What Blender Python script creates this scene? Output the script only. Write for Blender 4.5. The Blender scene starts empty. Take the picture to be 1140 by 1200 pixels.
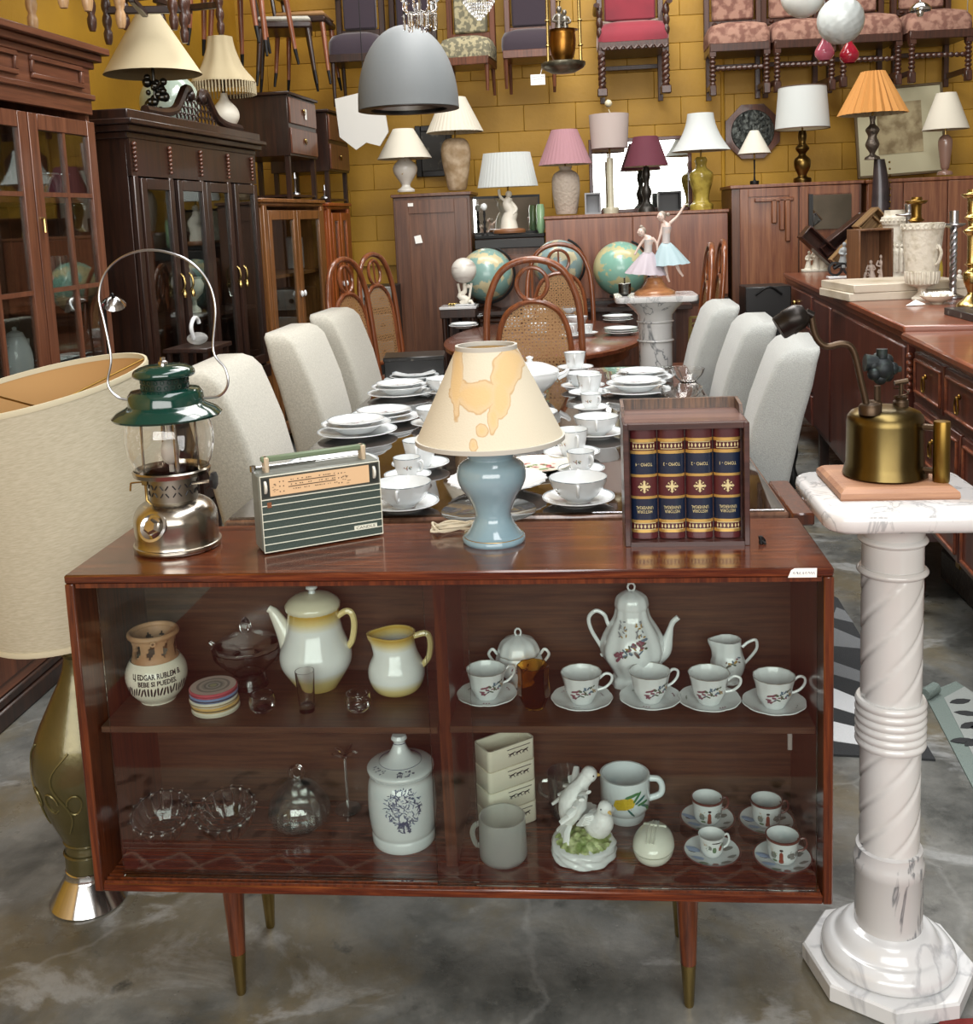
import bpy, math, random
from math import sin, cos, pi, tan, atan2, sqrt, radians
from mathutils import Vector, Matrix
S=bpy.context.scene; COL=S.collection
random.seed(7)
# ---------------------------------------------------------------- camera
FP,CX,CY=1239.4,570.,429.2
CAM=Vector((.2712,-1.7655,1.473)); _p,_r,_y=.1388,-.0417,-.0942
_f=Vector((sin(_y)*cos(_p),cos(_y)*cos(_p),-sin(_p))); _ri=_f.cross(Vector((0,0,1))).normalized(); _up=_ri.cross(_f)
RI=cos(_r)*_ri+sin(_r)*_up; UP=-sin(_r)*_ri+cos(_r)*_up
cd=bpy.data.cameras.new('camera'); cam=bpy.data.objects.new('camera',cd); COL.objects.link(cam); S.camera=cam
cd.sensor_fit='HORIZONTAL'; cd.sensor_width=36; cd.lens=FP/1140*36; cd.shift_y=(CY-600)/1140; cd.clip_start=.05
m=Matrix.Identity(4)
for i in range(3): m[i][0]=RI[i]; m[i][1]=UP[i]; m[i][2]=-_f[i]; m[i][3]=CAM[i]
cam.matrix_world=m
# ---------------------------------------------------------------- view, sky, lights
S.view_settings.view_transform='Standard'; S.view_settings.look='None'; S.view_settings.gamma=1; S.view_settings.use_curve_mapping=False
S.view_settings.exposure=-0.12
S.cycles.transparent_max_bounces=32; S.cycles.max_bounces=10; S.cycles.transmission_bounces=10
W=bpy.data.worlds.new('world'); S.world=W; W.use_nodes=True
bg=W.node_tree.nodes['Background']; bg.inputs[0].default_value=(.90,.95,1,1); bg.inputs[1].default_value=.5
def area(name,loc,rot,sx,sy,e,col=(1,1,1)):
    l=bpy.data.lights.new(name,'AREA'); l.shape='RECTANGLE'; l.size=sx; l.size_y=sy; l.energy=e; l.color=col
    o=bpy.data.objects.new(name,l); o.location=loc; o.rotation_euler=rot; COL.objects.link(o); return o
area('skylight_near',(1.0,-.8,4.55),(0,0,0),1.6,4.6,190,(.97,.98,1))
area('skylight_middle',(.2,2.8,4.55),(0,0,0),1.6,2.6,215,(1,.98,.95))
area('skylight_far',(.6,5.3,4.55),(0,0,0),5.0,.9,130,(1,.97,.92))
area('market_entrance',(.6,-5.7,2.6),(radians(90),0,0),6.4,2.8,450,(1,.985,.955))
# ---------------------------------------------------------------- pixel-to-plane measuring aid, gives real positions on real planes
def P(px,py,**k):
    d=RI*((px-CX)/FP)-UP*((py-CY)/FP)+_f
    (n,v),=k.items(); i='xyz'.index(n); t=(v-CAM[i])/d[i]; return CAM+d*t
def depth(p): return (Vector(p)-CAM).dot(_f)
# ---------------------------------------------------------------- materials
MATS={}
def srgb(c):
    if isinstance(c,str): c=tuple(int(c[i:i+2],16)/255 for i in (0,2,4))
    return tuple(x/12.92 if x<=.04045 else ((x+.055)/1.055)**2.4 for x in c)+(1,)
def mat(name,col='808080',rough=.5,metal=0,trans=0,ior=1.5,coat=0,sheen=0,noise=None,bump=None,emit=None,coord='Object',stretch=(1,1,1),alpha=1,sss=0,spec=.5):
    """noise=(scale,colour2,contrast lo,hi)   bump=(scale,strength)"""
    if name in MATS: return MATS[name]
    m=bpy.data.materials.new(name); m.use_nodes=True; nt=m.node_tree; N=nt.nodes; L=nt.links; b=N['Principled BSDF']
    b.inputs['Base Color'].default_value=srgb(col); b.inputs['Roughness'].default_value=rough; b.inputs['Metallic'].default_value=metal
    b.inputs['Transmission Weight'].default_value=trans; b.inputs['IOR'].default_value=ior; b.inputs['Coat Weight'].default_value=coat
    b.inputs['Coat Roughness'].default_value=.08; b.inputs['Sheen Weight'].default_value=sheen; b.inputs['Alpha'].default_value=alpha
    b.inputs['Specular IOR Level'].default_value=spec
    if sss: b.inputs['Subsurface Weight'].default_value=sss; b.inputs['Subsurface Radius'].default_value=(.03,.02,.01)
    if noise or bump:
        tc=N.new('ShaderNodeTexCoord'); mp=N.new('ShaderNodeMapping'); mp.inputs['Scale'].default_value=stretch; L.new(tc.outputs[coord],mp.inputs[0])
    if noise:
        n=N.new('ShaderNodeTexNoise'); n.inputs['Scale'].default_value=noise[0]; n.inputs['Detail'].default_value=5; L.new(mp.outputs[0],n.inputs[0])
        r=N.new('ShaderNodeValToRGB'); lo,hi=(noise[2],noise[3]) if len(noise)>3 else (.35,.65)
        r.color_ramp.elements[0].position=lo; r.color_ramp.elements[1].position=hi
        r.color_ramp.elements[0].color=srgb(col); r.color_ramp.elements[1].color=srgb(noise[1])
        L.new(n.outputs['Fac'],r.inputs[0]); L.new(r.outputs[0],b.inputs['Base Color'])
    if bump:
        n2=N.new('ShaderNodeTexNoise'); n2.inputs['Scale'].default_value=bump[0]; n2.inputs['Detail'].default_value=4; L.new(mp.outputs[0],n2.inputs[0])
        bp=N.new('ShaderNodeBump'); bp.inputs['Strength'].default_value=bump[1]; bp.inputs['Distance'].default_value=.01
        L.new(n2.outputs['Fac'],bp.inputs['Height']); L.new(bp.outputs[0],b.inputs['Normal'])
    if emit: b.inputs['Emission Color'].default_value=srgb(emit[0]); b.inputs['Emission Strength'].default_value=emit[1]
    MATS[name]=m; return m
def wood(name,c1,c2,rough=.3,axis='x',scale=14,coat=.3,c3=None):
    """grain runs along axis"""
    if name in MATS: return MATS[name]
    m=bpy.data.materials.new(name); m.use_nodes=True; nt=m.node_tree; N=nt.nodes; L=nt.links; b=N['Principled BSDF']
    tc=N.new('ShaderNodeTexCoord'); mp=N.new('ShaderNodeMapping'); s=[scale]*3; s['xyz'.index(axis)]=scale*.045
    mp.inputs['Scale'].default_value=s; L.new(tc.outputs['Object'],mp.inputs[0])
    n=N.new('ShaderNodeTexNoise'); n.inputs['Scale'].default_value=4.5; n.inputs['Detail'].default_value=8; n.inputs['Roughness'].default_value=.7; n.inputs['Distortion'].default_value=.35
    L.new(mp.outputs[0],n.inputs[0]); r=N.new('ShaderNodeValToRGB'); e=r.color_ramp.elements
    e[0].position=.38; e[1].position=.62; e[0].color=srgb(c1); e[1].color=srgb(c2)
    if c3: k=e.new(.5); k.color=srgb(c3)
    L.new(n.outputs['Fac'],r.inputs[0]); L.new(r.outputs[0],b.inputs['Base Color'])
    bp=N.new('ShaderNodeBump'); bp.inputs['Strength'].default_value=.06; bp.inputs['Distance'].default_value=.002; L.new(n.outputs['Fac'],bp.inputs['Height']); L.new(bp.outputs[0],b.inputs['Normal'])
    b.inputs['Roughness'].default_value=rough; b.inputs['Coat Weight'].default_value=coat; b.inputs['Coat Roughness'].default_value=.1
    MATS[name]=m; return m
# ---------------------------------------------------------------- geometry collector
def bez(pts,n=8):
    """Catmull-Rom through pts"""
    pts=[Vector(p) for p in pts]; q=[pts[0]*2-pts[1]]+pts+[pts[-1]*2-pts[-2]]; out=[]
    for i in range(1,len(q)-2):
        for k in range(n):
            t=k/n; a,b,c,d=q[i-1:i+3]
            out.append(.5*((2*b)+(c-a)*t+(2*a-5*b+4*c-d)*t*t+(3*b-a-3*c+d)*t**3))
    out.append(pts[-1]); return out
class G:
    def __init__(s): s.v=[]; s.f=[]; s.mi=[]; s.M=Matrix.Identity(4); s.i=0
    def at(s,loc=(0,0,0),rot=(0,0,0),sc=1):
        from mathutils import Euler
        k=(sc,sc,sc) if not hasattr(sc,'__len__') else sc
        s.M=Matrix.LocRotScale(Vector(loc),Euler(rot),Vector(k)); return s
    def add(s,vs,fs):
        o=len(s.v); M=s.M
        s.v+= [tuple(M@Vector(v)) for v in vs]; s.f+=[tuple(o+i for i in f) for f in fs]; s.mi+=[s.i]*len(fs); return s
    def box(s,c,d,b=0,rz=0):
        hx,hy,hz=(abs(x)/2 for x in d); cr,sr=cos(rz),sin(rz); cx,cy,cz=c
        if b<=0:
            vs=[(x*hx,y*hy,z*hz) for z in (-1,1) for y in (-1,1) for x in (-1,1)]
            fs=[(0,2,3,1),(4,5,7,6),(0,1,5,4),(2,6,7,3),(0,4,6,2),(1,3,7,5)]
        else:
            b=min(b,hx*.9,hy*.9,hz*.9); vs=[];ix={}
            for X in (-1,1):
                for Y in (-1,1):
                    for Z in (-1,1):
                        for a in range(3):
                            q=[X*(hx-b),Y*(hy-b),Z*(hz-b)]; q[a]+=(X,Y,Z)[a]*b; ix[X,Y,Z,a]=len(vs); vs.append(q)
            fs=[]
            for a in range(3):
                u,w=[k for k in range(3) if k!=a]
                for sg in (-1,1):
                    f=[]
                    for p,q in ((-1,-1),(1,-1),(1,1),(-1,1)):
                        k=[0,0,0]; k[a]=sg;k[u]=p;k[w]=q; f.append(ix[k[0],k[1],k[2],a])
                    if (sg>0)==(a==1): f=f[::-1]
                    fs.append(tuple(f))
            for a in range(3):
                u,w=[k for k in range(3) if k!=a]
                for p in (-1,1):
                    for q in (-1,1):
                        k1=[0,0,0];k1[a]=-1;k1[u]=p;k1[w]=q;k2=list(k1);k2[a]=1
                        f=(ix[k1[0],k1[1],k1[2],u],ix[k2[0],k2[1],k2[2],u],ix[k2[0],k2[1],k2[2],w],ix[k1[0],k1[1],k1[2],w])
                        fs.append(f if (p*q>0)==(a!=1) else f[::-1])
            for X in (-1,1):
                for Y in (-1,1):
                    for Z in (-1,1):
                        f=tuple(ix[X,Y,Z,a] for a in range(3)); fs.append(f if X*Y*Z>0 else f[::-1])
        return s.add([(cx+x*cr-y*sr,cy+x*sr+y*cr,cz+z) for x,y,z in vs],fs)
    def bb(s,a,b,r=0): return s.box([(a[i]+b[i])/2 for i in range(3)],[b[i]-a[i] for i in range(3)],r)
    def rings(s,R,closed=False,cap0=False,cap1=False,loop=True):
        n=len(R[0]); vs=[p for r in R for p in r]; fs=[]; m=len(R)
        for j in range(m if closed else m-1):
            a=j*n; b=((j+1)%m)*n
            for i in range(n if loop else n-1):
                k=(i+1)%n; fs.append((a+i,a+k,b+k,b+i))
        if cap0: fs.append(tuple(range(n))[::-1])
        if cap1: fs.append(tuple((m-1)*n+i for i in range(n)))
        return s.add(vs,fs)
    def lathe(s,prof,n=32,c=(0,0,0),flute=0,nf=8,sx=1,sy=1,zw=0,cap=True,a0=0,a1=2*pi,tw=0,ff=None):
        """prof: list of (r,z). flute: relative radius ripple"""
        full=abs(a1-a0-2*pi)<1e-6; R=[]
        for k,(r,z) in enumerate(prof):
            g=[]
            for i in range(n if full else n+1):
                t=a0+(a1-a0)*i/n; rr=r*(1+flute*cos(nf*t)) if not ff else r*ff(t,k)
                g.append((c[0]+rr*cos(t+tw*z)*sx,c[1]+rr*sin(t+tw*z)*sy,c[2]+z+(zw*cos(nf*t)*r if zw else 0)))
            R.append(g)
        return s.rings(R,cap0=cap and prof[0][0]>1e-5 and full,cap1=cap and prof[-1][0]>1e-5 and full,loop=full)
    def tube(s,pts,r,n=8,closed=False,cap=True,sy=1):
        pts=[Vector(p) for p in pts]; m=len(pts); R=[]; rad=r if hasattr(r,'__len__') else [r]*m
        t0=(pts[1]-pts[0]).normalized(); u=t0.orthogonal().normalized()
        if abs(t0.z)<.9: u=t0.cross(Vector((0,0,1))).normalized()
        for i,p in enumerate(pts):
            if closed: t=(pts[(i+1)%m]-pts[i-1]).normalized()
            else: t=(pts[min(i+1,m-1)]-pts[max(i-1,0)]).normalized()
            u=(u-t*u.dot(t)); 
            if u.length<1e-6: u=t.orthogonal()
            u.normalize(); w=t.cross(u)
            R.append([tuple(p+u*(rad[i]*cos(2*pi*k/n))+w*(rad[i]*sy*sin(2*pi*k/n))) for k in range(n)])
        return s.rings(R,closed=closed,cap0=cap and not closed,cap1=cap and not closed)
    def ball(s,c,r,n=16,m=10,sx=1,sy=1,sz=1):
        return s.lathe([(max(r*sin(pi*k/m),1e-6 if k in(0,m) else 0),-r*sz*cos(pi*k/m)) for k in range(m+1)],n,c,sx=sx,sy=sy,cap=False)
    def prism(s,poly,z0,z1,axis='z'):
        """polygon (a,b) extruded; axis z:(x,y) axis y:(x,z) axis x:(y,z)"""
        def mk(a,b,z): return {'z':(a,b,z),'y':(a,z,b),'x':(z,a,b)}[axis]
        n=len(poly); vs=[mk(a,b,z0) for a,b in poly]+[mk(a,b,z1) for a,b in poly]
        fs=[tuple(range(n)),tuple(range(2*n-1,n-1,-1))]+[(i,n+i,n+(i+1)%n,(i+1)%n) for i in range(n)]
        return s.add(vs,fs)
    def grid(s,fn,nu,nv,thick=None):
        vs=[fn(i/nu,j/nv) for j in range(nv+1) for i in range(nu+1)]
        return s.add(vs,[(j*(nu+1)+i,j*(nu+1)+i+1,(j+1)*(nu+1)+i+1,(j+1)*(nu+1)+i) for j in range(nv) for i in range(nu)])
    def build(s,name,mt,parent=None,smooth=True,loc=None,ang=38,fix=True,rot=None,rm=0):
        me=bpy.data.meshes.new(name); me.from_pydata(s.v,[],s.f)
        if fix:
            import bmesh
            bm=bmesh.new(); bm.from_mesh(me); bmesh.ops.recalc_face_normals(bm,faces=bm.faces); bm.to_mesh(me); bm.free()
        for x in (mt if isinstance(mt,(list,tuple)) else [mt]): me.materials.append(x)
        if any(s.mi): me.polygons.foreach_set('material_index',s.mi)
        if smooth:
            me.polygons.foreach_set('use_smooth',[True]*len(me.polygons)); me.set_sharp_from_angle(angle=radians(ang))
        o=bpy.data.objects.new(name,me); COL.objects.link(o)
        if parent: o.parent=parent
        if rm:
            md=o.modifiers.new('fuse','REMESH'); md.mode='VOXEL'; md.voxel_size=rm; md.use_smooth_shade=True
        if loc is not None: o.location=loc
        if rot is not None: o.rotation_euler=rot
        return o
def tag(o,label=None,cat=None,group=None,kind=None):
    if label: o['label']=label
    if cat: o['category']=cat
    if group: o['group']=group
    if kind: o['kind']=kind
    return o
def thing(name,label,cat,loc=(0,0,0),rz=0,group=None,rot=None):
    o=bpy.data.objects.new(name,None); o.empty_display_size=.05; COL.objects.link(o); o.location=loc; o.rotation_euler=rot or (0,0,rz)
    return tag(o,label,cat,group)
def dup(o,loc=None,rz=None,label=None,group=None,parent=None,rot=None):
    c=o.copy(); COL.objects.link(c)
    if parent: c.parent=parent
    if loc is not None: c.location=loc
    if rz is not None: c.rotation_euler=(0,0,rz)
    if rot is not None: c.rotation_euler=rot
    if label: c['label']=label
    if group: c['group']=group
    for ch in list(o.children): dup(ch,parent=c)
    return c
def textgeo(txt,size,sx=1,shear=0,space=1,bold=0):
    """flat outline mesh of a word: verts (x,y) centred, faces"""
    cu=bpy.data.curves.new('t','FONT'); cu.body=txt; cu.size=size; cu.align_x='CENTER'; cu.align_y='CENTER'; cu.resolution_u=2; cu.shear=shear; cu.space_character=space; cu.space_line=.9; cu.offset=bold*size
    o=bpy.data.objects.new('t',cu); COL.objects.link(o); dg=bpy.context.evaluated_depsgraph_get(); me=bpy.data.meshes.new_from_object(o.evaluated_get(dg))
    vs=[(v.co.x*sx,v.co.y) for v in me.vertices]; fs=[tuple(p.vertices) for p in me.polygons]
    bpy.data.objects.remove(o); bpy.data.curves.remove(cu); bpy.data.meshes.remove(me); return vs,fs
# ================================================================ shared materials
M_yellow=mat('yellow_block_paint','be9128',.55,noise=(1.6,'a27a22',.35,.7),bump=(30,.25))
M_cab=wood('cabinet_teak','38160c','6e381c',.2,'x',26,.6,'4f2413')
M_cabv=wood('cabinet_teak_upright','3a180c','653217',.28,'z',24,.5)
M_cabin=wood('cabinet_inside_veneer','372518','543925',.45,'x',22,.1)
M_dark=wood('dark_walnut','1c100c','341d13',.38,'z',9,.2)
M_mah=wood('mahogany','472618','6a3d28',.35,'z',8,.3)
M_mahx=wood('mahogany_cross','52301f','754630',.3,'x',8,.3)
M_red=wood('red_brown_veneer','63341f','885839',.4,'z',7,.2)
M_honey=wood('honey_oak','64401f','8c5c33',.35,'z',8,.3)
M_chairw=wood('carved_chair_wood','2f1a13','4c2c20',.4,'z',12,.3)
M_bent=wood('bentwood_beech','5e3018','844a29',.3,'z',9,.5)
M_brass=mat('aged_brass','9a7a3c',.32,1,noise=(9,'6b5228',.4,.7))
M_brassl=mat('bright_brass','a8925c',.25,1)
M_chrome=mat('chrome','c4c4c4',.15,1)
M_steel=mat('nickel_plate','b9b3a8',.22,1,noise=(14,'8d867b',.45,.7))
M_silver=mat('silver','aeb0b4',.28,1)
M_iron=mat('black_iron','1d1d1e',.5,.6)
M_black=mat('black_plastic','121212',.4)
M_porc=mat('white_porcelain','dfe3e4',.12,coat=.4)
M_porcg=mat('pale_grey_porcelain','d6dcde',.12,coat=.4)
M_cream=mat('cream_ceramic','e6e0cd',.2,coat=.3)
M_alab=mat('alabaster','e4e0d2',.45)
M_glass=mat('clear_glass','ffffff',.0,trans=1,ior=1.45)
def thin_glass(name,tint='f4f8f6',gl=1.0,rough=.01,lo=.05,milk=0):
    m=bpy.data.materials.new(name); m.use_nodes=True; nt=m.node_tree; N=nt.nodes; L=nt.links; N.remove(N['Principled BSDF']); out=N['Material Output']
    t=N.new('ShaderNodeBsdfTransparent'); t.inputs[0].default_value=srgb(tint); q=N.new('ShaderNodeBsdfGlossy'); q.inputs['Roughness'].default_value=rough
    lw=N.new('ShaderNodeFresnel'); lw.inputs[0].default_value=1.5; mm=N.new('ShaderNodeMath'); mm.operation='MULTIPLY_ADD'; L.new(lw.outputs[0],mm.inputs[0]); mm.inputs[1].default_value=gl; mm.inputs[2].default_value=lo-.04; mm.use_clamp=True
    x=N.new('ShaderNodeMixShader'); L.new(mm.outputs[0],x.inputs[0]); L.new(t.outputs[0],x.inputs[1]); L.new(q.outputs[0],x.inputs[2]); r=x.outputs[0]
    if milk:
        d=N.new('ShaderNodeBsdfDiffuse'); d.inputs[0].default_value=srgb('dfe3e0'); y=N.new('ShaderNodeMixShader'); y.inputs[0].default_value=milk; L.new(r,y.inputs[1]); L.new(d.outputs[0],y.inputs[2]); r=y.outputs[0]
    L.new(r,out.inputs[0]); return m
M_pane=thin_glass('sheet_glass','f6faf8',.9,.01,.045)
M_thin=thin_glass('thin_clear_glass','fcfdfc',2.0,.02,.06,.03)
M_cutg=mat('pressed_glass','ffffff',.03,trans=1,ior=1.42)
M_pane2=thin_glass('cabinet_pane','f6faf8',.35,.02,.03)
M_paper=mat('paper_tag','eeede8',.8)
M_marble=mat('white_marble','e6e4e0',.18,noise=(3,'b9b9bb',.55,.75),coat=.4,stretch=(1,1,2.2))
M_ink=mat('ink_black','15161a',.5)
M_inkblue=mat('ink_blue','3a4464',.5)
M_gold=mat('gold_print','c9a560',.35,.7)
# ================================================================ the setting
def floor_mat():
    m=bpy.data.materials.new('stained_concrete'); m.use_nodes=True; nt=m.node_tree; N=nt.nodes; L=nt.links; b=N['Principled BSDF']
    tc=N.new('ShaderNodeTexCoord')
    def noise(sc,det,dist=0,st=(1,1,1)):
        mp=N.new('ShaderNodeMapping'); mp.inputs['Scale'].default_value=st; L.new(tc.outputs['Object'],mp.inputs[0])
        n=N.new('ShaderNodeTexNoise'); n.inputs['Scale'].default_value=sc; n.inputs['Detail'].default_value=det; n.inputs['Roughness'].default_value=.62; n.inputs['Distortion'].default_value=dist; L.new(mp.outputs[0],n.inputs[0]); return n.outputs['Fac']
    def ramp(f,a,ca,b_,cb):
        r=N.new('ShaderNodeValToRGB'); r.color_ramp.elements[0].position=a; r.color_ramp.elements[1].position=b_; r.color_ramp.elements[0].color=srgb(ca); r.color_ramp.elements[1].color=srgb(cb); L.new(f,r.inputs[0]); return r.outputs[0]
    def mix(f,a,c):
        x=N.new('ShaderNodeMix'); x.data_type='RGBA'; L.new(f,x.inputs[0]); L.new(a,x.inputs[6]); 
        if isinstance(c,str): x.inputs[7].default_value=srgb(c)
        else: L.new(c,x.inputs[7])
        return x.outputs[2]
    base=ramp(noise(3.5,9,.25),.36,'3e403e',.66,'797a76')
    c=mix(ramp(noise(2.0,8,.5,(1.3,1,1)),.47,'000000',.62,'cccccc'),base,'665a3c')
    c=mix(ramp(noise(9,6,.3),.60,'000000',.72,'ffffff'),c,'2c2d2c')
    c=mix(ramp(noise(2.9,10,.5,(1,1.5,1)),.57,'000000',.63,'bbbbbb'),c,'a2a5a5')
    mp=N.new('ShaderNodeMapping'); L.new(tc.outputs['Object'],mp.inputs[0]); dn=N.new('ShaderNodeTexNoise'); dn.inputs['Scale'].default_value=3; dn.inputs['Detail'].default_value=6; L.new(mp.outputs[0],dn.inputs[0])
    va=N.new('ShaderNodeVectorMath'); va.operation='MULTIPLY_ADD'; L.new(dn.outputs['Color'],va.inputs[0]); va.inputs[1].default_value=(.35,.35,0); L.new(mp.outputs[0],va.inputs[2])
    vo=N.new('ShaderNodeTexVoronoi'); vo.feature='DISTANCE_TO_EDGE'; vo.inputs['Scale'].default_value=.75; L.new(va.outputs[0],vo.inputs[0]); c=mix(ramp(vo.outputs['Distance'],.0015,'777777',.007,'000000'),c,'a4a6a4')
    c=mix(ramp(noise(38,3),.70,'000000',.76,'999999'),c,'a9a9a4'); c=mix(ramp(noise(60,4),.46,'000000',.62,'777777'),c,'565854'); c=mix(ramp(noise(17,8,.2),.55,'000000',.68,'888888'),c,'8d8e88')
    L.new(c,b.inputs['Base Color'])
    L.new(ramp(noise(3,6),.4,'8c8c8c',.7,'c4c4c4'),b.inputs['Roughness'])
    bp=N.new('ShaderNodeBump'); bp.inputs['Strength'].default_value=.35; bp.inputs['Distance'].default_value=.004; L.new(noise(24,6),bp.inputs['Height']); L.new(bp.outputs[0],b.inputs['Normal'])
    return m
YW=7.1
g=G(); g.bb((-4.2,-6,-.12),(5.5,YW+.1,0)); tag(g.build('floor',floor_mat(),smooth=False),'grey stained concrete floor',kind='structure')
g=G(); g.bb((-4.2,YW+.06,0),(5.5,YW+.26,4.6)); wb=tag(g.build('wall_back',M_yellow,smooth=False),'ochre yellow painted concrete block wall',kind='structure')
blk=None; k=0
BW,BH=.425,.212
for row in range(5,19):
    z=.05+row*BH
    x=-3.15+(row%2)*BW/2
    while x<3.75:
        if blk is None:
            g=G(); g.box((0,0,0),(BW-.002,.05,BH-.002),.0028); blk=g.build('block',M_yellow,wb); o=blk
        else:
            o=blk.copy(); COL.objects.link(o)
        o.location=(x+BW/2,YW+.045,z+BH/2); x+=BW
def lineX(d): return -2.4+.067*d      # front line of the row of cabinets on the left, d = distance ahead of the camera
LA=math.atan(.067)
g=G(); g.box((0,0,2.3),(.2,13.5,4.6)); o=tag(g.build('wall_left',M_yellow,smooth=False,loc=(-3.05,1,0),rot=(0,0,-LA)),'ochre yellow side wall behind the tall cabinets',kind='structure')

M_roof=mat('dim_roof_paint','a8a094',.8); M_hall=mat('market_hall_wall','a1968a',.8,noise=(.8,'7f776c',.4,.6))
for nm,a,b,m_ in(('ceiling',(-4.2,-6,4.6),(5.5,YW+.26,4.7),M_roof),('wall_right',(5.4,-6,0),(5.5,YW+.26,4.6),M_hall),('wall_front',(-4.2,-6.1,0),(5.5,-6,4.6),M_hall)):
    g=G(); g.bb(a,b); tag(g.build(nm,m_,smooth=False),{'ceiling':'dim market hall roof','wall_right':'plain side wall of the hall','wall_front':'hall wall behind the viewer'}[nm],kind='structure')
# ================================================================ low display cabinet in front
ZT=.865; ZB=ZT-.621; TH=.017; Z1=ZB+TH; Z2=.553
cab=thing('display_cabinet','low reddish wooden display cabinet with sliding glass panes on tapered legs','cabinet',(0,0,0))
h=.68; CDp=.30
g=G(); g.bb((-h,0,ZT-TH),(h,CDp,ZT),.003); g.build('top',M_cab,cab)
g=G(); g.bb((-h+TH,0.0005,ZB),(h-TH,CDp,ZB+TH),.002); g.build('bottom',M_cab,cab)
for sx in(-1,1):
    g=G(); g.bb((sx*h,0,ZB),(sx*(h-TH),CDp,ZT-TH),.002); g.build('side_panel',M_cabv,cab)
g=G(); g.bb((-h+TH,CDp-.006,ZB+TH),(h-TH,CDp,ZT-TH)); g.build('back_panel',M_cabin,cab)
g=G(); g.bb((-.018,.07,Z1),(.004,CDp-.006,ZT-TH)); g.build('divider',M_cabv,cab)
g=G(); g.bb((-.66,.045,Z2-.013),(-.018,CDp-.006,Z2),.001); g.build('shelf',M_cabin,cab)
g=G(); g.bb((.004,.05,Z2-.013),(.66,CDp-.006,Z2),.001); g.build('shelf',M_cabin,cab)
for nm,z0,z1 in(('lower_track',Z1,Z1+.004),('upper_track',ZT-TH-.008,ZT-TH)):
    g=G()
    for y in(.004,.014,.025): g.bb((-.66,y-.0015,z0),(.66,y+.0015,z1))
    g.build(nm,M_cabv,cab)
g=G(); g.bb((-.629,.0175,Z1+.003),(.050,.0215,ZT-TH-.003),.0008); g.build('glass_pane',M_pane,cab,smooth=False)
g=G(); g.bb((-.026,.0075,Z1+.003),(.654,.0115,ZT-TH-.003),.0008); g.build('glass_pane',M_pane,cab,smooth=False)
M_clip=mat('clear_plastic_clip','b9b2ae',.3,trans=.5)
g=G(); g.bb((.612,.052,Z2-.045),(.62,.058,Z2-.013),.001); g.build('shelf_clip',M_clip,cab)
for sx,y in((-.43,.05),(-.43,.245),(.43,.05),(.43,.245)):
    g=G(); sp=.012*(1 if sx<0 else -1)*0
    x1=sx; g.lathe([(.0215,ZB),(.0205,ZB-.02),(.0145,ZB-.155)],20); 
    l=g.build('leg',M_cabv,cab,loc=(x1,y,0))
    g=G(); g.lathe([(.0148,ZB-.155),(.0142,ZB-.158),(.0095,.004),(.008,0)],20); g.build('brass_ferrule',M_brassl,l)
g=G(); g.prism([(.603,ZT-.0165),(.608,ZT-.004),(.614,ZT-.0005),(.651,ZT-.0005),(.6505,ZT-.0165)],-.0012,-.0002,'y'); o=tag(g.build('price_sticker',M_paper,cab,smooth=False),'white price sticker with handwriting')
g=G()
for i,(x,w,dz) in enumerate([(.611,.003,0),(.616,.003,.001),(.6185,.001,0),(.621,.003,-.001),(.627,.002,0),(.631,.003,0),(.636,.003,.001),(.640,.003,0),(.644,.003,0)]):
    g.tube(bez([(x,-.0016,ZT-.010+dz),(x+w*.6,-.0016,ZT-.0065),(x+w,-.0016,ZT-.011+dz)],3),.0003,4)
g.build('handwriting',M_inkblue,o)
# ---------------------------------------------------------------- helpers for vessels
def LP(px,py,z,prof,z0=0):
    """base-centre pixel on plane z and outline (half width px, pixel row) -> world spot and metric outline"""
    w=P(px,py,z=z); k=depth(w)/FP; out=[]
    for r,yy in prof: out.append((r*k,max(0,P(px,yy,y=w.y).z-z) if yy!=py else 0))
    return w,out
def inner(prof,t,zb=None):
    q=[(max(r-t,.0005),z) for r,z in prof if z>(zb if zb is not None else prof[0][1]+t)]
    return q[::-1]+[(1e-5,(zb if zb is not None else prof[0][1]+t))]
def rad(prof,z):
    for (r0,z0),(r1,z1) in zip(prof,prof[1:]):
        if z0<=z<=z1 and z1>z0: return r0+(r1-r0)*(z-z0)/(z1-z0)
    return prof[-1][0]
def smoothp(prof,n=4): return [(max(p.x,1e-5),p.y) for p in bez([(r,z,0) for r,z in prof],n)]
def vessel(name,mt,parent,prof,t=.002,n=36,**k):
    g=G(); g.lathe([(1e-5,prof[0][1])]+prof+inner(prof,t),n,cap=False,**k); return g.build(name,mt,parent)
def handle(name,mt,parent,pts,r,ang=0,n=8,sy=1,k=6):
    g=G(); c,s=cos(ang),sin(ang); g.tube(bez([(a*c,a*s,z) for a,z in pts],k),r if not hasattr(r,'__len__') else r,n,sy=sy); return g.build(name,mt,parent)
def wrapv(prof,th,z,x,y,off=.0004):
    zz=z+y; r=rad(prof,zz)+off; t=th+x/max(r,.01); return (r*cos(t),r*sin(t),zz)
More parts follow.
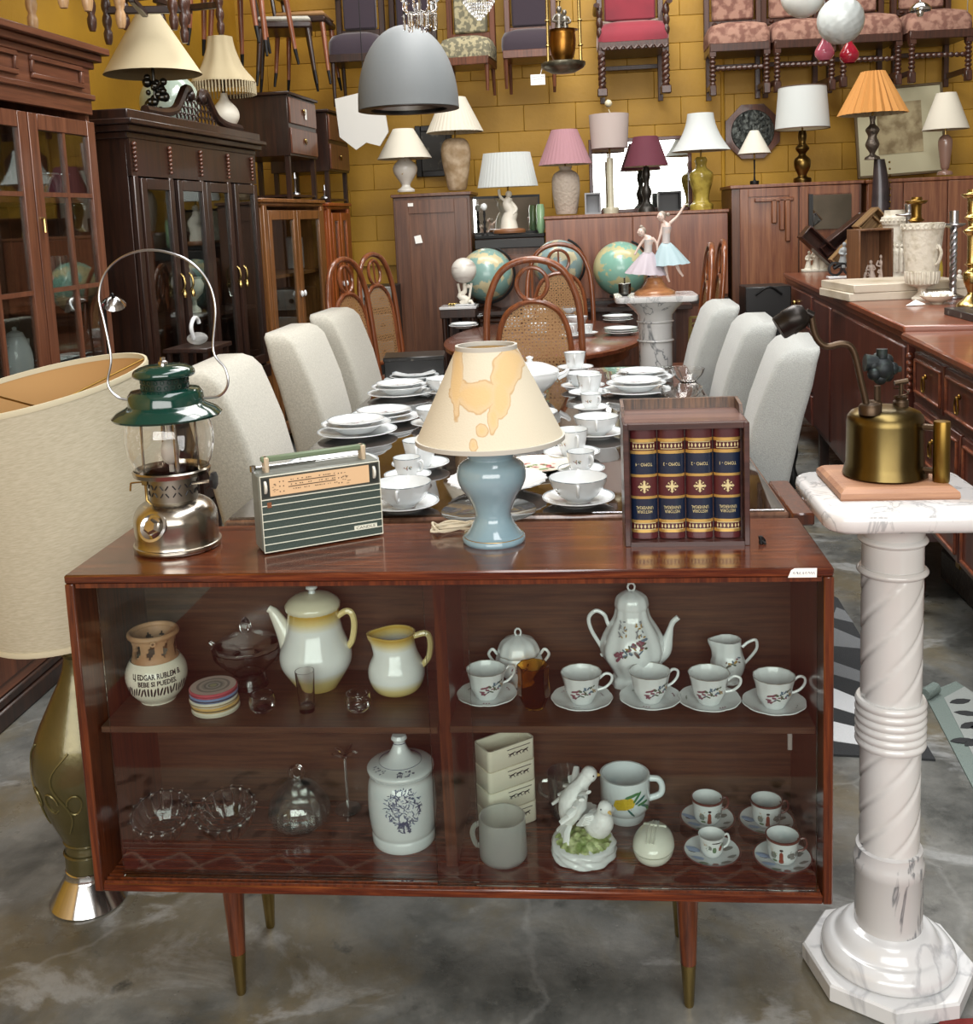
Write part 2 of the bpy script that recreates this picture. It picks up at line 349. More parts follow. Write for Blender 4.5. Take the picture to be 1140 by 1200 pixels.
def blobs(name,mats,parent,prof,th,z,items,off=.0005):
    """items: (x,y,len,wid,angle,mat index) leaf-shaped print following the wall of a vessel"""
    g=G()
    for x,y,a,b,an,mi in items:
        g.i=mi; pts=[]
        for k in range(8):
            u=a*cos(2*pi*k/8)/2; v=b*sin(2*pi*k/8)/2*(1 if k%2 else .8)
            pts.append(wrapv(prof,th,z,x+u*cos(an)-v*sin(an),y+u*sin(an)+v*cos(an),off))
        g.add([wrapv(prof,th,z,x,y,off*1.3)]+pts,[(0,1+k,1+(k+1)%8) for k in range(8)])
    return g.build(name,mats,parent,smooth=False,fix=False)
def wraptext(name,mt,parent,prof,th,z,txt,size,**k):
    vs,fs=textgeo(txt,size,**k); g=G(); g.add([wrapv(prof,th,z,x,y,.0006) for x,y in vs],fs); return g.build(name,mt,parent,smooth=False,fix=False)
M_pr=[mat('print_rose','7d4a58',.4),mat('print_leaf','4f5d48',.4),mat('print_blue','5a7183',.4),mat('print_ochre','a88a4c',.4),mat('print_brown','5b463f',.4)]
def bouquet(s,rnd,n=16,dirn=.35):
    it=[]
    for i in range(n):
        u=i/(n-1)-.5; it.append((u*s*1.1+rnd.uniform(-.08,.08)*s,u*s*dirn+rnd.uniform(-.18,.18)*s,s*rnd.uniform(.12,.3),s*rnd.uniform(.06,.14),rnd.uniform(-1.2,1.2),0 if u<-.25 else rnd.choice([1,2,3,4,1,0])))
    return it
def facing(w): return atan2(CAM.y-w.y,CAM.x-w.x)
# ================================================================ things on top of the cabinet
# ---- pressure lantern
w=P(209,640,z=ZT); K=depth(w)/FP
def LZ(px,py): return P(px,py,y=w.y).z-ZT
lan=thing('camping_lantern','old camping lantern with green enamel hood and tall wire bail handle','lantern',w)
M_green=mat('green_enamel','08332a',.12,coat=.6)
M_mica=mat('lantern_glass','ffffff',0,trans=1,ior=1.45)
zz=lambda y:LZ(205,y)
r=.083
tank=[(.079,0),(.083,.004),(.083,.012),(.079,.017),(.0795,.055),(.078,.068),(.071,.082),(.058,.092),(.046,.096)]
g=G(); g.lathe([(1e-5,0)]+smoothp(tank,3)+[(.03,.098),(1e-5,.099)],40); g.build('fuel_tank',M_steel,lan)
g=G(); a=-1.75
g.at((.079*cos(a),.079*sin(a),.062),(0,radians(65),a)); g.lathe([(.027,0),(.029,.003),(.024,.004),(.018,.001)],24); g.build('filler_recess',M_chrome,lan)
g=G(); g.at((.080*cos(a),.080*sin(a),.062),(0,radians(65),a)); g.lathe([(.0155,.0),(.0155,.007),(.011,.0115),(1e-5,.012)],6); g.build('filler_cap',M_steel,lan,ang=20)
g=G(); fr=[(.045,.094),(.045,.145)]; g.lathe(fr+[(.0435,.145),(.0435,.094)],32,cap=False); fo=g.build('burner_collar',mat('dull_steel','8d887d',.4,1),lan)
g=G()
for q in range(12):
    for s_ in(-1,1):
        th=q*pi/6; g.tube([wrapv(fr,th,.120+d*.011*s_,d*.008,0,.0008) for d in(-1,-.3)],.0012,5); g.tube([wrapv(fr,th,.120+d*.011*s_,d*.008,0,.0008) for d in(.3,1)],.0012,5)
g.build('vent_slots',M_ink,lan)
g=G(); g.lathe([(.066,.146),(.072,.147),(.074,.155),(.071,.158),(.069,.150),(.04,.149)],36,cap=False); g.lathe([(1e-5,.150),(.05,.150)],24); g.build('glass_seat',M_steel,lan)
for k in range(4):
    t=.6+k*pi/2; g=G(); g.tube([(.052*cos(t),.052*sin(t),.148),(.050*cos(t),.050*sin(t),.268)],.0042 if k%2 else .0025,8); g.build('upright',M_steel,lan)
gp=smoothp([(.066,.152),(.077,.175),(.083,.205),(.082,.235),(.072,.262)],4)
g=G(); g.lathe(gp+[(r_-.0016,z_) for r_,z_ in gp[::-1]]+[gp[0]],40,cap=False); g.build('glass_globe',M_mica,lan)
g=G(); g.ball((0,0,.19),.018,14,8,sz=1.5); g.tube([(0,0,.15),(0,0,.27)],.005,8); g.build('mantle',mat('ash_mantle','cfcabd',.9),lan)
hood=[(.101,.258),(.103,.262),(.092,.272),(.077,.279),(.071,.283),(.070,.303),(.064,.310),(.048,.313)]
g=G(); g.lathe(hood+[(.045,.311),(.062,.300),(.068,.28),(.09,.268),(.101,.258)],40,cap=False); hd=g.build('hood',M_green,lan)
g=G(); g.lathe([(.0435,.312),(.0435,.335),(.042,.335),(.042,.312)],32,cap=False); g.build('vent_ring',mat('dark_green_mesh','0a2019',.4),lan)
g=G()
for row in range(2):
    for q in range(22):
        t=(q+.5*row)*2*pi/22; g.at((.0440*cos(t),.0440*sin(t),.3185+row*.010),(0,pi/2,t)); g.lathe([(.0042,0),(.0042,.0012),(.003,.0012),(.003,0)],6,cap=False)
g.build('vent_holes',M_green,lan)
g=G(); g.lathe(smoothp([(.052,.334),(.057,.337),(.058,.342),(.054,.350),(.036,.357),(.012,.359),(1e-5,.3595)],2),36); g.build('vent_cap',M_green,lan)
g=G(); g.lathe([(.009,.357),(.009,.364),(.005,.366),(.005,.372),(1e-5,.373)],12); g.build('cap_nut',M_chrome,lan)
bz=.291; B=[(-.070,0,bz),(-.092,0,bz+.008),(-.107,0,bz+.035),(-.098,0,bz+.082),(-.106,0,bz+.15),(-.113,0,bz+.20),(-.098,0,bz+.245),(-.06,0,bz+.275),(-.008,0,bz+.284),(.05,0,bz+.265),(.088,0,bz+.225),(.101,0,bz+.17),(.093,0,bz+.09),(.113,0,bz+.055),(.116,0,bz+.025),(.100,0,bz+.004),(.070,0,bz)]
g=G(); g.tube(bez([(x*1.06,y+(z-bz)*.06,z) for x,y,z in B],6),.0024,8); g.build('bail_handle',M_silver,lan)
g=G(); g.tube([(.04,-.012,.128),(.083,-.012,.133)],.0035,8); v=g.build('valve_stem',M_steel,lan)
g=G(); g.at((.085,-.012,.133),(0,pi/2,0)); g.lathe([(.006,-.003),(.0165,-.002),(.0165,.004),(.006,.006)],14,flute=.05,nf=7); g.build('valve_knob',M_black,v)
g=G(); g.box((-.055,0,.130),(.012,.012,.012),.001); g.tube(bez([(-.055,0,.13),(-.082,0,.128),(-.085,0,.124),(-.087,0,.112)],4),.0018,6); g.tube([(-.055,0,.13),(-.055,0,.09)],.003,8); g.build('cleaning_lever',M_brassl,lan)
# ---- transistor radio
a=P(309,651,z=ZT); b=P(450,627,z=ZT); rz=atan2(b.y-a.y,b.x-a.x); L=(b-a).length; H=.152; D=.062
rad_=thing('transistor_radio','dark green striped portable transistor radio with cream tuning dial','radio',(a.x,a.y,ZT),rz)
M_rg=mat('radio_green_grille','35433d',.55,bump=(400,.3)); M_rl=mat('radio_lines','d7d8c8',.4); M_rd=mat('radio_dark_case','2a2e2b',.35); M_dial=mat('radio_dial_peach','d6b48c',.35)
g=G(); g.bb((0,.002,.003),(L,D,H),.004); g.build('case',mat('radio_side_grey','6b6f68',.4),rad_)
g=G(); g.bb((.004,-.001,.006),(L-.004,.004,.104)); g.build('speaker_grille',M_rg,rad_)
g=G()
for k in range(7): g.bb((.003,-.0022,.004+k*.0148),(L-.003,0,.0054+k*.0148))
for x in(.002,L-.003): g.bb((x,-.0022,.004),(x+.0012,0,H-.002))
g.bb((.003,-.0022,.1045),(L-.003,0,.106)); g.bb((.002,-.0022,H-.003),(L-.003,0,H-.0015)); g.build('chrome_lines',M_rl,rad_)
g=G(); g.bb((.004,-.001,.107),(L-.004,.004,H-.003)); dp=g.build('dial_panel',mat('radio_panel_silver','55574f',.35,.4),rad_)
g=G(); g.bb((.020,-.002,.111),(L-.024,-.0005,H-.007)); dl=g.build('tuning_dial',M_dial,rad_)
g=G(); g.bb((.005,-.0018,.109),(.020,-.0005,H-.006)); g.build('wheel_recess',M_rd,rad_); g=G(); g.bb((L-.024,-.0018,.109),(L-.006,-.0005,H-.006)); g.build('wheel_recess',M_rd,rad_)
for x in(.0115,L-.0145):
    g=G(); g.at((x,.003,.129),(0,pi/2,0)); g.lathe([(.0125,-.0025),(.0135,-.0015),(.0135,.0015),(.0125,.0025)],20,flute=.02,nf=10); g.build('thumb_wheel',mat('wheel_cream','cfcfc4',.35),rad_)
g=G(); rr=random.Random(3)
for z,x0,x1 in((.1335,.055,.147),(.1245,.055,.147)): g.bb((x0,-.0026,z),(x1,-.002,z+.0014))
for i in range(22):
    for z in(.1375,.1285,.1195):
        if rr.random()<.6: x=.06+i*.0042; g.bb((x,-.0025,z),(x+rr.uniform(.001,.003),-.002,z+.0016))
for x in(.038,.045,.152,.158):
    for z in(.117,.127,.136): g.bb((x,-.0025,z),(x+.002,-.002,z+.002))
for i in range(14): x=.160+rr.uniform(0,.014); z=.115+rr.uniform(0,.022); g.bb((x,-.0025,z),(x+.003,-.002,z+.0007))
for i in range(10): x=.024+rr.uniform(0,.012); z=.115+rr.uniform(0,.022); g.bb((x,-.0025,z),(x+.003,-.002,z+.0007))
g.build('dial_print',mat('dial_print_brown','4b3a2c',.5),dl,smooth=False)
g=G(); g.bb((L-.060,-.0028,.019),(L-.014,-.0005,.028)); bd=g.build('badge',M_rl,rad_)
vs,fs=textgeo('CANDLE',.0075,sx=1.35); g=G(); g.add([(x+L-.037,-.0031,y+.0235) for x,y in vs],fs); g.build('badge_lettering',M_rd,bd,smooth=False,fix=False)
g=G(); g.bb((.013,-.0026,.090),(.021,-.0005,.100)); g.build('emblem',mat('emblem_copper','a06a4c',.3,.6),rad_)
for x in(.018,L-.030):
    g=G(); g.bb((x,.020,H-.002),(x+.009,.045,H+.028),.002); g.build('handle_post',mat('handle_post_tan','b7a58c',.4),rad_)
g=G(); g.bb((.014,.026,H+.018),(L-.018,.040,H+.028),.002); g.build('carry_handle',mat('handle_green','64745a',.45),rad_)
g=G(); g.tube([(.008,.052,H+.004),(L*.52,.052,H+.004)],[.0032,.0028],10); g.tube([(L*.52,.052,H+.004),(L*.9,.052,H+.004)],.0012,8); g.lathe([(.006,0),(.006,.011)],12,(.002,.052,H-.002)); g.build('antenna',M_chrome,rad_)
# ---- blue table lamp
w=P(579,633,z=ZT); 
tl=thing('table_lamp','pale blue ceramic table lamp with water-stained cream shade','lamp',w)
M_blue=mat('blue_glaze','8eaab5',.12,coat=.6,noise=(5,'7c99a6',.4,.7))
prof=smoothp([(.058,0),(.060,.004),(.059,.010),(.052,.016),(.040,.034),(.034,.052),(.042,.078),(.060,.108),(.0655,.128),(.062,.147),(.048,.158),(.043,.163),(.047,.170),(.047,.178),(.040,.184),(.02,.188)],4)
g=G(); g.lathe([(1e-5,0)]+prof+[(1e-5,.189)],48); g.build('lamp_base',M_blue,tl)
g=G()
for z_ in(.012,.176):
    g=G(); g.lathe([(rad(prof,z_)+.0012,z_-.0007),(rad(prof,z_)+.0012,z_+.0007)],40,cap=False); g.build('gilt_line',M_gold,tl)
def shade(name,mt,parent,r0,z0,r1,z1,n=48,t=.0015,pleat=0,npl=30,sx=1,sy=1,trim=None,lining=None,tilt=None,c=(0,0,0),curve=0):
    k=7; pr=[]
    for i in range(k+1):
        u=i/k; rr_=r0+(r1-r0)*u-curve*4*u*(1-u); pr.append((rr_,z0+(z1-z0)*u))
    nn=npl*4 if pleat else n
    g=G(); g.lathe(pr+[(a_-t,z_) for a_,z_ in pr[::-1]]+[pr[0]],nn,c,flute=pleat,nf=npl,cap=False,sx=sx,sy=sy); s_=g.build(name,mt,parent,ang=60)
    if trim:
        for rr_,zz_ in((r0,z0),(r1,z1)):
            g=G(); g.lathe([(rr_+.002,zz_-.004),(rr_+.002,zz_+.004),(rr_-.003,zz_+.004),(rr_-.003,zz_-.004),(rr_+.002,zz_-.004)],n,c,cap=False,sx=sx,sy=sy); g.build('shade_trim',trim,s_)
    if lining:
        g=G(); g.lathe([(a_-t*1.5,z_) for a_,z_ in pr],nn,c,flute=pleat,nf=npl,cap=False,sx=sx,sy=sy); g.build('shade_lining',lining,s_,fix=False)
    return s_
def stain_mat():
    m=mat('stained_parchment','c8bfa9',.8,bump=(300,.1)); nt=m.node_tree; N=nt.nodes; L_=nt.links; b=N['Principled BSDF']
    tc=N.new('ShaderNodeTexCoord'); n=N.new('ShaderNodeTexNoise'); n.inputs['Scale'].default_value=16; n.inputs['Detail'].default_value=3; n.inputs['Distortion'].default_value=.5; L_.new(tc.outputs['Object'],n.inputs[0])
    sp=N.new('ShaderNodeSeparateXYZ'); L_.new(tc.outputs['Object'],sp.inputs[0])
    def M2(op,a,b_,c_=None):
        x=N.new('ShaderNodeMath'); x.operation=op
        for i,v in enumerate((a,b_,c_)):
            if v is None: continue
            if hasattr(v,'default_value'): L_.new(v,x.inputs[i])
            else: x.inputs[i].default_value=v
        return x.outputs[0]
    f=None
    for cx_,cz_,rx,rz_,wt in((-.050,.31,.012,.062,1),(-.02,.295,.045,.028,1),(.040,.335,.026,.038,1),(.030,.29,.016,.04,.9),(.018,.255,.012,.03,.8),(-.003,.236,.016,.014,.8),(-.018,.215,.010,.018,.6)):
        dx=M2('DIVIDE',M2('SUBTRACT',sp.outputs[0],cx_),rx); dz=M2('DIVIDE',M2('SUBTRACT',sp.outputs[2],cz_),rz_)
        d=M2('SQRT',M2('ADD',M2('MULTIPLY',dx,dx),M2('MULTIPLY',dz,dz)),0.); v=M2('MULTIPLY',M2('SUBTRACT',1.45,d),wt); f=v if f is None else M2('MAXIMUM',f,v)
    front=M2('LESS_THAN',sp.outputs[1],0.)
    f=M2('ADD',f,M2('MULTIPLY',M2('SUBTRACT',n.outputs['Fac'],.5),1.6)); f=M2('MULTIPLY',f,front)
    r_=N.new('ShaderNodeValToRGB'); e=r_.color_ramp.elements; e[0].position=.40; e[0].color=srgb('c8bfa9'); e[1].position=.47; e[1].color=srgb('b3956a')
    k=e.new(.56); k.color=srgb('c6ae88'); k=e.new(.9); k.color=srgb('c9ac7c'); L_.new(f,r_.inputs[0])
    L_.new(r_.outputs[0],b.inputs['Base Color']); b.inputs['Transmission Weight'].default_value=0
    return m
M_lin=mat('warm_lining','cfb07a',.8)
shade('lamp_shade',stain_mat(),tl,.139,.200,.056,.372,trim=mat('shade_trim_grey','b3b0a6',.8),lining=M_lin)
g=G(); g.tube([(0,0,.18),(0,0,.26)],.008,10); g.ball((0,0,.29),.028,16,10,sz=1.2); g.build('bulb',mat('opal_bulb','efece4',.3),tl)
g=G(); g.tube([(-.054,0,.362),(0,.0,.358),(.054,0,.362)],.0015,6); g.tube([(0,-.054,.362),(0,0,.358)],.0015,6); g.tube([(0,0,.358),(0,0,.30)],.0015,6); g.build('shade_spider',M_brassl,tl)
g=G(); rr=random.Random(5); pts=[(-.045,.03,.004),(-.06,.045,.004)]
for i in range(26):
    t=i*.9; pts.append((-.082+.040*cos(t*1.0)+rr.uniform(-.01,.01),.045+.016*sin(t*1.7),.006+.016*abs(sin(i*.55))))
pts+=[(-.10,.06,.004),(-.07,.07,.004)]
g.tube(bez(pts,4),.0027,6); g.build('knotted_cord',mat('cord_ivory','cfc5ad',.6),tl)
# ---- box with four book spines
a=P(735,641,z=ZT); b=P(879,643,z=ZT); bx=thing('spine_front_box','dark wooden storage box fronted by four gilded encyclopedia spines','box',((a.x+b.x)/2,a.y,ZT),0)
bw=.225; bh=.228; bd_=.15
M_bw=wood('dark_stained_box','2f1a17','4a2c26',.35,'x',12,.2)
g=G()
g.bb((-bw/2,0,0),(-bw/2+.010,bd_,bh),.001); g.bb((bw/2-.010,0,0),(bw/2,bd_,bh),.001); g.bb((-bw/2+.01,0,0),(bw/2-.01,bd_,.008)); g.bb((-bw/2+.01,0,bh-.010),(bw/2-.01,.012,bh)); g.bb((-bw/2+.01,.03,.008),(bw/2-.01,bd_,bh-.01)); g.build('box_body',M_bw,bx)
g=G(); g.bb((-bw/2+.004,.012,bh-.004),(bw/2-.004,bd_-.008,bh+.002)); g.build('box_lid',wood('box_lid_wood','5a403b','77594f',.3,'x',10,.3),bx)
g=G(); g.bb((-bw/2,bd_-.008,bh),(bw/2,bd_,bh+.022)); g.prism([(.075,bh),(bd_,bh),(bd_,bh+.022),(.085,bh+.018)],-bw/2,-bw/2+.006,'x'); g.prism([(.075,bh),(bd_,bh),(bd_,bh+.022),(.085,bh+.018)],bw/2-.006,bw/2,'x'); g.build('raised_rim',wood('rim_zebra','2d1f17','6a4b33',.4,'z',40,.1),bx)
M_bk={'m':mat('maroon_leather','4a1c1f',.35,coat=.3),'n':mat('navy_leather','0e1c33',.35,coat=.3),'g':M_gold}
bands=[(0,.012,'m'),(.012,.018,'g'),(.018,.030,'m'),(.030,.036,'g'),(.036,.076,'n'),(.076,.081,'g'),(.081,.117,'m'),(.117,.122,'g'),(.122,.160,'n'),(.160,.166,'g'),(.166,.182,'m'),(.182,.188,'g'),(.188,.206,'m')]
sw=.0502; x0=-2*sw
for i in range(4):
    xc=x0+sw*(i+.5); sp_=thing('book_spine',None,None,(xc,.026,.010)); sp_.parent=bx; 
    g=G()
    for z0,z1,c in bands:
        g.i='mng'.index(c); e=.0006 if c=='g' else 0
        g.lathe([((sw/2-.0012)+e,z0),((sw/2-.0012)+e,z1)],10,a0=pi,a1=2*pi,sy=.45,cap=False)
    g.build('leather_binding',[M_bk['m'],M_bk['n'],M_bk['g']],sp_,fix=False)
    R_=sw/2+.0005
    def SP(x,y): t=1.5*pi+x/R_; return (R_*cos(t),R_*.45*sin(t)-.0006,y)
    g=G()
    for zc in(.024,.175):
        for q in range(7):
            x=-.021+q*.007; hh=.0045
            g.add([SP(x-.002,zc),SP(x,zc-hh),SP(x+.002,zc),SP(x,zc+hh)],[(0,1,2,3)])
        for zz_ in(zc-.0065,zc+.0055): g.add([SP(x_,zz_+d) for d in(0,.0012) for x_ in(-.022,-.011,0,.011,.022)],[(k,k+1,k+6,k+5) for k in range(4)])
    for an in range(4):
        c_,s_=cos(an*pi/2),sin(an*pi/2)
        for pl in([(0,-.003),(.006,-.002),(.013,0),(.006,.002),(0,.003)],[(.008,-.004),(.011,-.001),(.011,.001),(.008,.004),(.0095,0)],[(.003,.003),(.008,.006),(.006,.008)]):
            g.add([SP(x*c_-y*s_,.099+x*s_+y*c_) for x,y in pl],[tuple(range(len(pl)))])
    for txt,sz,zc,sxx in(('TOMO - %d'%(4-i),.0088,.141,.85),('HISTORIA\nUNIVERSAL',.0085,.056,.78)):
        vs,fs=textgeo(txt,sz,sx=sxx); g.add([SP(-x,zc-y) for x,y in vs],fs)
    g.build('gilt_print',mat('pale_gilt','cdbf8e',.4,.2),sp_,smooth=False,fix=False)
w=P(888,637,z=ZT); ks=thing('small_key_bunch','small black metal keys lying beside the book-spine box','keys',w)
rr=random.Random(2)
for i in range(4):
    t=rr.uniform(0,6); g=G(); g.lathe([(.004,0),(.004,.003),(.002,.003),(.002,0),(.004,0)],10,(0.006*cos(t),.006*sin(t),.001+i*.003),cap=False); g.tube([(.009*cos(t),.009*sin(t),.003+i*.003),(.015*cos(t),.015*sin(t),.002+i*.001)],.0014,6); g.box((.014*cos(t),.014*sin(t),.003),(.004,.004,.0015)); g.build('key',M_iron,ks)
# ================================================================ upper left shelf
LP0=LP
def LP(px,py,z,prof):
    w=P(px,py,z=z); k=depth(w)/FP; rm=max(r for r,_ in prof)*k; y=min(w.y,.2955-rm)
    if y<w.y-1e-4: w=P(px,py,y=y); w=Vector((w.x,y,z))
    k=depth(w)/FP; return w,[(r*k,max(0,P(px,yy,y=w.y).z-z) if yy!=py else 0) for r,yy in prof]
# ---- painted clay jug with writing
w,p=LP(186,818,Z2,[(20,818),(21,816),(30,806),(35,792),(34,780),(28,769)])
jg=thing('puzzle_jug','round white and tan clay jug painted with black words','jug',w,facing(w)+pi/2)
body=smoothp([(p[0][0],0),(p[1][0],.004)]+p[2:],4); zt=p[-1][1]; K=depth(w)/FP
g=G(); g.lathe([(1e-5,0)]+body,40,cap=False); g.build('jug_body',M_cream,jg)
M_clay=mat('tan_clay','b68d68',.55,noise=(20,'9a7250',.4,.7))
neck=[(.0455,zt-.001),(.0425,zt+.006),(.041,zt+.028),(.0445,zt+.047)]
zr=zt+.047; g=G(); nn=64; rows=10
def hole(i,j):  # slanted leaf openings round the neck
    u=(i/nn*9)%1; v=j/rows; c=.5+(v-.5)*.42; return abs(u-c)<.24*sin(pi*min(max((v-.12)/.76,0),1)) and .12<v<.88
vs=[];fs=[]
for lay in(0,.0035):
    o=len(vs)
    for j in range(rows+1):
        for i in range(nn): r_=rad(neck,neck[0][1]+(zr-neck[0][1])*j/rows)-lay; t=2*pi*i/nn; vs.append((r_*cos(t),r_*sin(t),neck[0][1]+(zr-neck[0][1])*j/rows))
    for j in range(rows):
        for i in range(nn):
            if not hole(i+.5,j+.5): k=(i+1)%nn; fs.append((o+j*nn+i,o+j*nn+k,o+(j+1)*nn+k,o+(j+1)*nn+i))
g.add(vs,fs); g.build('pierced_neck',M_clay,jg,fix=False)
g=G(); g.lathe([(.0455+.005*cos(t*pi/5),zr+.003+.006*sin(t*pi/5)) for t in range(11)],40,cap=False); rim=g.build('jug_rim',M_clay,jg)
for t in(-pi/2-.05,):
    g=G(); g.at((.049*cos(t),.049*sin(t),zr-.003),(pi/2,0,0)); g.lathe([(.0055,-.003),(.0055,.003),(.0025,.003),(.0025,-.003),(.0055,-.003)],14,cap=False); g.build('spout_hole',M_clay,jg)
zs1=p[4][1]
wraptext('jug_lettering',M_ink,jg,body,-pi/2,zs1,'LJ EDGAR RUBLEM B.',.0135,sx=.80,bold=.03)
wraptext('jug_lettering',M_ink,jg,body,-pi/2,zs1-.0135,'BEBE SI PUEDES.',.0135,sx=.82,bold=.03)
rr=random.Random(9)
blobs('brush_marks',[M_ink],jg,body,-pi/2,zs1-.031,[((i-13)*.0062,rr.uniform(-.002,.002),.020,.0042,1.45+rr.uniform(-.25,.25),0) for i in range(27)])
# ---- six striped coasters
w=P(252,830,z=Z2); cols=[('cream_grey','c9c4b4'),('ochre_stripe','c0985a'),('off_white_stripe','d8d2be'),('navy_blue','5c7ba6'),('coral_red','b3505a')]
zc=0
for i,(nm,c) in enumerate([('bottom','cdc9b8'),('c2','c3a063'),('c3','d3cdbb'),('c4','6d83a8'),('c5','b2525c')]):
    t_=thing('coaster',{0:'cream coaster at the bottom of the striped stack',1:'ochre edged coaster second from bottom of the striped stack',2:'off-white coaster in the middle of the striped stack',3:'blue edged coaster second from top of the striped stack',4:'red edged coaster with rings, topmost of the striped stack'}[i],'coaster',(w.x+[.002,.0015,-.001,0,0][i],w.y,Z2+zc),0,'striped coasters on the left shelf')
    hh=.0095; R_=.046
    g=G(); g.lathe([(R_-.002,0),(R_,.002),(R_,hh-.002),(R_-.002,hh-.0002)],36); g.build('disc',mat('coaster_'+nm,c,.3,coat=.3),t_)
    g=G(); g.lathe([(R_+.0004,hh*.35),(R_+.0004,hh*.6)],36,cap=False); g.build('edge_line',mat('coaster_line_%d'%i,['b9b49f','55523f','8d7a50','2d3038','8a3a45'][i],.3),t_)
    if i==4:
        for k,(r0,r1,c_) in enumerate([(.0,.007,'a9ab86'),(.007,.010,'807f7c'),(.010,.014,'b5b1a9'),(.014,.018,'817e7a'),(.018,.022,'a39f95'),(.022,.027,'bdb3a8'),(.027,.032,'8d8580'),(.032,.0435,'c8b6ac')]):
            g=G(); g.lathe([(max(r0,1e-5),hh),(r1,hh)],36,cap=False); g.build('painted_ring',mat('coaster_ring_%d'%k,c_,.3,coat=.3),t_)
    zc+=hh
# ---- pressed glass sugar bowl with lid
w,p=LP(292,793,Z2,[(22,793),(18,789),(20,785),(37,768),(40,757)])
t_=thing('glass_sugar_bowl','lidded clear glass sugar bowl beside the yellow and white coffee pot','bowl',w)
vessel('bowl',M_cutg,t_,smoothp(p,3),.003,40,flute=.02,nf=20)
z1=p[-1][1]; k=depth(w)/FP
for s_ in(-1,1): handle('handle',M_cutg,t_,[(.058,z1-.030),(.070,z1-.012),(.076,z1+.010),(.066,z1-.002)],.0035,0 if s_>0 else pi)
g=G(); g.lathe(smoothp([(.066,z1+.001),(.064,z1+.008),(.045,z1+.018),(.018,z1+.026),(.010,z1+.030)],3)+[(1e-5,z1+.03)],40,flute=.02,nf=20); ld=g.build('lid',M_cutg,t_)
g=G(); g.lathe([(.009,z1+.030),(.013,z1+.040),(.0125,z1+.046),(.006,z1+.058),(1e-5,z1+.063)],8,cap=False); g.build('faceted_knob',mat('knob_glass','f5f8f8',.02,trans=1,ior=1.5),ld,ang=20)
# ---- small glasses
M_thick=mat('thick_clear_glass','ffffff',.02,trans=1,ior=1.42)
def salt(px,py,label):
    w,p=LP(px,py,Z2,[(11,py),(15,py-5),(16,py-12),(14,py-19)]); t_=thing('salt_cellar',label,'bowl',w,0,'small clear glass salt cellars')
    vessel('bowl',M_thick,t_,p,.003,28)
salt(308,832,'small clear glass salt cellar next to the striped coasters'); salt(420,831,'small clear glass salt cellar in front of the yellow-rimmed jug')
w,p=LP(360,833,Z2,[(9,833),(9,829),(11.5,786)]); t_=thing('shot_glass','tall narrow clear shot glass with thick base','glass',w)
g=G(); q=[(p[0][0],0),(p[1][0],.004),(p[2][0],p[2][1])]; g.lathe([(1e-5,0)]+q+[(q[2][0]-.0015,q[2][1]),(q[1][0]-.002,.014),(1e-5,.013)],20,cap=False); g.build('tumbler',M_thick,t_)
# ---- coffee pot and milk jug, shaded yellow at rim and foot
def band_mat(name,z0,z1,z2,z3):
    m=mat(name,'e9ecea',.1,coat=.5); nt=m.node_tree; N=nt.nodes; L_=nt.links; b=N['Principled BSDF']; tc=N.new('ShaderNodeTexCoord'); sp=N.new('ShaderNodeSeparateXYZ'); L_.new(tc.outputs['Object'],sp.inputs[0])
    mr=N.new('ShaderNodeMapRange'); mr.inputs[1].default_value=z0; mr.inputs[2].default_value=z3; L_.new(sp.outputs[2],mr.inputs[0]); r_=N.new('ShaderNodeValToRGB'); e=r_.color_ramp.elements; L_.new(mr.outputs[0],r_.inputs[0])
    f=lambda z:(z-z0)/(z3-z0); e[0].position=0; e[0].color=srgb('cdb465'); e[1].position=1; e[1].color=srgb('cdaf60')
    for zz_,c in((z1*.55,'d9c98c'),(z1,'e9ecea'),(z2,'e9ecea'),(z2+(z3-z2)*.5,'dcc88a'),(z3-.004,'c09c45')): k_=e.new(f(zz_)); k_.color=srgb(c)
    L_.new(r_.outputs[0],b.inputs['Base Color']); return m
w,p=LP(372,795,Z2,[(24,795),(34,788),(41,775),(41.5,762),(36,748),(32,735),(30,722),(29.5,712)])
kk=depth(w)/FP
cp=thing('coffee_pot','tall yellow and white china coffee pot with domed lid','teapot',w); zt=p[-1][1]
MB=band_mat('yellow_shaded_china',0,.045,zt-.035,zt); pr=smoothp(p,4)
g=G(); g.lathe([(1e-5,0)]+pr+[(1e-5,zt)],48,ff=lambda t,k:1+.012*cos(24*t)*max(0,(k-16)/12)); g.build('pot_body',MB,cp)
M_yc=mat('cream_yellow_china','dcc98e',.12,coat=.5)
g=G(); a0=[(-.046,0,.078),(-.056,0,.105),(-.068,0,.130),(-.082,0,zt-.008),(-.091,0,zt-.001)]; g.tube(bez(a0,5),[.026-.018*min(1,i/17) for i in range(21)],14); g.build('spout',mat('spout_china','e8e6da',.12,coat=.5),cp)
handle('handle',M_yc,cp,[(.050,zt-.018),(.066,zt-.008),(.078,zt-.012),(.082,zt-.035),(.076,zt-.068),(.064,zt-.085),(.054,zt-.092)],.0065)
g=G(); g.lathe(smoothp([(.053,zt-.001),(.055,zt+.005),(.052,zt+.013),(.038,zt+.024),(.014,zt+.031)],4)+[(1e-5,zt+.031)],48,flute=.015,nf=24); ld=g.build('lid',mat('lid_china','e2dcc0',.12,coat=.5),cp)
g=G(); g.lathe([(.008,zt+.029),(.006,zt+.036),(.012,zt+.041),(.011,zt+.046),(1e-5,zt+.050)],20); g.build('knob',M_porc,ld)
w,p=LP(466,809,Z2,[(20,809),(28,803),(33,790),(32,778),(26,765),(23,752),(24,741)])
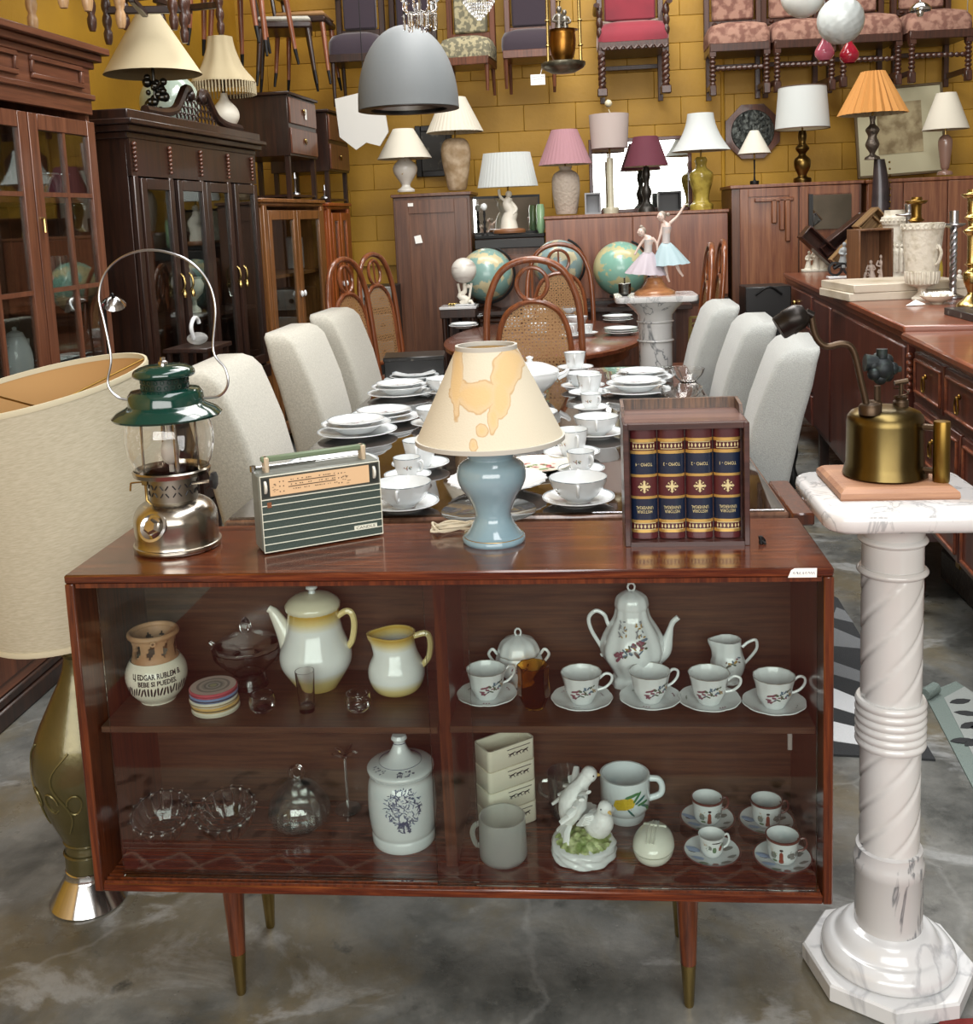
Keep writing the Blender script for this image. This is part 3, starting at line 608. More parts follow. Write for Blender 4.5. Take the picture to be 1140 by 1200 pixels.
mj=thing('milk_jug','yellow-rimmed white china milk jug with angular handle','jug',w); zt=p[-1][1]; pr=smoothp(p,4)
def lip(a,c,ln,wd=.5): return lambda t,k:1+ln*max(0,(k-c)/8)*max(0,cos(t-a))**6
vessel('jug_body',band_mat('yellow_shaded_jug',0,.035,zt-.028,zt),mj,pr,.003,48,ff=lambda t,k:1+(.38*max(0,min(1,(k-17)/6)) if k<26 else .38*max(0,min(1,(33-k)/6)))*max(0,cos(t-pi-.1))**8)
handle('handle',M_yc,mj,[(.036,zt-.008),(.062,zt-.002),(.070,zt-.018),(.066,zt-.050),(.050,zt-.070)],.006)
# ================================================================ upper right shelf: flowered coffee service
def flower_saucer(w,R_,label,group):
    o=dup(SAU,w,random.uniform(0,6),label,group) if SAU else None
    return o
SAU=CUP=None
rng=random.Random(11)
def make_saucer(w,label,group):
    global SAU
    if SAU: return dup(SAU,w,rng.uniform(0,6),label,group)
    s=thing('saucer',label,'saucer',w,0,group); R_=.057
    pr=[(.028,0),(.030,.003),(.045,.008),(R_,.014),(R_-.001,.0155),(.044,.0105),(.028,.006),(1e-5,.0055)]
    g=G(); g.lathe([(1e-5,0)]+pr,64,ff=lambda t,k:1+.035*abs(cos(5*t))**.6*(1 if 3<=k<=6 else .3),cap=False); g.build('dish',M_porc,s)
    g=G()
    for q in range(3):
        t=q*2.1+.4; g.i=q%2
        for k in range(3): x=.043*cos(t+k*.12); y=.043*sin(t+k*.12); g.add([(x,y,.0118),(x+.004,y+.001,.012),(x+.002,y+.004,.0125)],[(0,1,2)])
    g.build('flower_print',[M_pr[0],M_pr[1]],s,smooth=False,fix=False)
    SAU=s; return s
def make_cup(w,rz,label,group):
    global CUP
    if CUP: return dup(CUP,w,rz,label,group)
    s=thing('coffee_cup',label,'cup',w,rz,group); pr=smoothp([(.019,0),(.021,.003),(.0225,.006),(.0305,.022),(.0335,.039),(.0385,.058)],3)
    vessel('bowl',M_porc,s,pr,.0018,48,flute=.012,nf=12)
    handle('handle',M_porc,s,[(.033,.044),(.046,.054),(.057,.050),(.056,.038),(.045,.027),(.030,.022)],.0026)
    blobs('flower_print',M_pr,s,pr,-pi/2+.15,.030,bouquet(.042,rng,30))
    g=G(); g.lathe([(.0387,.0575),(.0387,.0585)],48,cap=False,flute=.012,nf=12); g.build('gilt_rim',mat('grey_gilt','8d8778',.3,.5),s)
    CUP=s; return s
GC='flowered coffee cups of the right shelf'; GS='scalloped saucers of the right shelf'
for i,(px,py,sy,rz,wh) in enumerate([(571,815,820,.4,'beside the lidded sugar bowl, leftmost of the set'),(682,821,825,.05,'right of the amber glass'),(762,820,824,.35,'in front of the flowered teapot'),(831,823,826,-.15,'below the small cream pitcher'),(907,825,830,.1,'at the right end of the upper shelf')]):
    w=P(px,sy,z=Z2); make_saucer(w,'scalloped white saucer under the cup '+wh,GS)
    make_cup(Vector((w.x,w.y,Z2+.006)),rz,'white flowered coffee cup '+wh,GC)
# amber glass
w,p=LP(626,828,Z2,[(12,828),(13,826),(19.5,812),(18,795),(19,779)]); t_=thing('amber_glass','amber brown faceted glass between two white cups','glass',w)
vessel('tumbler',mat('amber_glass','dfa63e',.02,trans=1,ior=1.3),t_,p,.002,8)
# flowered teapot
w,p=LP(742,795,Z2,[(26,795),(25,792),(22,788),(27,779),(36,764),(36,750),(29,735),(21,722),(18.5,712)])
kk=depth(w)/FP; tp=thing('flowered_teapot','tall fluted white teapot with flower print and curled handle','teapot',w); zt=p[-1][1]; pr=smoothp(p,4)
g=G(); g.lathe([(1e-5,0)]+pr+[(1e-5,zt)],64,flute=.035,nf=10); g.build('pot_body',M_porc,tp)
g=G(); g.tube(bez([(.045,0,.055),(.062,0,.068),(.070,0,.095),(.078,0,.122),(.090,0,.134)],6),[.020-.0145*min(1,i/16) for i in range(25)],14); g.build('spout',M_porc,tp)
handle('handle',M_porc,tp,[(-.040,zt-.050),(-.048,zt-.030),(-.054,zt-.014),(-.070,zt-.006),(-.084,zt-.020),(-.080,zt-.045),(-.064,zt-.075),(-.056,zt-.092),(-.062,zt-.098)],.004)
g=G(); q=smoothp([(.0315,zt),(.0325,zt+.008),(.028,zt+.024),(.012,zt+.034)],4); g.lathe(q+[(1e-5,zt+.035)],40,flute=.03,nf=10); ld=g.build('lid',M_porc,tp)
g=G(); g.tube([(.007*cos(t*pi/5),0,zt+.042+.008*sin(t*pi/5)) for t in range(10)],.0022,6,closed=True); g.ball((-.004,0,zt+.050),.0035,8,6); g.build('looped_knob',M_porc,ld)
blobs('flower_print',M_pr,tp,pr,-pi/2-.1,.088,bouquet(.056,rng,34,.5),.003)
blobs('grey_flower_sprays',[mat('print_grey','8b9094',.4),M_pr[3]],tp,pr,-pi/2,.125,[(rng.choice([-.02,.014])+rng.uniform(-.009,.009),rng.uniform(-.014,.014),.006,.003,rng.uniform(0,3),rng.choice([0,0,1])) for _ in range(34)],.0035)
# sugar bowl
w,p=LP(609,799,Z2,[(17,799),(15,795),(22,786),(27,775),(24,764)]); sb=thing('china_sugar_bowl','lidded two-handled flowered sugar bowl behind amber glass','bowl',w); zt=p[-1][1]; pr=smoothp(p,4)
g=G(); g.lathe([(1e-5,0)]+pr+[(1e-5,zt)],60,flute=.03,nf=10); g.build('bowl',M_porc,sb)
for a_ in(0,pi): handle('handle',M_porc,sb,[(.040,zt-.030),(.052,zt-.018),(.060,zt-.004),(.052,zt+.006),(.043,zt-.004)],.003,a_)
g=G(); g.lathe(smoothp([(.041,zt),(.041,zt+.006),(.032,zt+.024),(.012,zt+.034)],4)+[(1e-5,zt+.035)],60,flute=.03,nf=10); ld=g.build('lid',M_porc,sb)
g=G(); g.tube([(.006*cos(t*pi/5),0,zt+.041+.008*sin(t*pi/5)) for t in range(10)],.002,6,closed=True); g.build('looped_knob',M_porc,ld)
blobs('flower_print',M_pr,sb,pr,-pi/2+.1,.045,bouquet(.03,rng,14),.002)
g=G(); g.lathe([(.0425,zt-.0005),(.0425,zt+.0008)],48,cap=False,flute=.03,nf=10); g.build('gilt_rim',MATS['grey_gilt'],sb)
# creamer
w,p=LP(853,797,Z2,[(15,797),(13,794),(18,786),(20,776),(16,762),(15.5,749)]); cr=thing('cream_pitcher','small white flowered cream pitcher with pointed lip','pitcher',w); zt=p[-1][1]; pr=smoothp(p,4)
vessel('pitcher_body',M_porc,cr,pr,.002,48,ff=lambda t,k:(1+.02*cos(10*t))*(1+(.45*max(0,min(1,(k-15)/5)) if k<22 else .45*max(0,min(1,(28-k)/5)))*max(0,cos(t-pi))**10))
handle('handle',M_porc,cr,[(.028,zt-.016),(.040,zt-.006),(.054,zt-.002),(.056,zt-.018),(.046,zt-.034),(.032,zt-.050)],.003)
blobs('flower_print',M_pr,cr,pr,-pi/2,.046,bouquet(.036,rng,18),.001)
# ================================================================ lower left
def petal_bowl(px,py,rz,label,tilt):
    w=P(px,py,z=Z1); s=thing('cut_glass_bowl',label,'bowl',w,rz,'cut glass bowls of the lower shelf',rot=(radians(tilt),0,rz)); s.location.z+=.004+.034*sin(radians(abs(tilt)))
    pr=smoothp([(.030,0),(.034,.003),(.049,.022),(.058,.045),(.060,.058)],4)
    vessel('bowl',M_cutg,s,pr,.004,72,flute=.012,nf=18)
    g=G()
    for i in range(18):
        t=i*2*pi/18; g.tube([( (rad(pr,z_)-.004)*cos(t),(rad(pr,z_)-.004)*sin(t),z_) for z_ in(.012,.025,.04,.052)],[.001,.003,.003,.001],5)
    g.build('ribs',M_thick,s)
    g=G()
    for i in range(18): t=i*2*pi/18; g.ball((.059*cos(t),.059*sin(t),.0575),.0055,8,6,sz=.7)
    g.build('scalloped_rim',M_cutg,s)
    g=G(); g.lathe([(1e-5,.0045),(.012,.006),(.028,.005)],12,flute=.3,nf=6,cap=False); g.build('star_base',M_thick,s)
petal_bowl(194,984,.2,'scalloped cut glass bowl nearest the left side panel',14); petal_bowl(270,980,-.1,'scalloped cut glass bowl beside the glass decanter',14)
w=P(352,965,z=Z1); s=thing('glass_bell_jar','round clear glass lidded dish with ring knob','dish',w)
pr=smoothp([(.040,0),(.056,.010),(.062,.030),(.056,.056),(.036,.082),(.016,.094),(.010,.098)],4)
g=G(); g.lathe([(1e-5,0)]+pr+[(r_-.002 if r_>.003 else r_,z_-.001) for r_,z_ in pr[::-1]],48,flute=.02,nf=24,cap=False); g.build('dome',M_thin,s)
g=G(); g.tube([(.013*cos(t*pi/6),0,.112+.014*sin(t*pi/6)) for t in range(12)],.004,8,closed=True); g.tube([(0,0,.094),(0,0,.10)],.006,8); g.build('ring_knob',M_thick,s)
w=P(408,948,z=Z1); s=thing('glass_flower','clear blown glass flower on a thin stem behind jar','ornament',w)
g=G(); z_=.115; g.tube([(.0,0,.003),(.0,0,z_)],.0025,8); g.lathe([(1e-5,0),(.028,0),(.026,.003),(.004,.005),(1e-5,.006)],24); g.build('stem',M_thin,s)
g=G()
for k in range(5): t=k*1.256; g.tube(bez([(0,0,z_),(.016*cos(t),.016*sin(t),z_+.012),(.030*cos(t),.030*sin(t),z_+.010+.006*(k%2))],3),[.002,.004,.005,.004,.004,.003,.001][:7],6)
g.build('petals',M_thick,s)
# blue printed jar with lid
w,p=LP(474,981,Z1,[(35.5,981),(37,978),(37,971),(36,968),(38,962),(40,940),(38.5,915),(35,907),(36,902),(38,900)])
s=thing('apothecary_jar','white ceramic jar with blue flower basket and tall lid','jar',w); zt=p[-1][1]; pr=p[:1]+smoothp(p[1:],3)
g=G(); g.lathe([(1e-5,0)]+pr+[(1e-5,zt)],48); g.build('jar_body',M_porcg,s)
lp=smoothp([(.063,zt),(.066,zt+.004),(.064,zt+.010),(.046,zt+.016),(.040,zt+.019),(.024,zt+.030),(.0135,zt+.048),(.012,zt+.058),(.016,zt+.063),(.013,zt+.070)],3)
g=G(); g.lathe(lp+[(1e-5,zt+.071)],40); ld=g.build('lid',M_porcg,s)
g=G()
for r_,z_ in((.041,zt+.0182),(.0125,zt+.0555)): g.lathe([(r_+.001,z_-.0006),(r_+.001,z_+.0006)],36,cap=False)
g.build('blue_line',M_inkblue,ld)
rr=random.Random(4); it=[]
for _ in range(230):
    t=rr.uniform(0,2*pi); q=sqrt(rr.random()); it.append((.038*q*cos(t),.010+.038*q*sin(t),rr.uniform(.004,.010),rr.uniform(.0014,.003),rr.uniform(0,3.1),rr.choice([0,0,1])))
for _ in range(50): it.append((rr.uniform(-.012,.012),-.026+rr.uniform(-.012,.010),.007,.003,rr.uniform(0,3.1),0))
blobs('flower_basket_print',[M_inkblue,mat('print_slate','6d7893',.4)],s,pr,facing(w),.088,it)
it=[(( i-9)*.0042+(.0 if i<19 else .0),rr.uniform(-.0025,.0025),.006,.002,rr.uniform(0,3),0) for i in range(20)]
g=G()
for i in range(40):
    t=-pi/2+(-.9 if i<14 else .25)+rr.uniform(-.25,.4); r_=rr.uniform(.046,.058); z_=zt+.0185-(r_-.040)*.35; g.add([(r_*cos(t),r_*sin(t),z_),((r_+.004)*cos(t+.03),(r_+.004)*sin(t+.03),z_-.0008),(r_*cos(t+.08),r_*sin(t+.08),z_+.0004)],[(0,1,2)])
g.build('lid_flower_print',M_inkblue,ld,smooth=False,fix=False)
# ================================================================ lower right
# stack of four square ceramic boxes
w=P(596,950,z=Z1); w.y=.225
for i in range(4):
    s=thing('ceramic_tray','rectangular off-white tray with black running figures, '+['bottom of the stack of four','second from bottom of the stack of four','third from bottom of the stack of four','empty and topmost of the stack of four'][i],'tray',(w.x,w.y-.004,Z1+i*.0445),.60+.015*i,'white rectangular trays in a stack')
    lx,ly,hh,t=.110,.060,.0445,.003
    def rr4(e,z):
        out=[]
        for cx_,cy_,a in((lx/2-.009,ly/2-.009,0),(-lx/2+.009,ly/2-.009,1),(-lx/2+.009,-ly/2+.009,2),(lx/2-.009,-ly/2+.009,3)):
            for k in range(5): an=a*pi/2+k*pi/8; out.append((cx_+(.009-e)*cos(an),cy_+(.009-e)*sin(an),z))
        return out
    g=G(); g.rings([rr4(.003,0),rr4(0,.003),rr4(0,hh),rr4(t,hh),rr4(t,.006)],cap0=True,cap1=True); g.build('tray_body',M_cream,s,ang=50)
    g=G(); g.bb((-.012,-ly/2-.0006,.036),(lx/2-.012,-ly/2+.001,.0372))
    for k in range(3):
        x=.0+k*.016-.006; z=.026
        for a_,b_,c_ in(((x,z),(x+.007,z+.001),.0016),((x,z),(x-.003,z-.004),.0008),((x+.001,z),(x+.001,z-.005),.0008),((x+.007,z),(x+.010,z-.005),.0008),((x+.007,z+.001),(x+.011,z+.003),.0012),((x-.001,z+.001),(x-.004,z+.003),.0008)):
            g.tube([(a_[0],-ly/2-.0003,a_[1]),(b_[0],-ly/2-.0003,b_[1])],c_,4)
    g.build('running_figure_print',M_ink,s,smooth=False)
# frosted glass mug
w,p=LP(590,1003,Z1,[(26,1003),(28,1000),(27,956)]); s=thing('frosted_mug','frosted glass mug standing in front of stacked trays','mug',w); zt=p[-1][1]
M_frost=mat('frosted_glass','eef0ee',.45,trans=.82,ior=1.25)
vessel('mug_body',M_frost,s,[p[0],p[1],(p[1][0],.02),p[2]],.003,36); handle('handle',M_frost,s,[(-.042,zt-.014),(-.054,zt-.022),(-.058,zt-.038),(-.052,zt-.058),(-.042,zt-.062)],.005)
# clear mug behind the doves
w,p=LP(664,952,Z1,[(19,952),(20,950),(22,905)]); s=thing('clear_glass_mug','clear glass mug half hidden behind dove figurine','mug',w); zt=p[-1][1]
vessel('mug_body',M_thin,s,[p[0],p[1],p[2]],.002,30); handle('handle',M_thin,s,[(-.034,zt-.018),(-.050,zt-.022),(-.052,zt-.045),(-.034,zt-.058)],.004)
# doves
w=P(684,1000,z=Z1); dv=thing('dove_figurine','white bisque figurine of two doves on grassy round base','figurine',w); K=depth(w)/FP
M_bisq=mat('bisque_white','eceeee',.4,bump=(90,.25))
bp=smoothp([(.052,0),(.061,.003),(.062,.010),(.060,.016),(.0615,.022),(.059,.028),(.050,.031)],3)
g=G(); g.lathe([(1e-5,0)]+bp+[(1e-5,.033)],48,ff=lambda t,k:1+.025*sin(9*t+k)+.015*cos(5*t)); g.build('scroll_base',M_porc,dv)
g=G(); rr=random.Random(8); ph=[rr.uniform(0,6) for _ in range(6)]
g.grid(lambda u,v:((.054*v+.0001)*cos(2*pi*u),(.054*v+.0001)*sin(2*pi*u),.030+.014*(1-v*v)+.0030*sin(14*v*cos(2*pi*u)+ph[0])*sin(13*v*sin(2*pi*u)+ph[1])+(.002*sin(30*u*6.28) if v>.7 else 0)),48,14); g.build('grass',mat('grass_glaze','7d9150',.4,noise=(60,'c9d3a0',.4,.62),bump=(120,.5)),dv)
def dove(loc,rz,lean,s,up):
    d=thing('dove',None,None,loc,rz); d.parent=dv; d.scale=(s,s,s)
    g=G(); pts=[(-.030,0,.004),(-.018,0,.016),(0,0,.026),(.014,0,.040),(.018,0,.056),(.022,0,.068),(.030,0,.073)] if not up else [(-.010,0,.012),(-.006,0,.028),(.0,0,.046),(.008,0,.064),(.018,0,.080),(.028,0,.092),(.036,0,.096)]
    rads=[.010,.022,.028,.022,.013,.0125,.007] if not up else [.012,.020,.025,.020,.012,.0125,.006]
    bp_=bez(pts,4); R_=[]
    for i in range(len(bp_)): u=i/4; a=int(min(u,5)); R_.append(rads[a]+(rads[a+1]-rads[a])*(u-a))
    g.tube(bp_,R_,16); g.build('dove_body',M_bisq,d)
    hx,hz=pts[-2][0],pts[-2][2]
    g=G(); g.ball((hx+.002,0,hz+.002),.0138,14,10); hd=g.build('dove_head',M_bisq,d)
    g=G(); g.lathe([(.004,0),(.0025,.006),(1e-5,.010)],8); b=g.build('beak',mat('beak_yellow','d8b36a',.4),hd,loc=(hx+.013,0,hz),rot=(0,radians(105),0))
    g=G()
    for y in(-1,1): g.ball((hx+.006,y*.0118,hz+.004),.0019,8,6)
    g.build('eyes',M_ink,hd)
    g=G()  # fan tail
    for k in range(7):
        a=(k-3)*.24; x0,z0=pts[0][0],pts[0][2]; dx,dz=(-.9,-.1) if not up else (-.35,-.93)
        L_=.040; e=(x0+dx*L_*cos(a),L_*sin(a),z0+dz*L_*cos(a) if up else z0+.030*cos(a))
        g.tube([(x0+.008,0,z0+.004),((x0+e[0])/2,e[1]/2,(z0+e[2])/2+.002),e],[.004,.006,.0065],8,sy=.5)
    g.build('tail_feathers',M_bisq,d)
    for y in(-1,1):
        g=G()
        for k in range(5):
            z0=.030+.004*k if not up else .046+.004*k; ex=(-.026+.005*k,y*(.030),.020+.006*k) if not up else ((-.030+.012*k),y*(.030+.003*k),.030+.014*k)
            g.tube([(.008,y*.016,z0+.006),((.008+ex[0])/2,y*.029,(z0+ex[2])/2+.004),ex],[.005,.007,.005],8,sy=.55)
        g.build('wing',M_bisq,d)
    return d
dove((-.018,.008,.048),.25,0,1.12,True); dove((.030,-.006,.040),-1.0,0,1.0,False)
# white mug with corn print
w,p=LP(733,955,Z1,[(21,955),(23,952),(23,947),(26,944),(28.5,938),(29,906)]); s=thing('corn_print_mug','white mug printed with a yellow corn cob behind doves','mug',w); zt=p[-1][1]
pr=p; vessel('mug_body',mat('milk_glass','e3ecef',.15,coat=.3),s,pr,.004,40)
g=G(); g.tube(bez([(.048,0,zt-.010),(.066,0,zt-.012),(.074,0,zt-.026),(.070,0,zt-.044),(.046,0,zt-.054)],5),.0065,10); g.build('handle',MATS['milk_glass'],s)
M_corn=[mat('corn_yellow','d6b62c',.4),mat('corn_brown','9a7a26',.4),mat('corn_green','3f7d4c',.4),mat('corn_teal','2f6d66',.4)]
it=[(-.006+.0,.0,.034,.022,.2,0)]+[(-.016+(k%5)*.005,-.008+(k//5)*.0048,.0018,.0012,0,1) for k in range(20)]+[(.014+.005*k,.006-.006*k+.004,.022,.005,[.9,.5,.1,-.5,-.9][k],2+k%2) for k in range(5)]+[(.006,.013,.024,.006,.3,2),(.004,-.014,.018,.004,-.9,3)]
blobs('corn_print',M_corn,s,pr,facing(w)+.12,zt*.58,[(a*1.35,b*1.35,c*1.35,d*1.35,e,f) for a,b,c,d,e,f in it],.0012)
# egg shaped box
w=P(766,1008,z=Z1); s=thing('egg_trinket_box','pale egg-shaped ceramic trinket box lying on its side','box',w,1.35); s.location.z+=.032
M_egg=mat('egg_glaze','e4e6d8',.15,coat=.4)
def half(nm,sg,e=0):
    g=G(); n=28; R_=[]
    for i in range(1,9):
        ph_=i*pi/2/8; zz_=sg*(.032*cos(ph_))+sg*.0012; row=[]
        for k in range(n): t=2*pi*k/n; row.append(((.054+.005*cos(t))*sin(ph_)*cos(t)*(1+e),.0385*sin(ph_)*sin(t)*(1+e),zz_))
        R_.append(row)
    g.rings(R_,cap0=True,cap1=True); return g.build(nm,M_egg,s)
half('box_base',-1); half('lid',1)
g=G()
for k in(-1,0,1): g.tube(bez([(-.040,k*.006,.026),(0,k*.008,.0338),(.036,k*.005,.0265)],5),.0016,6)
g.tube(bez([(.022,-.020,.026),(.010,0,.0325),(.022,.020,.026)],5),.003,6); g.build('moulded_ribbon',M_egg,s)
# oriental cups
M_rim=mat('maroon_rim','5b2a24',.3,coat=.3); M_sc=[mat('scene_rust','86402f',.4),M_ink,mat('scene_green','5d7a5d',.4),mat('scene_grey','777d7a',.4),mat('scene_sky','8fa5c4',.4),mat('scene_sand','b59b76',.4)]
def geisha(w,rz,small,lc,ls):
    R_=.054; sa=thing('painted_saucer',ls,'saucer',w,0,'painted japanese style saucers')
    pr=[(.026,0),(.029,.003),(.044,.0075),(R_,.0135),(R_-.001,.0148),(.043,.0095),(.026,.005),(1e-5,.0045)]
    g=G(); g.lathe([(1e-5,0)]+pr,48,cap=False); g.build('dish',M_porcg,sa)
    g=G(); g.lathe([(R_-.003,.0137),(R_+.0003,.0135),(R_+.0002,.0152),(R_-.003,.0146)],48,cap=False); g.build('maroon_rim',M_rim,sa)
    g=G(); r_=random.Random(int(rz*100)+5)
    for (x,y,a_,b_,mi) in [(-.034,.010,.030,.016,4),(-.028,-.014,.026,.014,4),(-.018,-.034,.020,.012,2),(0.002,-.040,.014,.016,0),(.024,-.030,.022,.012,3),(.036,-.012,.018,.010,3),(.032,.014,.020,.012,3),(-.036,.004,.016,.006,1)]:
        g.i=mi; k=[]
        for q in range(9):
            t=2*pi*q/9; X=x+a_/2*cos(t)*r_.uniform(.7,1.1); Y=y+b_/2*sin(t)*r_.uniform(.7,1.1); rr_=sqrt(X*X+Y*Y); k.append((X,Y,(.0058+(rr_-.026)/.017*.0045 if rr_<.043 else .0103+(rr_-.043)/.010*.0052) if rr_>.026 else .0056))
        g.add(k,[tuple(range(9))])
    g.build('painted_scene',M_sc,sa,smooth=False,fix=False)
    c=thing('painted_demitasse',lc,'cup',(w.x,w.y,w.z+.0055),rz,'painted japanese style cups'); f=.8 if small else 1
    pr=smoothp([(.016*f,0),(.020*f,.002),(.0265*f,.012),(.028*f,.030),(.031*f,.047*f+.004)],3); zt=pr[-1][1]
    vessel('bowl',M_porcg if not small else M_porc,c,pr,.0015,36)
    if not small: g=G(); g.lathe([(pr[-1][0]+.0006,zt-.003),(pr[-1][0]+.0006,zt+.0008),(pr[-1][0]-.002,zt+.0008)],36,cap=False); g.build('maroon_rim',M_rim,c)
    handle('handle',M_porc if small else M_rim,c,[(.027*f,zt-.008),(.040*f,zt-.006),(.044*f,zt-.018),(.038*f,zt-.028),(.027*f,zt-.032)],.0022)
    th=-pi/2
    it=[(-.006,-.004,.024,.009,pi/2,0),(-.006,.011,.007,.006,0,1),(-.006,-.012,.010,.011,pi/2,0),(.012,.0,.016,.012,.1,3),(.016,-.006,.012,.006,0,3),(-.021,-.002,.012,.016,0,3),(-.018,-.012,.010,.006,0,2),(.026,0,.010,.014,0,3)] if not small else [(-.004,-.004,.008,.014,0,2),(-.012,0,.006,.010,.2,3),(.008,-.002,.007,.012,-.4,0),(0,.010,.020,.003,0,1),(.013,.004,.006,.008,0,2)]
    r2=random.Random(int(w.x*1e4)); it+=[(x0+r2.uniform(-.006,.006),z0+r2.uniform(-.006,.006),r2.uniform(.002,.005),.0012,r2.uniform(0,3),m_) for x0,z0,m_ in((.014,.0,1),(.014,.003,3),(-.019,0,2),(-.022,.006,5),(.024,.004,1)) for _ in range(7)]
    blobs('painted_scene',M_sc,c,pr,th,.025,it)
for px,py,rz,sm,lc in((829,965,.25,0,'beside the egg-shaped box, back left of four'),(898,968,.15,0,'back right of four, nearest the side panel'),(834,1004,.3,1,'small white one with tiny trees, front left of four'),(917,1011,-.05,0,'front right of four, nearest the glass')):
    geisha(P(px,py,z=Z1),rz,sm,'painted demitasse cup '+lc,'painted saucer under the demitasse cup '+lc)
# ================================================================ big floor lamp at the left edge
w=P(105,1053,z=0); fl=thing('floor_lamp','tall floor lamp with huge linen drum shade, engraved bronze urn and chrome foot','lamp',w,rot=(0,-.045*-1,0))
M_urn=mat('olive_bronze_enamel','5d5636',.3,.6,noise=(4,'443f27',.4,.7),bump=(26,.15),coat=.3)
k=depth(w)/FP
def FZ(y): return P(100,y,y=w.y).z
g=G(); g.lathe([(1e-5,0),(.082,0),(.083,.006),(.050,.062),(.047,.066),(.047,.080),(.040,.086),(1e-5,.086)],40); g.build('chrome_foot',M_chrome,fl)
zu=lambda y:FZ(y)
pr=smoothp([(.046,.084),(.046,.120),(.043,.124),(.045,.128),(.043,.145),(.050,.160),(.078,.225),(.100,.300),(.103,.345),(.092,.400),(.060,.475),(.036,.530),(.026,.580),(.026,.640),(.030,.648)],4)
g=G(); g.lathe([(1e-5,.084)]+pr+[(1e-5,.649)],48); g.build('urn_body',M_urn,fl)
g=G()
for z_ in(.122,.150,.578): g.lathe([(rad(pr,z_)+.001,z_-.003),(rad(pr,z_)+.004,z_),(rad(pr,z_)+.001,z_+.003)],36,cap=False)
g.build('ring_moulding',M_urn,fl)
g=G()
for s_ in range(6):
    th=-pi/2+s_*pi/3
    def W3(x,y): return wrapv(pr,th,.30,x,y,.0015)
    g.tube([W3(.012*sin(q*.5)*(1+q*.08)+.0,-.10+q*.014) for q in range(15)],.0022,5)
    for m_ in(-1,1): g.tube([W3(m_*(.010+.022*(1-cos(q*.42))*exp_) ,-.02+.024*sin(q*.42)) for q in range(14) for exp_ in(1-q*.04,)],.002,5)
g.build('engraved_scrolls',mat('bronze_scroll','6f6740',.35,.6),fl)
g=G(); g.tube([(0,0,.64),(0,0,1.05)],.010,10); g.build('lamp_pole',M_urn,fl)
g=G(); g.tube([(0,0,1.0),(-.05,.15,1.10)],.004,6); g.build('harp',M_brassl,fl)
sc=P(44,452,y=.47); sb_=P(58,722,y=.47); sc.x-=0
M_lp=mat('linen_shade_weave','b9b29c',.9,noise=(60,'aaa28b',.35,.65),bump=(500,.3),stretch=(1,1,8)); M_kraft=mat('tan_shade_lining','b48d5a',.85)
ax=(sc-sb_); Ls=ax.length; q=Vector((0,0,1)).rotation_difference(ax.normalized()); 
rt=(sc-sb_).normalized(); tilt=Matrix.Rotation(radians(7),4,'X')@Matrix.Rotation(radians(-8),4,'Y')
sh=shade('lamp_shade',M_lp,None,.266,-.525,.240,0,64,.002,lining=M_kraft); sh.parent=fl
sh.matrix_parent_inverse=Matrix.Identity(4)
Mw=Matrix.Translation(sc)@tilt; Mf=Matrix.Translation(w)@Matrix.Rotation(.045,4,'Y'); sh.matrix_basis=Mf.inverted()@Mw
for rr_,z_ in((.2395,-.004),(.266,-.521)):
    g=G(); g.lathe([(rr_+.002,z_-.006),(rr_+.003,z_),(rr_+.002,z_+.006),(rr_-.003,z_+.006),(rr_-.003,z_-.006),(rr_+.002,z_-.006)],64,cap=False); g.build('shade_trim',mat('linen_trim','bfb79c',.85),sh)
g=G()
for a_ in(.6,.6+2.094,.6+4.189): g.tube([(.237*cos(a_),.237*sin(a_),-.006),(0,0,-.055)],.0022,6)
g.tube([(0,0,-.09),(0,0,-.05)],.012,10); g.build('shade_spider',M_brass,sh)
# ================================================================ white marble pedestal at the right
cx_,cy_=.820,.158
pd=thing('marble_pedestal','white marble column pedestal with spiral shaft and octagonal base','pedestal',(cx_,cy_,0))
def marble(name,c1,c2,sc=5,rot=.6,rough=.16):
    m=mat(name,c1,rough,coat=.4); nt=m.node_tree; N=nt.nodes; L_=nt.links; b=N['Principled BSDF']
    tc=N.new('ShaderNodeTexCoord'); mp=N.new('ShaderNodeMapping'); mp.inputs['Rotation'].default_value=(.3,rot,.2); mp.inputs['Scale'].default_value=(sc,sc,sc*.35); L_.new(tc.outputs['Object'],mp.inputs[0])
    n=N.new('ShaderNodeTexNoise'); n.inputs['Scale'].default_value=1; n.inputs['Detail'].default_value=7; n.inputs['Distortion'].default_value=1.4; L_.new(mp.outputs[0],n.inputs[0])
    r_=N.new('ShaderNodeValToRGB'); e=r_.color_ramp.elements; e[0].position=.42; e[0].color=srgb(c1); e[1].position=.72; e[1].color=srgb(c1)
    k=e.new(.535); k.color=srgb(c1); k=e.new(.57); k.color=srgb(c2); k=e.new(.60); k.color=srgb(c1); L_.new(n.outputs['Fac'],r_.inputs[0]); L_.new(r_.outputs[0],b.inputs['Base Color']); return m
M_m1=marble('polished_marble','c9cbcc','aeb0b3',5); M_m2=marble('grey_veined_marble','bdbdbc','6f7275',9,.8); M_m3=mat('spiral_marble','cbccca',.2,noise=(3,'bdbab6',.4,.8),coat=.4); M_m4=marble('top_marble','d2d2d2','a8aaac',14,.9)
R8=.158
def octo(r,z): return [(r*cos(radians(170+45*i)),r*sin(radians(170+45*i)),z) for i in range(8)]
g=G(); g.rings([octo(R8-.004,0),octo(R8,.004),octo(R8,.032),octo(R8-.004,.036)],cap0=True,cap1=True); g.build('octagonal_base',M_m1,pd,ang=30)
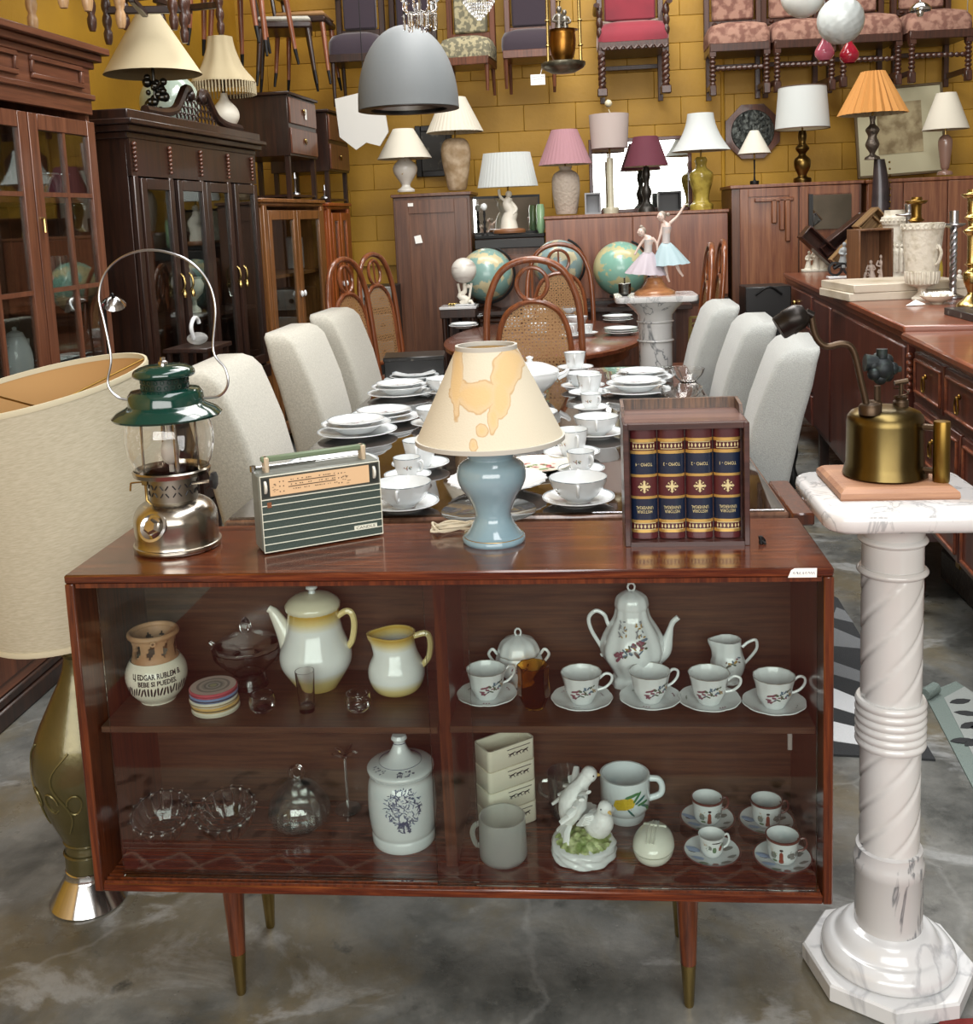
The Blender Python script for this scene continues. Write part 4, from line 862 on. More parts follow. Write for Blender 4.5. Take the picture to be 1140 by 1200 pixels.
g=G(); g.lathe(smoothp([(.120,.036),(.124,.042),(.121,.060),(.108,.072),(.100,.074),(.095,.078),(.086,.092),(.078,.100),(.068,.103),(.062,.105)],3),56,cap=False); g.build('base_torus',M_m1,pd)
g=G(); g.lathe([(.062,.100),(.0625,.215),(.0645,.219),(.0635,.238),(.0605,.242),(.0600,.262),(.053,.266)],56,cap=False); g.build('lower_drum',M_m2,pd)
def spiral(z0,z1,name):
    g=G(); n=60; m_=60; R_=[]
    for j in range(m_+1):
        z=z0+(z1-z0)*j/m_; row=[]
        for i in range(n):
            t=2*pi*i/n; ph=(t*5-z*85)%(2*pi); d=abs(ph-pi)/pi; row.append(((.0545-.0045*max(0,1-(1-d)*4.5))*cos(t),(.0545-.0045*max(0,1-(1-d)*4.5))*sin(t),z))
        R_.append(row)
    g.rings(R_); return g.build(name,M_m3,pd,ang=60)
spiral(.262,.470,'spiral_shaft'); spiral(.560,.800,'spiral_shaft')
g=G(); q=[]
for i in range(6):
    z=.468+i*.0155
    for k in range(6): q.append((.0605+.0035*sin(k*pi/5),z+k*.0155/5))
g.lathe(q,56,cap=False); g.lathe([(.05,.468),(.0605,.468)],56,cap=False); g.lathe([(.0605,.561),(.05,.561)],56,cap=False); g.build('ringed_collar',M_m3,pd)
g=G(); g.lathe([(.055,.80),(.0575,.80)]+[(.0575+.0055*sin(k*pi/6),.80+.014*k/6) for k in range(7)]+[(.0545,.814),(.0545,.858)]+[(.0545+.007*sin(k*pi/6),.858+.014*k/6) for k in range(7)]+[(.055,.872),(.057,.884),(.066,.902),(.084,.914),(.086,.919),(.05,.919)],56,cap=False); g.build('capital',M_m3,pd)
def sqr(hx,hy,c,z,n=4):
    o=[]
    for sx,sy,a in((1,1,0),(-1,1,1),(-1,-1,2),(1,-1,3)):
        for k in range(n+1): t=a*pi/2+k*pi/2/n; o.append((sx*(hx-c)+c*cos(t),sy*(hy-c)+c*sin(t),z))
    return o
g=G(); g.rings([sqr(.143,.147,.04,.919),sqr(.150,.154,.045,.926),sqr(.152,.156,.045,.940),sqr(.150,.154,.045,.951),sqr(.145,.149,.042,.955)],cap0=True,cap1=True); g.build('square_top',M_m4,pd,ang=50)
# ---- blowtorch on wooden plinth
bt=thing('blowtorch','old brass blowtorch with curved burner tube mounted on a wooden plinth','blowtorch',(.812,.185,.955))
g=G(); g.rings([[(x*hx,y*hy,z) for x,y in((1,1),(-1,1),(-1,-1),(1,-1))] for hx,hy,z in((.100,.096,0),(.102,.098,.004),(.101,.097,.013),(.094,.090,.019),(.088,.084,.022))],cap0=True,cap1=True); g.build('wooden_plinth',wood('pale_plinth_wood','8a6048','a97d5e',.5,'x',9,.1),bt,smooth=False)
g=G(); g.lathe([(1e-5,.022),(.070,.022),(.0745,.026),(.072,.036),(.0685,.046),(.0675,.120),(.066,.132),(.060,.140),(.045,.147),(.02,.150),(1e-5,.151)],48,cap=False); g.build('brass_tank',mat('patina_brass','75663f',.3,1,noise=(7,'463a22',.42,.7),stretch=(1,1,.3)),bt)
M_db=mat('dark_bronze','4a3b2c',.4,.8)
g=G(); g.lathe([(.020,.142),(.020,.156),(.017,.160),(1e-5,.161)],20,(-.035,-.03,0)); g.build('filler_cap',M_db,bt)
T=Vector((.812,.185,.955)); f3=lambda px,py,y=.165: tuple(P(px,py,y=y)-T)
g=G(); g.tube(bez([f3(1015,474),f3(1009,448),f3(1000,412),f3(988,403),f3(968,406),f3(956,395),f3(951,374),f3(950,366)],6),.0062,10); g.build('burner_tube',M_db,bt)
a_,b_=Vector(f3(912,385)),Vector(f3(944,366)); d_=(b_-a_).normalized()
g=G(); g.tube([a_,a_+d_*.003,a_+d_*.018,a_+d_*.020,a_+d_*.040,a_+d_*.046,b_],[.021,.0225,.023,.0245,.024,.022,.015],20); g.tube([b_,Vector(f3(952,370))],.008,10); g.build('burner_head',mat('sooty_brass','26221f',.35,.7),bt)
g=G(); c=Vector(f3(1033,432,.19)); g.tube([Vector(f3(1028,478,.19)),Vector(f3(1028,452,.19))],.006,8); g.box(Vector(f3(1025,474,.19)),(.022,.02,.016),.003); g.build('valve_pillar',M_db,bt)
g=G()
for i in range(7): t=i*.9; g.ball(c+Vector((.018*cos(t),.010*sin(t*1.3),.017*sin(t))),.0125,10,8)
g.ball(c,.022,14,10)
g.tube([c+Vector((-.030,0,.012)),c+Vector((-.008,0,.010))],[.016,.014],12); g.tube([c+Vector((.0,0,.02)),c+Vector((0,0,.036))],.010,10); g.tube([c+Vector((.015,0,.0)),c+Vector((.034,0,-.002))],[.009,.005],10); g.build('valve_cluster',mat('verdigris_iron','23282a',.5,.6,noise=(60,'3d4a45',.5,.7)),bt)
g=G(); x,y=.030,.01; g.lathe([(.014,.14),(.014,.156),(.010,.160),(.012,.166),(.004,.168),(.004,.192)],14,(x,y,0)); g.tube([(x-.012,y,.190),(x+.012,y,.194)],.005,8); g.tube([(x+.013*cos(k*.8),y+.013*sin(k*.8),.158+.002*k) for k in range(12)],.0015,5); g.build('pump',M_db,bt)
g=G(); hx,hy=.082,-.055; g.lathe([(1e-5,.020),(.0135,.021),(.0145,.024),(.0145,.128),(.0135,.131),(1e-5,.132)],20,(hx,hy,0)); g.build('handle',mat('brass_grip','7d6430',.35,1),bt)
g=G()
for z_ in(.040,.118): g.tube([(.050,-.035,z_),(hx,hy,z_)],.006,8)
g.build('handle_arm',M_db,bt)
# ================================================================ rugs and small floor pieces
def flat(name,label,cat,poly,m,z=0,t=.006): g=G(); g.prism(poly,z,z+t); return tag(g.build(name,m,smooth=False),label,cat)
M_rugk=mat('charcoal_rug','2b2d2f',.95,bump=(300,.5)); M_rugg=mat('grey_rug_band','6b6e70',.95,bump=(300,.5)); M_rugw=mat('white_rug_band','c6c9cb',.95,bump=(300,.5))
pl=[P(x,y,z=0) for x,y in((1096,892),(930,884),(960,690),(982,703))]
rg=thing('geometric_rug','charcoal rug with grey and white zigzag bands behind display cabinet','rug',(0,0,0))
g=G(); g.prism([(p_.x,p_.y) for p_ in pl],0,.006); g.build('rug_ground',M_rugk,rg,smooth=False)
for c,pts in((M_rugg,[(975,735),(1010,750),(1026,762),(975,757)]),(M_rugg,[(960,770),(1046,800),(1052,812),(960,786)]),(M_rugw,[(960,800),(1064,843),(1070,858),(960,824)]),(M_rugw,[(960,842),(1084,872),(1040,878),(960,866)]),(M_rugg,[(980,712),(990,716),(1000,730),(975,724)])):
    g=G(); q=[P(x,y,z=.006) for x,y in pts]; g.prism([(p_.x,p_.y) for p_ in q],.006,.0075); g.build('rug_band',c,rg,smooth=False)
pl=[P(x,y,z=0) for x,y in((1083,815),(1140,925),(1230,1010),(1240,880),(1120,800))]
lr=thing('leaf_pattern_rug','grey-green rug with dark leaf pattern and rolled edge','rug',(0,0,0))
g=G(); g.prism([(p_.x,p_.y) for p_ in pl],0,.005); g.build('rug_ground',mat('sage_rug','6e7b76',.95,bump=(200,.4)),lr,smooth=False)
pl=[P(x,y,z=.005) for x,y in((1106,818),(1150,905),(1240,980),(1240,880),(1130,805))]
g=G(); g.prism([(p_.x,p_.y) for p_ in pl],.005,.0065); g.build('rug_field',mat('pale_grey_rug_field','8f9592',.95,bump=(200,.4)),lr,smooth=False)
for x,y,a in((1125,822,.3),(1133,836,-.2),(1136,850,.5),(1128,868,.1),(1140,870,.6),(1150,852,.2)):
    g=G(); c=P(x,y,z=.0066); g.at(tuple(c),(0,0,a)); g.prism([(.035*cos(t*pi/4)*(1 if t%2==0 else .8),.016*sin(t*pi/4)) for t in range(8)],0,.0012); g.build('leaf_motif',M_rugk,lr,smooth=False)
g=G(); a=P(1083,814,z=.02); b=P(1096,806,z=.02); g.tube([a,(a+b)/2,b],.018,10); g.build('rolled_corner',MATS['sage_rug'],lr)
# red carpet in front of the cabinet, mirrored in the sliding panes
rc=thing('lattice_carpet','dark red carpet with cream lozenge lattice border, only its edge in view','rug',(0,0,0))
M_rc=mat('red_carpet','6f221f',.95,bump=(200,.4)); M_rcl=mat('carpet_cream','a58578',.95); M_rcb=mat('carpet_brown','7d5c50',.95); M_rcd=mat('carpet_dark','4a2f2a',.95)
g=G(); g.bb((-1.3,-3.6,.0),(1.4,-.30,.006)); o=g.build('carpet_ground',M_rc,rc,smooth=False)
e_=P(1100,1196,z=0); e2=P(1150,1188,z=0)
rr_=thing('red_rug','corner of a plain dark red rug at the bottom right edge','rug',(0,0,0)); g=G(); g.prism([(e_.x,e_.y-.004),(e_.x+.4,e_.y+.03),(e_.x+.5,-.26),(e_.x-.12,-.26)],0,.006); g.build('rug_ground',M_rc,rr_,smooth=False)
for k in range(21):
    x=-1.2+k*.12
    for s_ in(-1,1):
        g=G(); a=(x,-.35); b=(x+s_*.12,-.45); g.tube([(a[0],a[1],.0065),(b[0],b[1],.0065)],.0035,4,sy=.2); g.build('lattice_line',M_rcl,rc)
for y in(-.335,-.465,-.485): g=G(); g.bb((-1.25,y-.0025,.006),(1.3,y+.0025,.0072)); g.build('border_line',M_rcl,rc,smooth=False)
rr=random.Random(6); g=G(); g.bb((-1.2,-.84,.006),(1.25,-.50,.0068)); g.build('floral_band',M_rcb,rc,smooth=False)
g=G()
for i in range(170):
    x,y=rr.uniform(-1.15,1.2),rr.uniform(-.82,-.52); g.at((x,y,.0068),(0,0,rr.uniform(0,6))); g.prism([(.03*cos(t*pi/3)*rr.uniform(.5,1),.012*sin(t*pi/3)) for t in range(6)],0,.0006)
tag(g.build('floral_motifs',M_rcd,rc,smooth=False),kind='stuff')
# ================================================================ long dining table
TZ=.765
dt=thing('dining_table','long dark wooden dining table protected by a sheet of glass','table',(.05,1.9,0))
M_tab=wood('table_walnut','5a4034','7d5c4a',.25,'y',9,.5); X0,X1,Y0,Y1=-.68,.69,-1.20,1.24
g=G(); g.bb((X0,Y0,TZ-.040),(X1,Y1,TZ-.006),.006); g.build('tabletop',M_tab,dt)
g=G(); g.bb((X0+.07,Y0+.07,TZ-.13),(X1-.07,Y0+.09,TZ-.04)); g.bb((X0+.07,Y1-.09,TZ-.13),(X1-.07,Y1-.07,TZ-.04)); g.bb((X0+.07,Y0+.09,TZ-.13),(X0+.09,Y1-.09,TZ-.04)); g.bb((X1-.09,Y0+.09,TZ-.13),(X1-.07,Y1-.09,TZ-.04)); g.build('apron',M_tab,dt)
for x in(X0+.11,X1-.11):
    for y in(Y0+.11,Y1-.43): g=G(); g.lathe([(.022,0),(.026,.03),(.034,.35),(.038,.62),(.038,TZ-.04)],12,(x,y,0)); g.build('leg',M_tab,dt)
gs=tag(None,None) if False else None
g=G(); g.bb((X0+.05+.01,Y0+1.9+.01,TZ-.006),(X1+.05-.01,Y1+1.9-.01,TZ),.002); tag(g.build('table_glass',thin_glass('table_sheet_glass','eef2f0',1.2,.03,.17),smooth=False),'clear glass sheet covering the long dining table','glass')
# small red-brown corner beside the near right chair
g=G(); g.bb((.738,.67,.735),(.79,.98,.765),.004); st=thing('wooden_armrest_stool','red-brown wooden stool top peeking out right of the display cabinet','stool',(0,0,0)); g.build('stool_rail',M_cabv,st)
for x,y in((.75,.70),(.75,.95)): g=G(); g.bb((x-.01,y-.01,0),(x+.014,y+.014,.737)); g.build('leg',M_cabv,st)
# ---- upholstered chairs
M_up=mat('cream_boucle','bfbdb1',.95,noise=(160,'adaba0',.35,.65),bump=(260,.22),sheen=.2); M_upg=mat('grey_weave','a6a9a6',.95,noise=(320,'949794',.35,.65),bump=(260,.3),sheen=.2)
def parson(mt,label,loc,rz,group):
    c=thing('upholstered_chair',label,'chair',loc,rz,group)
    # profile in x (front +x) / z ; width along y
    prof=[(.42,-.235,-.105,.225),(.55,-.255,-.115,.228),(.70,-.285,-.135,.232),(.85,-.315,-.170,.236),(.95,-.342,-.205,.238),(1.02,-.355,-.232,.237),(1.050,-.364,-.258,.228),(1.064,-.364,-.285,.208)]
    R_=[]
    for z,xb,xf,hw in prof:
        e=.022; row=[]
        for sx,sy,a in((1,1,0),(-1,1,1),(-1,-1,2),(1,-1,3)):
            for k in range(4):
                t=a*pi/2+k*pi/6; X=(xf-e if sx>0 else xb+e)+e*cos(t); Y=sy*(hw-e)+e*sin(t)
                row.append((X,Y,z+(.012*cos(Y/hw*pi/2) if z>1 else 0)))
        R_.append(row)
    g=G(); g.rings(R_,cap0=True,cap1=True); g.build('backrest',mt,c,ang=70)
    g=G(); g.box((.03,0,.43),(.50,.47,.11),.03); g.build('seat',mt,c,ang=70)
    g=G()
    for y in(-.229,.229): g.tube([( .23,y,.475),(-.12,y,.475)],.004,6)
    g.tube([(.279,-.2,.478),(.279,.2,.478)],.004,6); g.build('piping',mt,c)
    for x,y in((.24,.19),(.24,-.19),(-.22,.19),(-.22,-.19)): g=G(); g.box((x,y,.19),(.04,.04,.38),.004); g.build('leg',M_dark,c)
    return c
GCH='upholstered chairs along the dining table'
c0=parson(M_up,'cream fabric chair behind the green lantern',(-.56,1.43,0),.04,GCH)
c1=dup(c0,(-.60,2.42,0),0,'cream fabric chair behind the radio, middle of the left row')
c2=dup(c0,(-.62,3.20,0),-.03,'cream fabric chair nearest the black box, left row')
r0=parson(M_upg,'grey fabric chair nearest the blowtorch',(.635,1.70,0),pi-.12,GCH)
r0.scale=(1,1,.985)
dup(r0,(.63,2.43,0),pi-.05,'grey fabric chair in the middle of the right row'); dup(r0,(.59,3.14,0),pi-.02,'grey fabric chair nearest the ballerina figurine')
# ---- tableware
M_rimg=mat('grey_rim_line','6f7c82',.3)
def plate_(R_,deep,label,loc,group,name='plate',flower=True):
    s=thing(name,label,name.split('_')[-1],loc,rng.uniform(0,6),group)
    if deep: pr=[(R_*.52,0),(R_*.55,.003),(R_*.80,.022),(R_*.84,.026),(R_,.030),(R_-.001,.0325),(R_*.83,.0285),(R_*.78,.024),(R_*.53,.006),(1e-5,.005)]
    else: pr=[(R_*.55,0),(R_*.58,.003),(R_*.74,.008),(R_,.018),(R_-.001,.0205),(R_*.74,.0115),(R_*.58,.0065),(1e-5,.006)]
    g=G(); g.lathe([(1e-5,0)]+pr,44,cap=False); g.build('dish',M_porc,s)
    zt=pr[5 if deep else 3][1]; zt=pr[4][1] if not deep else pr[5][1]
    g=G(); g.lathe([(R_-.0045,zt-.0004),(R_-.0025,zt+.0006)],44,cap=False); g.build('rim_line',M_rimg,s)
    if flower:
        g=G(); zf=pr[-1][1]+.0006
        for k in range(12): x,y=rng.uniform(-.035,.035),rng.uniform(-.018,.018); g.i=k%3; L_=rng.uniform(.004,.010); g.add([(x-L_,y,zf),(x,y-L_*.35,zf),(x+L_,y+.002,zf),(x,y+L_*.35,zf)],[(0,1,2,3)])
        g.build('flower_print',[M_pr[1],MATS['print_grey'],M_pr[0]],s,smooth=False,fix=False)
    return s
protoP={}
def plate(R_,deep,label,loc,group):
    k=(R_,deep)
    if k in protoP: return dup(protoP[k],loc,rng.uniform(0,6),label,group)
    protoP[k]=plate_(R_,deep,label,loc,group); return protoP[k]
def stack(px,py,where,kinds,z=TZ,group='white plates on the dining table',sc=1):
    w=P(px,py,z=z); zz=z; n=len(kinds); words=['bottom','second from bottom','middle','fourth','top']
    for i,kd in enumerate(kinds):
        R_={'L':.135,'D':.118,'S':.098,'M':.110}[kd]*sc; pos='at the bottom of' if i==0 else ('on top of' if i==n-1 else ['','second from bottom in','third from bottom in','fourth from bottom in'][i])
        plate(R_,kd=='D',{'L':'large plate ','D':'soup plate ','S':'small plate ','M':'medium plate '}[kd]+pos+' the stack '+where,(w.x+rng.uniform(-.004,.004),w.y+rng.uniform(-.004,.004),zz),group)
        zz+={'L':.014,'D':.024,'S':.012,'M':.012}[kd]
stack(418,510,'just behind the radio handle','LDS'); stack(449,494,'second behind the radio','LMS'); stack(470,464,'in front of the farthest left plates','LDS'); stack(486,448,'nearest the black box','LMS')
stack(746,461,'nearest the spine-front box','LDS'); stack(752,446,'in front of the ballerina pedestal','LMS')
stack(392,548,'hidden behind the radio','LS')
protoC={}
def tcup(kind,loc,rz,label,group):
    if kind in protoC: return dup(protoC[kind],loc,rz,label,group)
    s=thing('tea_cup',label,'cup',loc,rz,group)
    if kind=='tall': pr=[(.024,0),(.025,.003),(.034,.022),(.040,.050),(.043,.068)]; h_=[(.040,.056),(.056,.060),(.062,.045),(.052,.026),(.035,.024)]
    elif kind=='bowl': pr=[(.026,0),(.027,.004),(.046,.018),(.058,.038),(.062,.054)]; h_=[(.060,.046),(.075,.050),(.078,.036),(.066,.026),(.054,.030)]
    else: pr=[(.018,0),(.019,.003),(.027,.016),(.031,.036),(.033,.052)]; h_=[(.031,.042),(.042,.045),(.045,.034),(.038,.022),(.028,.020)]
    pr=[(a*1.15,b*1.15) for a,b in pr]; h_=[(a*1.15,b*1.15) for a,b in h_]; pr=smoothp(pr,3); zt=pr[-1][1]
    vessel('bowl',M_porc,s,pr,.0018,36,ff=lambda t,k:1+.012*cos(12*t)); handle('handle',M_porc,s,h_,.0035)
    if kind=='bowl': handle('handle',M_porc,s,h_,.0035,pi)
    g=G(); g.lathe([(pr[-1][0]+.0004,zt-.001),(pr[-1][0]+.0002,zt+.0004),(pr[-1][0]-.0015,zt+.0004)],36,cap=False); g.build('rim_line',M_rimg,s)
    blobs('flower_print',[M_pr[0],M_pr[1],M_pr[3]],s,pr,-pi/2+.6,zt*.55,[(rng.uniform(-.01,.01),rng.uniform(-.008,.008),.006,.003,rng.uniform(0,3),k%3) for k in range(9)])
    protoC[kind]=s; return s
SAU2={}
def tsaucer(R_,loc,label,group):
    if R_ in SAU2: return dup(SAU2[R_],loc,rng.uniform(0,6),label,group)
    SAU2[R_]=plate_(R_,False,label,loc,group,'saucer'); return SAU2[R_]
GT='white cups on the dining table'; GSA='saucers on the dining table'
cups=[('bowl',678,590,-pi/2,'nearest the spine-front box'),('small',681,556,-.9,'between the two front right cups'),('tall',670,536,-pi/2+.3,'right of the lamp shade edge'),('bowl',699,512,-pi/2,'third in the row right of the lamp'),('small',693,482,-.9,'squeezed between tall cup and bowl'),('tall',691,464,-pi/2,'fourth in the row right of the lamp'),('bowl',683,456,-pi/2,'beside the nearest right plate stack'),('tall',674,434,-pi/2,'farthest in the row right of the lamp'),
('bowl',473,596,-pi/2,'right next to the radio'),('small',478,563,-.4,'just behind the wide cup beside radio'),('tall',493,549,-pi/2,'left of the lamp shade edge'),('bowl',512,500,-pi/2,'half hidden by the stained lamp shade'),('bowl',520,462,-pi/2,'behind lamp shade near the left plate stacks')]
for kd,px,py,rz,wh in cups:
    w=P(px,py,z=TZ); R_={'bowl':.090,'tall':.084,'small':.066}[kd]
    if kd=='small' : tsaucer(R_,w,'small white saucer under the cup '+wh,GSA)
    else: tsaucer(R_,w,'white saucer under the cup '+wh,GSA)
    tcup(kd,(w.x,w.y,TZ+.0065),rz,{'bowl':'wide two-handled white broth cup ','tall':'white tea cup ','small':'small white coffee cup '}[kd]+wh,GT)
# tureen, platters, glass dishes
w=P(622,464,z=TZ); s=thing('soup_tureen','white oval soup tureen with side handles behind lamp shade','tureen',w); pr=smoothp([(.060,0),(.062,.006),(.050,.014),(.085,.040),(.112,.075),(.116,.095)],4)
vessel('tureen_body',M_porc,s,pr,.003,44)
for a_ in(0,pi): handle('handle',M_porc,s,[(.108,.080),(.135,.090),(.150,.100),(.142,.085),(.112,.066)],.007,a_)
g=G(); g.lathe(smoothp([(.117,.096),(.110,.108),(.060,.130),(.014,.138)],4)+[(.010,.146),(.016,.156),(1e-5,.162)],44); ld=g.build('lid',M_porc,s)
w=P(640,503,z=TZ); s=thing('serving_bowl','white serving bowl with grey rim right behind the lamp shade','bowl',(w.x-.06,w.y,TZ)); pr=smoothp([(.045,0),(.048,.004),(.075,.025),(.100,.062)],4); vessel('bowl',M_porc,s,pr,.0025,40); g=G(); g.lathe([(.1004,.061),(.0985,.0627)],40,cap=False); g.build('rim_line',M_rimg,s)
w=P(583,575,z=TZ); s=thing('fluted_platter','large white fluted platter behind blue lamp base','platter',(w.x,w.y,TZ+.001)); g=G(); g.lathe([(1e-5,0),(.06,0),(.064,.004),(.130,.030),(.1295,.033),(.062,.008),(1e-5,.007)],72,ff=lambda t,k:1+.02*cos(24*t)*(k>2),cap=False); g.build('dish',M_porc,s)
w=P(572,607,z=TZ); s=thing('clear_glass_plate','clear glass plate on the table behind knotted lamp cord','plate',(w.x,w.y+.02,TZ+.001)); g=G(); g.lathe([(1e-5,0),(.07,0),(.115,.012),(.1145,.014),(.07,.004),(1e-5,.004)],48,cap=False); g.build('dish',M_thin,s)
w=P(628,556,z=TZ); s=thing('floral_plate','cream plate with rose print standing behind lamp','plate',(w.x,w.y+.06,TZ+.003),0); g=G(); g.lathe([(1e-5,0),(.06,0),(.10,.014),(.0995,.016),(.06,.004),(1e-5,.004)],40,cap=False); g.build('dish',M_cream,s)
g=G(); rr=random.Random(1)
for k in range(26): g.i=k%3; x,y=rr.uniform(-.05,.05),rr.uniform(-.05,.05); g.add([(x+.009*cos(t*1.05),y+.007*sin(t*1.05),.0046) for t in range(6)],[tuple(range(6))])
g.build('rose_print',[mat('rose_red','a0494c',.4),mat('leaf_g','5f7d4c',.4),mat('rose_pink','c98f8c',.4)],s,smooth=False,fix=False)
for px,py,r_ in((806,447,.07),(722,452,.05),(798,470,.08)):
    w=P(px,py,z=TZ); s=thing('glass_dish','clear pressed glass dish '+{806:'beside the farthest right plate stack',722:'between broth cup and plate stack',798:'in front of the grey chairs'}[px],'dish',w,0,'glass dishes on the dining table'); pr=smoothp([(r_*.4,0),(r_*.5,.004),(r_*.85,.03),(r_,.055)],3); vessel('bowl',M_cutg,s,pr,.003,40,flute=.03,nf=12)
w=P(467,428,z=TZ)
bxk=thing('black_tin_box','black lidded box with worn edges at far end of table','box',(-.50,2.98,TZ),.12)
w=P(425,432,z=TZ); 
g=G(); g.bb((-.14,-.10,0),(.13,.10,.095),.004); g.build('box_body',mat('black_tin','141414',.35,.3),bxk); g=G(); g.bb((-.143,-.103,.088),(.133,.103,.108),.004); g.build('lid',mat('scuffed_black','1c1b1a',.3,.3,noise=(40,'55504a',.62,.75)),bxk)
# ================================================================ tall cabinets along the left wall
RZ=-LA; DV=Vector((sin(LA),cos(LA),0)); NV=Vector((cos(LA),-sin(LA),0)); O0=Vector((-2.012,0,0))
def FL(px,py,off=0):
    """point on the common front plane of the left row -> (distance along the row, height)"""
    d=RI*((px-CX)/FP)-UP*((py-CY)/FP)+_f; t=(O0+NV*off-CAM).dot(NV)/d.dot(NV); p_=CAM+d*t; return ((p_-O0).dot(DV),p_.z)
def fy(px,py=300): return FL(px,py)[0]
def rowthing(name,label,cat,y,group=None): o=thing(name,label,cat,O0+DV*y,RZ,group); return o
def door(par,m,y0,y1,z0,z1,fr=.05,cols=1,rows=(),x=0,glass=True,panel=None,t=.022,mun=.018):
    d=thing('door',None,None,(x,0,0)); d.parent=par
    g=G(); g.bb((0,y0,z0),(t,y0+fr,z1),.002); g.bb((0,y1-fr,z0),(t,y1,z1),.002); g.bb((0,y0+fr,z1-fr),(t,y1-fr,z1),.002); g.bb((0,y0+fr,z0),(t,y1-fr,z0+fr),.002); g.build('door_frame',m,d)
    if cols>1 or rows:
        for k in range(1,cols): yy=y0+fr+(y1-y0-2*fr)*k/cols; g=G(); g.bb((.003,yy-mun/2,z0+fr),(t-.003,yy+mun/2,z1-fr)); g.build('muntin',m,d,smooth=False)
        for zz in rows: g=G(); g.bb((.002,y0+fr,zz-mun/2),(t-.004,y1-fr,zz+mun/2)); g.build('muntin',m,d,smooth=False)
    if glass: g=G(); g.bb((.008,y0+fr*.6,z0+fr*.6),(.011,y1-fr*.6,z1-fr*.6)); g.build('glass_pane',M_pane2,d,smooth=False)
    if panel: g=G(); g.bb((-.002,y0+fr*.7,z0+fr*.7),(.010,y1-fr*.7,z1-fr*.7),.004); g.build('door_panel',panel,d)
    return d
def carcass(par,m,y0,y1,z0,z1,dep,shelves=(),back=None,t=.025,nm='side_panel'):
    for a,b in((y0,y0+t),(y1-t,y1)): g=G(); g.bb((-dep,a,z0),(0,b,z1),.002); g.build(nm,m,par)
    for z in(z0,z1-t): g=G(); g.bb((-dep,y0+t,z),(0,y1-t,z+t)); g.build('board',m,par,smooth=False)
    g=G(); g.bb((-dep,y0+t,z0+t),(-dep+.01,y1-t,z1-t)); g.build('back_panel',back or m,par,smooth=False)
    for z in shelves: g=G(); g.bb((-dep+.01,y0+t,z-.01),(-.03,y1-t,z+.01)); g.build('shelf',m,par,smooth=False)
def cornice(par,m,y0,y1,z,dep,steps,name='cornice'):
    g=G()
    for e,z0,z1 in steps: g.bb((-dep,y0-e,z+z0),(e,y1+e,z+z1),.004)
    g.build(name,m,par)
M_bc=wood('bookcase_wood','4f2c1d','6f442f',.35,'z',12,.25); M_bcy=wood('bookcase_rail_wood','4f2c1d','6f442f',.35,'y',12,.25)
# ---- bookcase
ya=fy(-70,300); yb=fy(119,300); ymid=fy(35,230); zt=FL(108,62)[1]; zr1=FL(80,229)[1]; zr2=FL(85,337)[1]; ztop=FL(80,140)[1]; zmid=FL(75,110)[1]
bc=rowthing('glazed_bookcase','tall reddish glazed bookcase with many-paned doors at far left','cabinet',0)
carcass(bc,M_bc,ya,yb,0,zt-.06,.42,(zr1-.02,zr2-.06,.9,.5),M_cabin)
g=G(); g.bb((0,ya,ztop+.03),(.02,yb,zt-.05),.003); g.build('frieze',M_bcy,bc)
cornice(bc,M_bcy,ya,yb,zt,.42,((.03,-.08,-.05),(.055,-.05,-.02),(.08,-.02,.01)))
g=G(); g.bb((0,ya,zmid-.012),(.035,yb+.01,zmid+.012),.004); g.build('moulding',M_bcy,bc)
for a,b in((ya,ymid-.04),(ymid+.05,yb-.07)):
    g=G(); z0,z1=zmid+.10,zt-.15
    for q in((.02,a,z0,.034,b,z0+.02),(.02,a,z1-.02,.034,b,z1),(.02,a,z0,.034,a+.02,z1),(.02,b-.02,z0,.034,b,z1)): g.bb(q[:3],q[3:],.003)
    g.build('frieze_panel',M_bcy,bc)
door(bc,M_bc,ymid+.004,yb,.45,ztop,.062,2,(zr1,zr2),.0); door(bc,M_bc,ya,ymid-.004,.45,ztop,.062,2,(zr1,zr2),.0)
g=G(); g.bb((0,ya,0),(.02,yb,.44)); g.build('plinth_panel',M_bcy,bc,smooth=False)
g=G(); z=FL(40,258)[1]; g.lathe([(.006,0),(.006,.05),(.003,.06)],8,(.034,ymid+.03,z-.05)); g.tube([(.02,ymid+.03,z+.005),(.036,ymid+.03,z+.005)],.005,8); g.build('handle',M_brassl,bc)
def inrow(px,py,off,z=None):
    a,zz=FL(px,py,off); return O0+NV*off+DV*a+Vector((0,0,z if z is not None else zz))
# contents of the bookcase
M_rg2=thin_glass('red_glass','c83a44',1.4,.03,.08,.10)
zsA=zr2-.05
gp_=None
for i in range(7):
    w=inrow(48+i*8,318,-.14 if i%2 else -.22,zsA)
    lb=['tall red-tinted goblet behind the bookcase pane, nearest the brass handle']+['tall stemmed glass in the bookcase, position between red goblet and right stile']*6
    if i in(0,1):
        s=thing('red_goblet','tall red goblet in the bookcase, '+('nearest the brass handle' if i==0 else 'beside the clear goblets'),'glass',w)
        g=G(); g.lathe([(1e-5,0),(.03,.002),(.004,.01),(.004,.06),(.022,.08),(.032,.12),(.030,.18)],20,cap=False); g.build('goblet',M_rg2,s)
    else:
        s=thing('clear_goblet',['','','first','second','third','fourth','fifth'][i]+' clear goblet to the right of the red ones in bookcase','glass',w,0,'clear goblets in the bookcase')
        g=G(); g.lathe([(1e-5,0),(.03,.002),(.004,.01),(.004,.06),(.022,.08),(.032,.12),(.030,.18)],20,cap=False); g.build('goblet',M_thin,s)
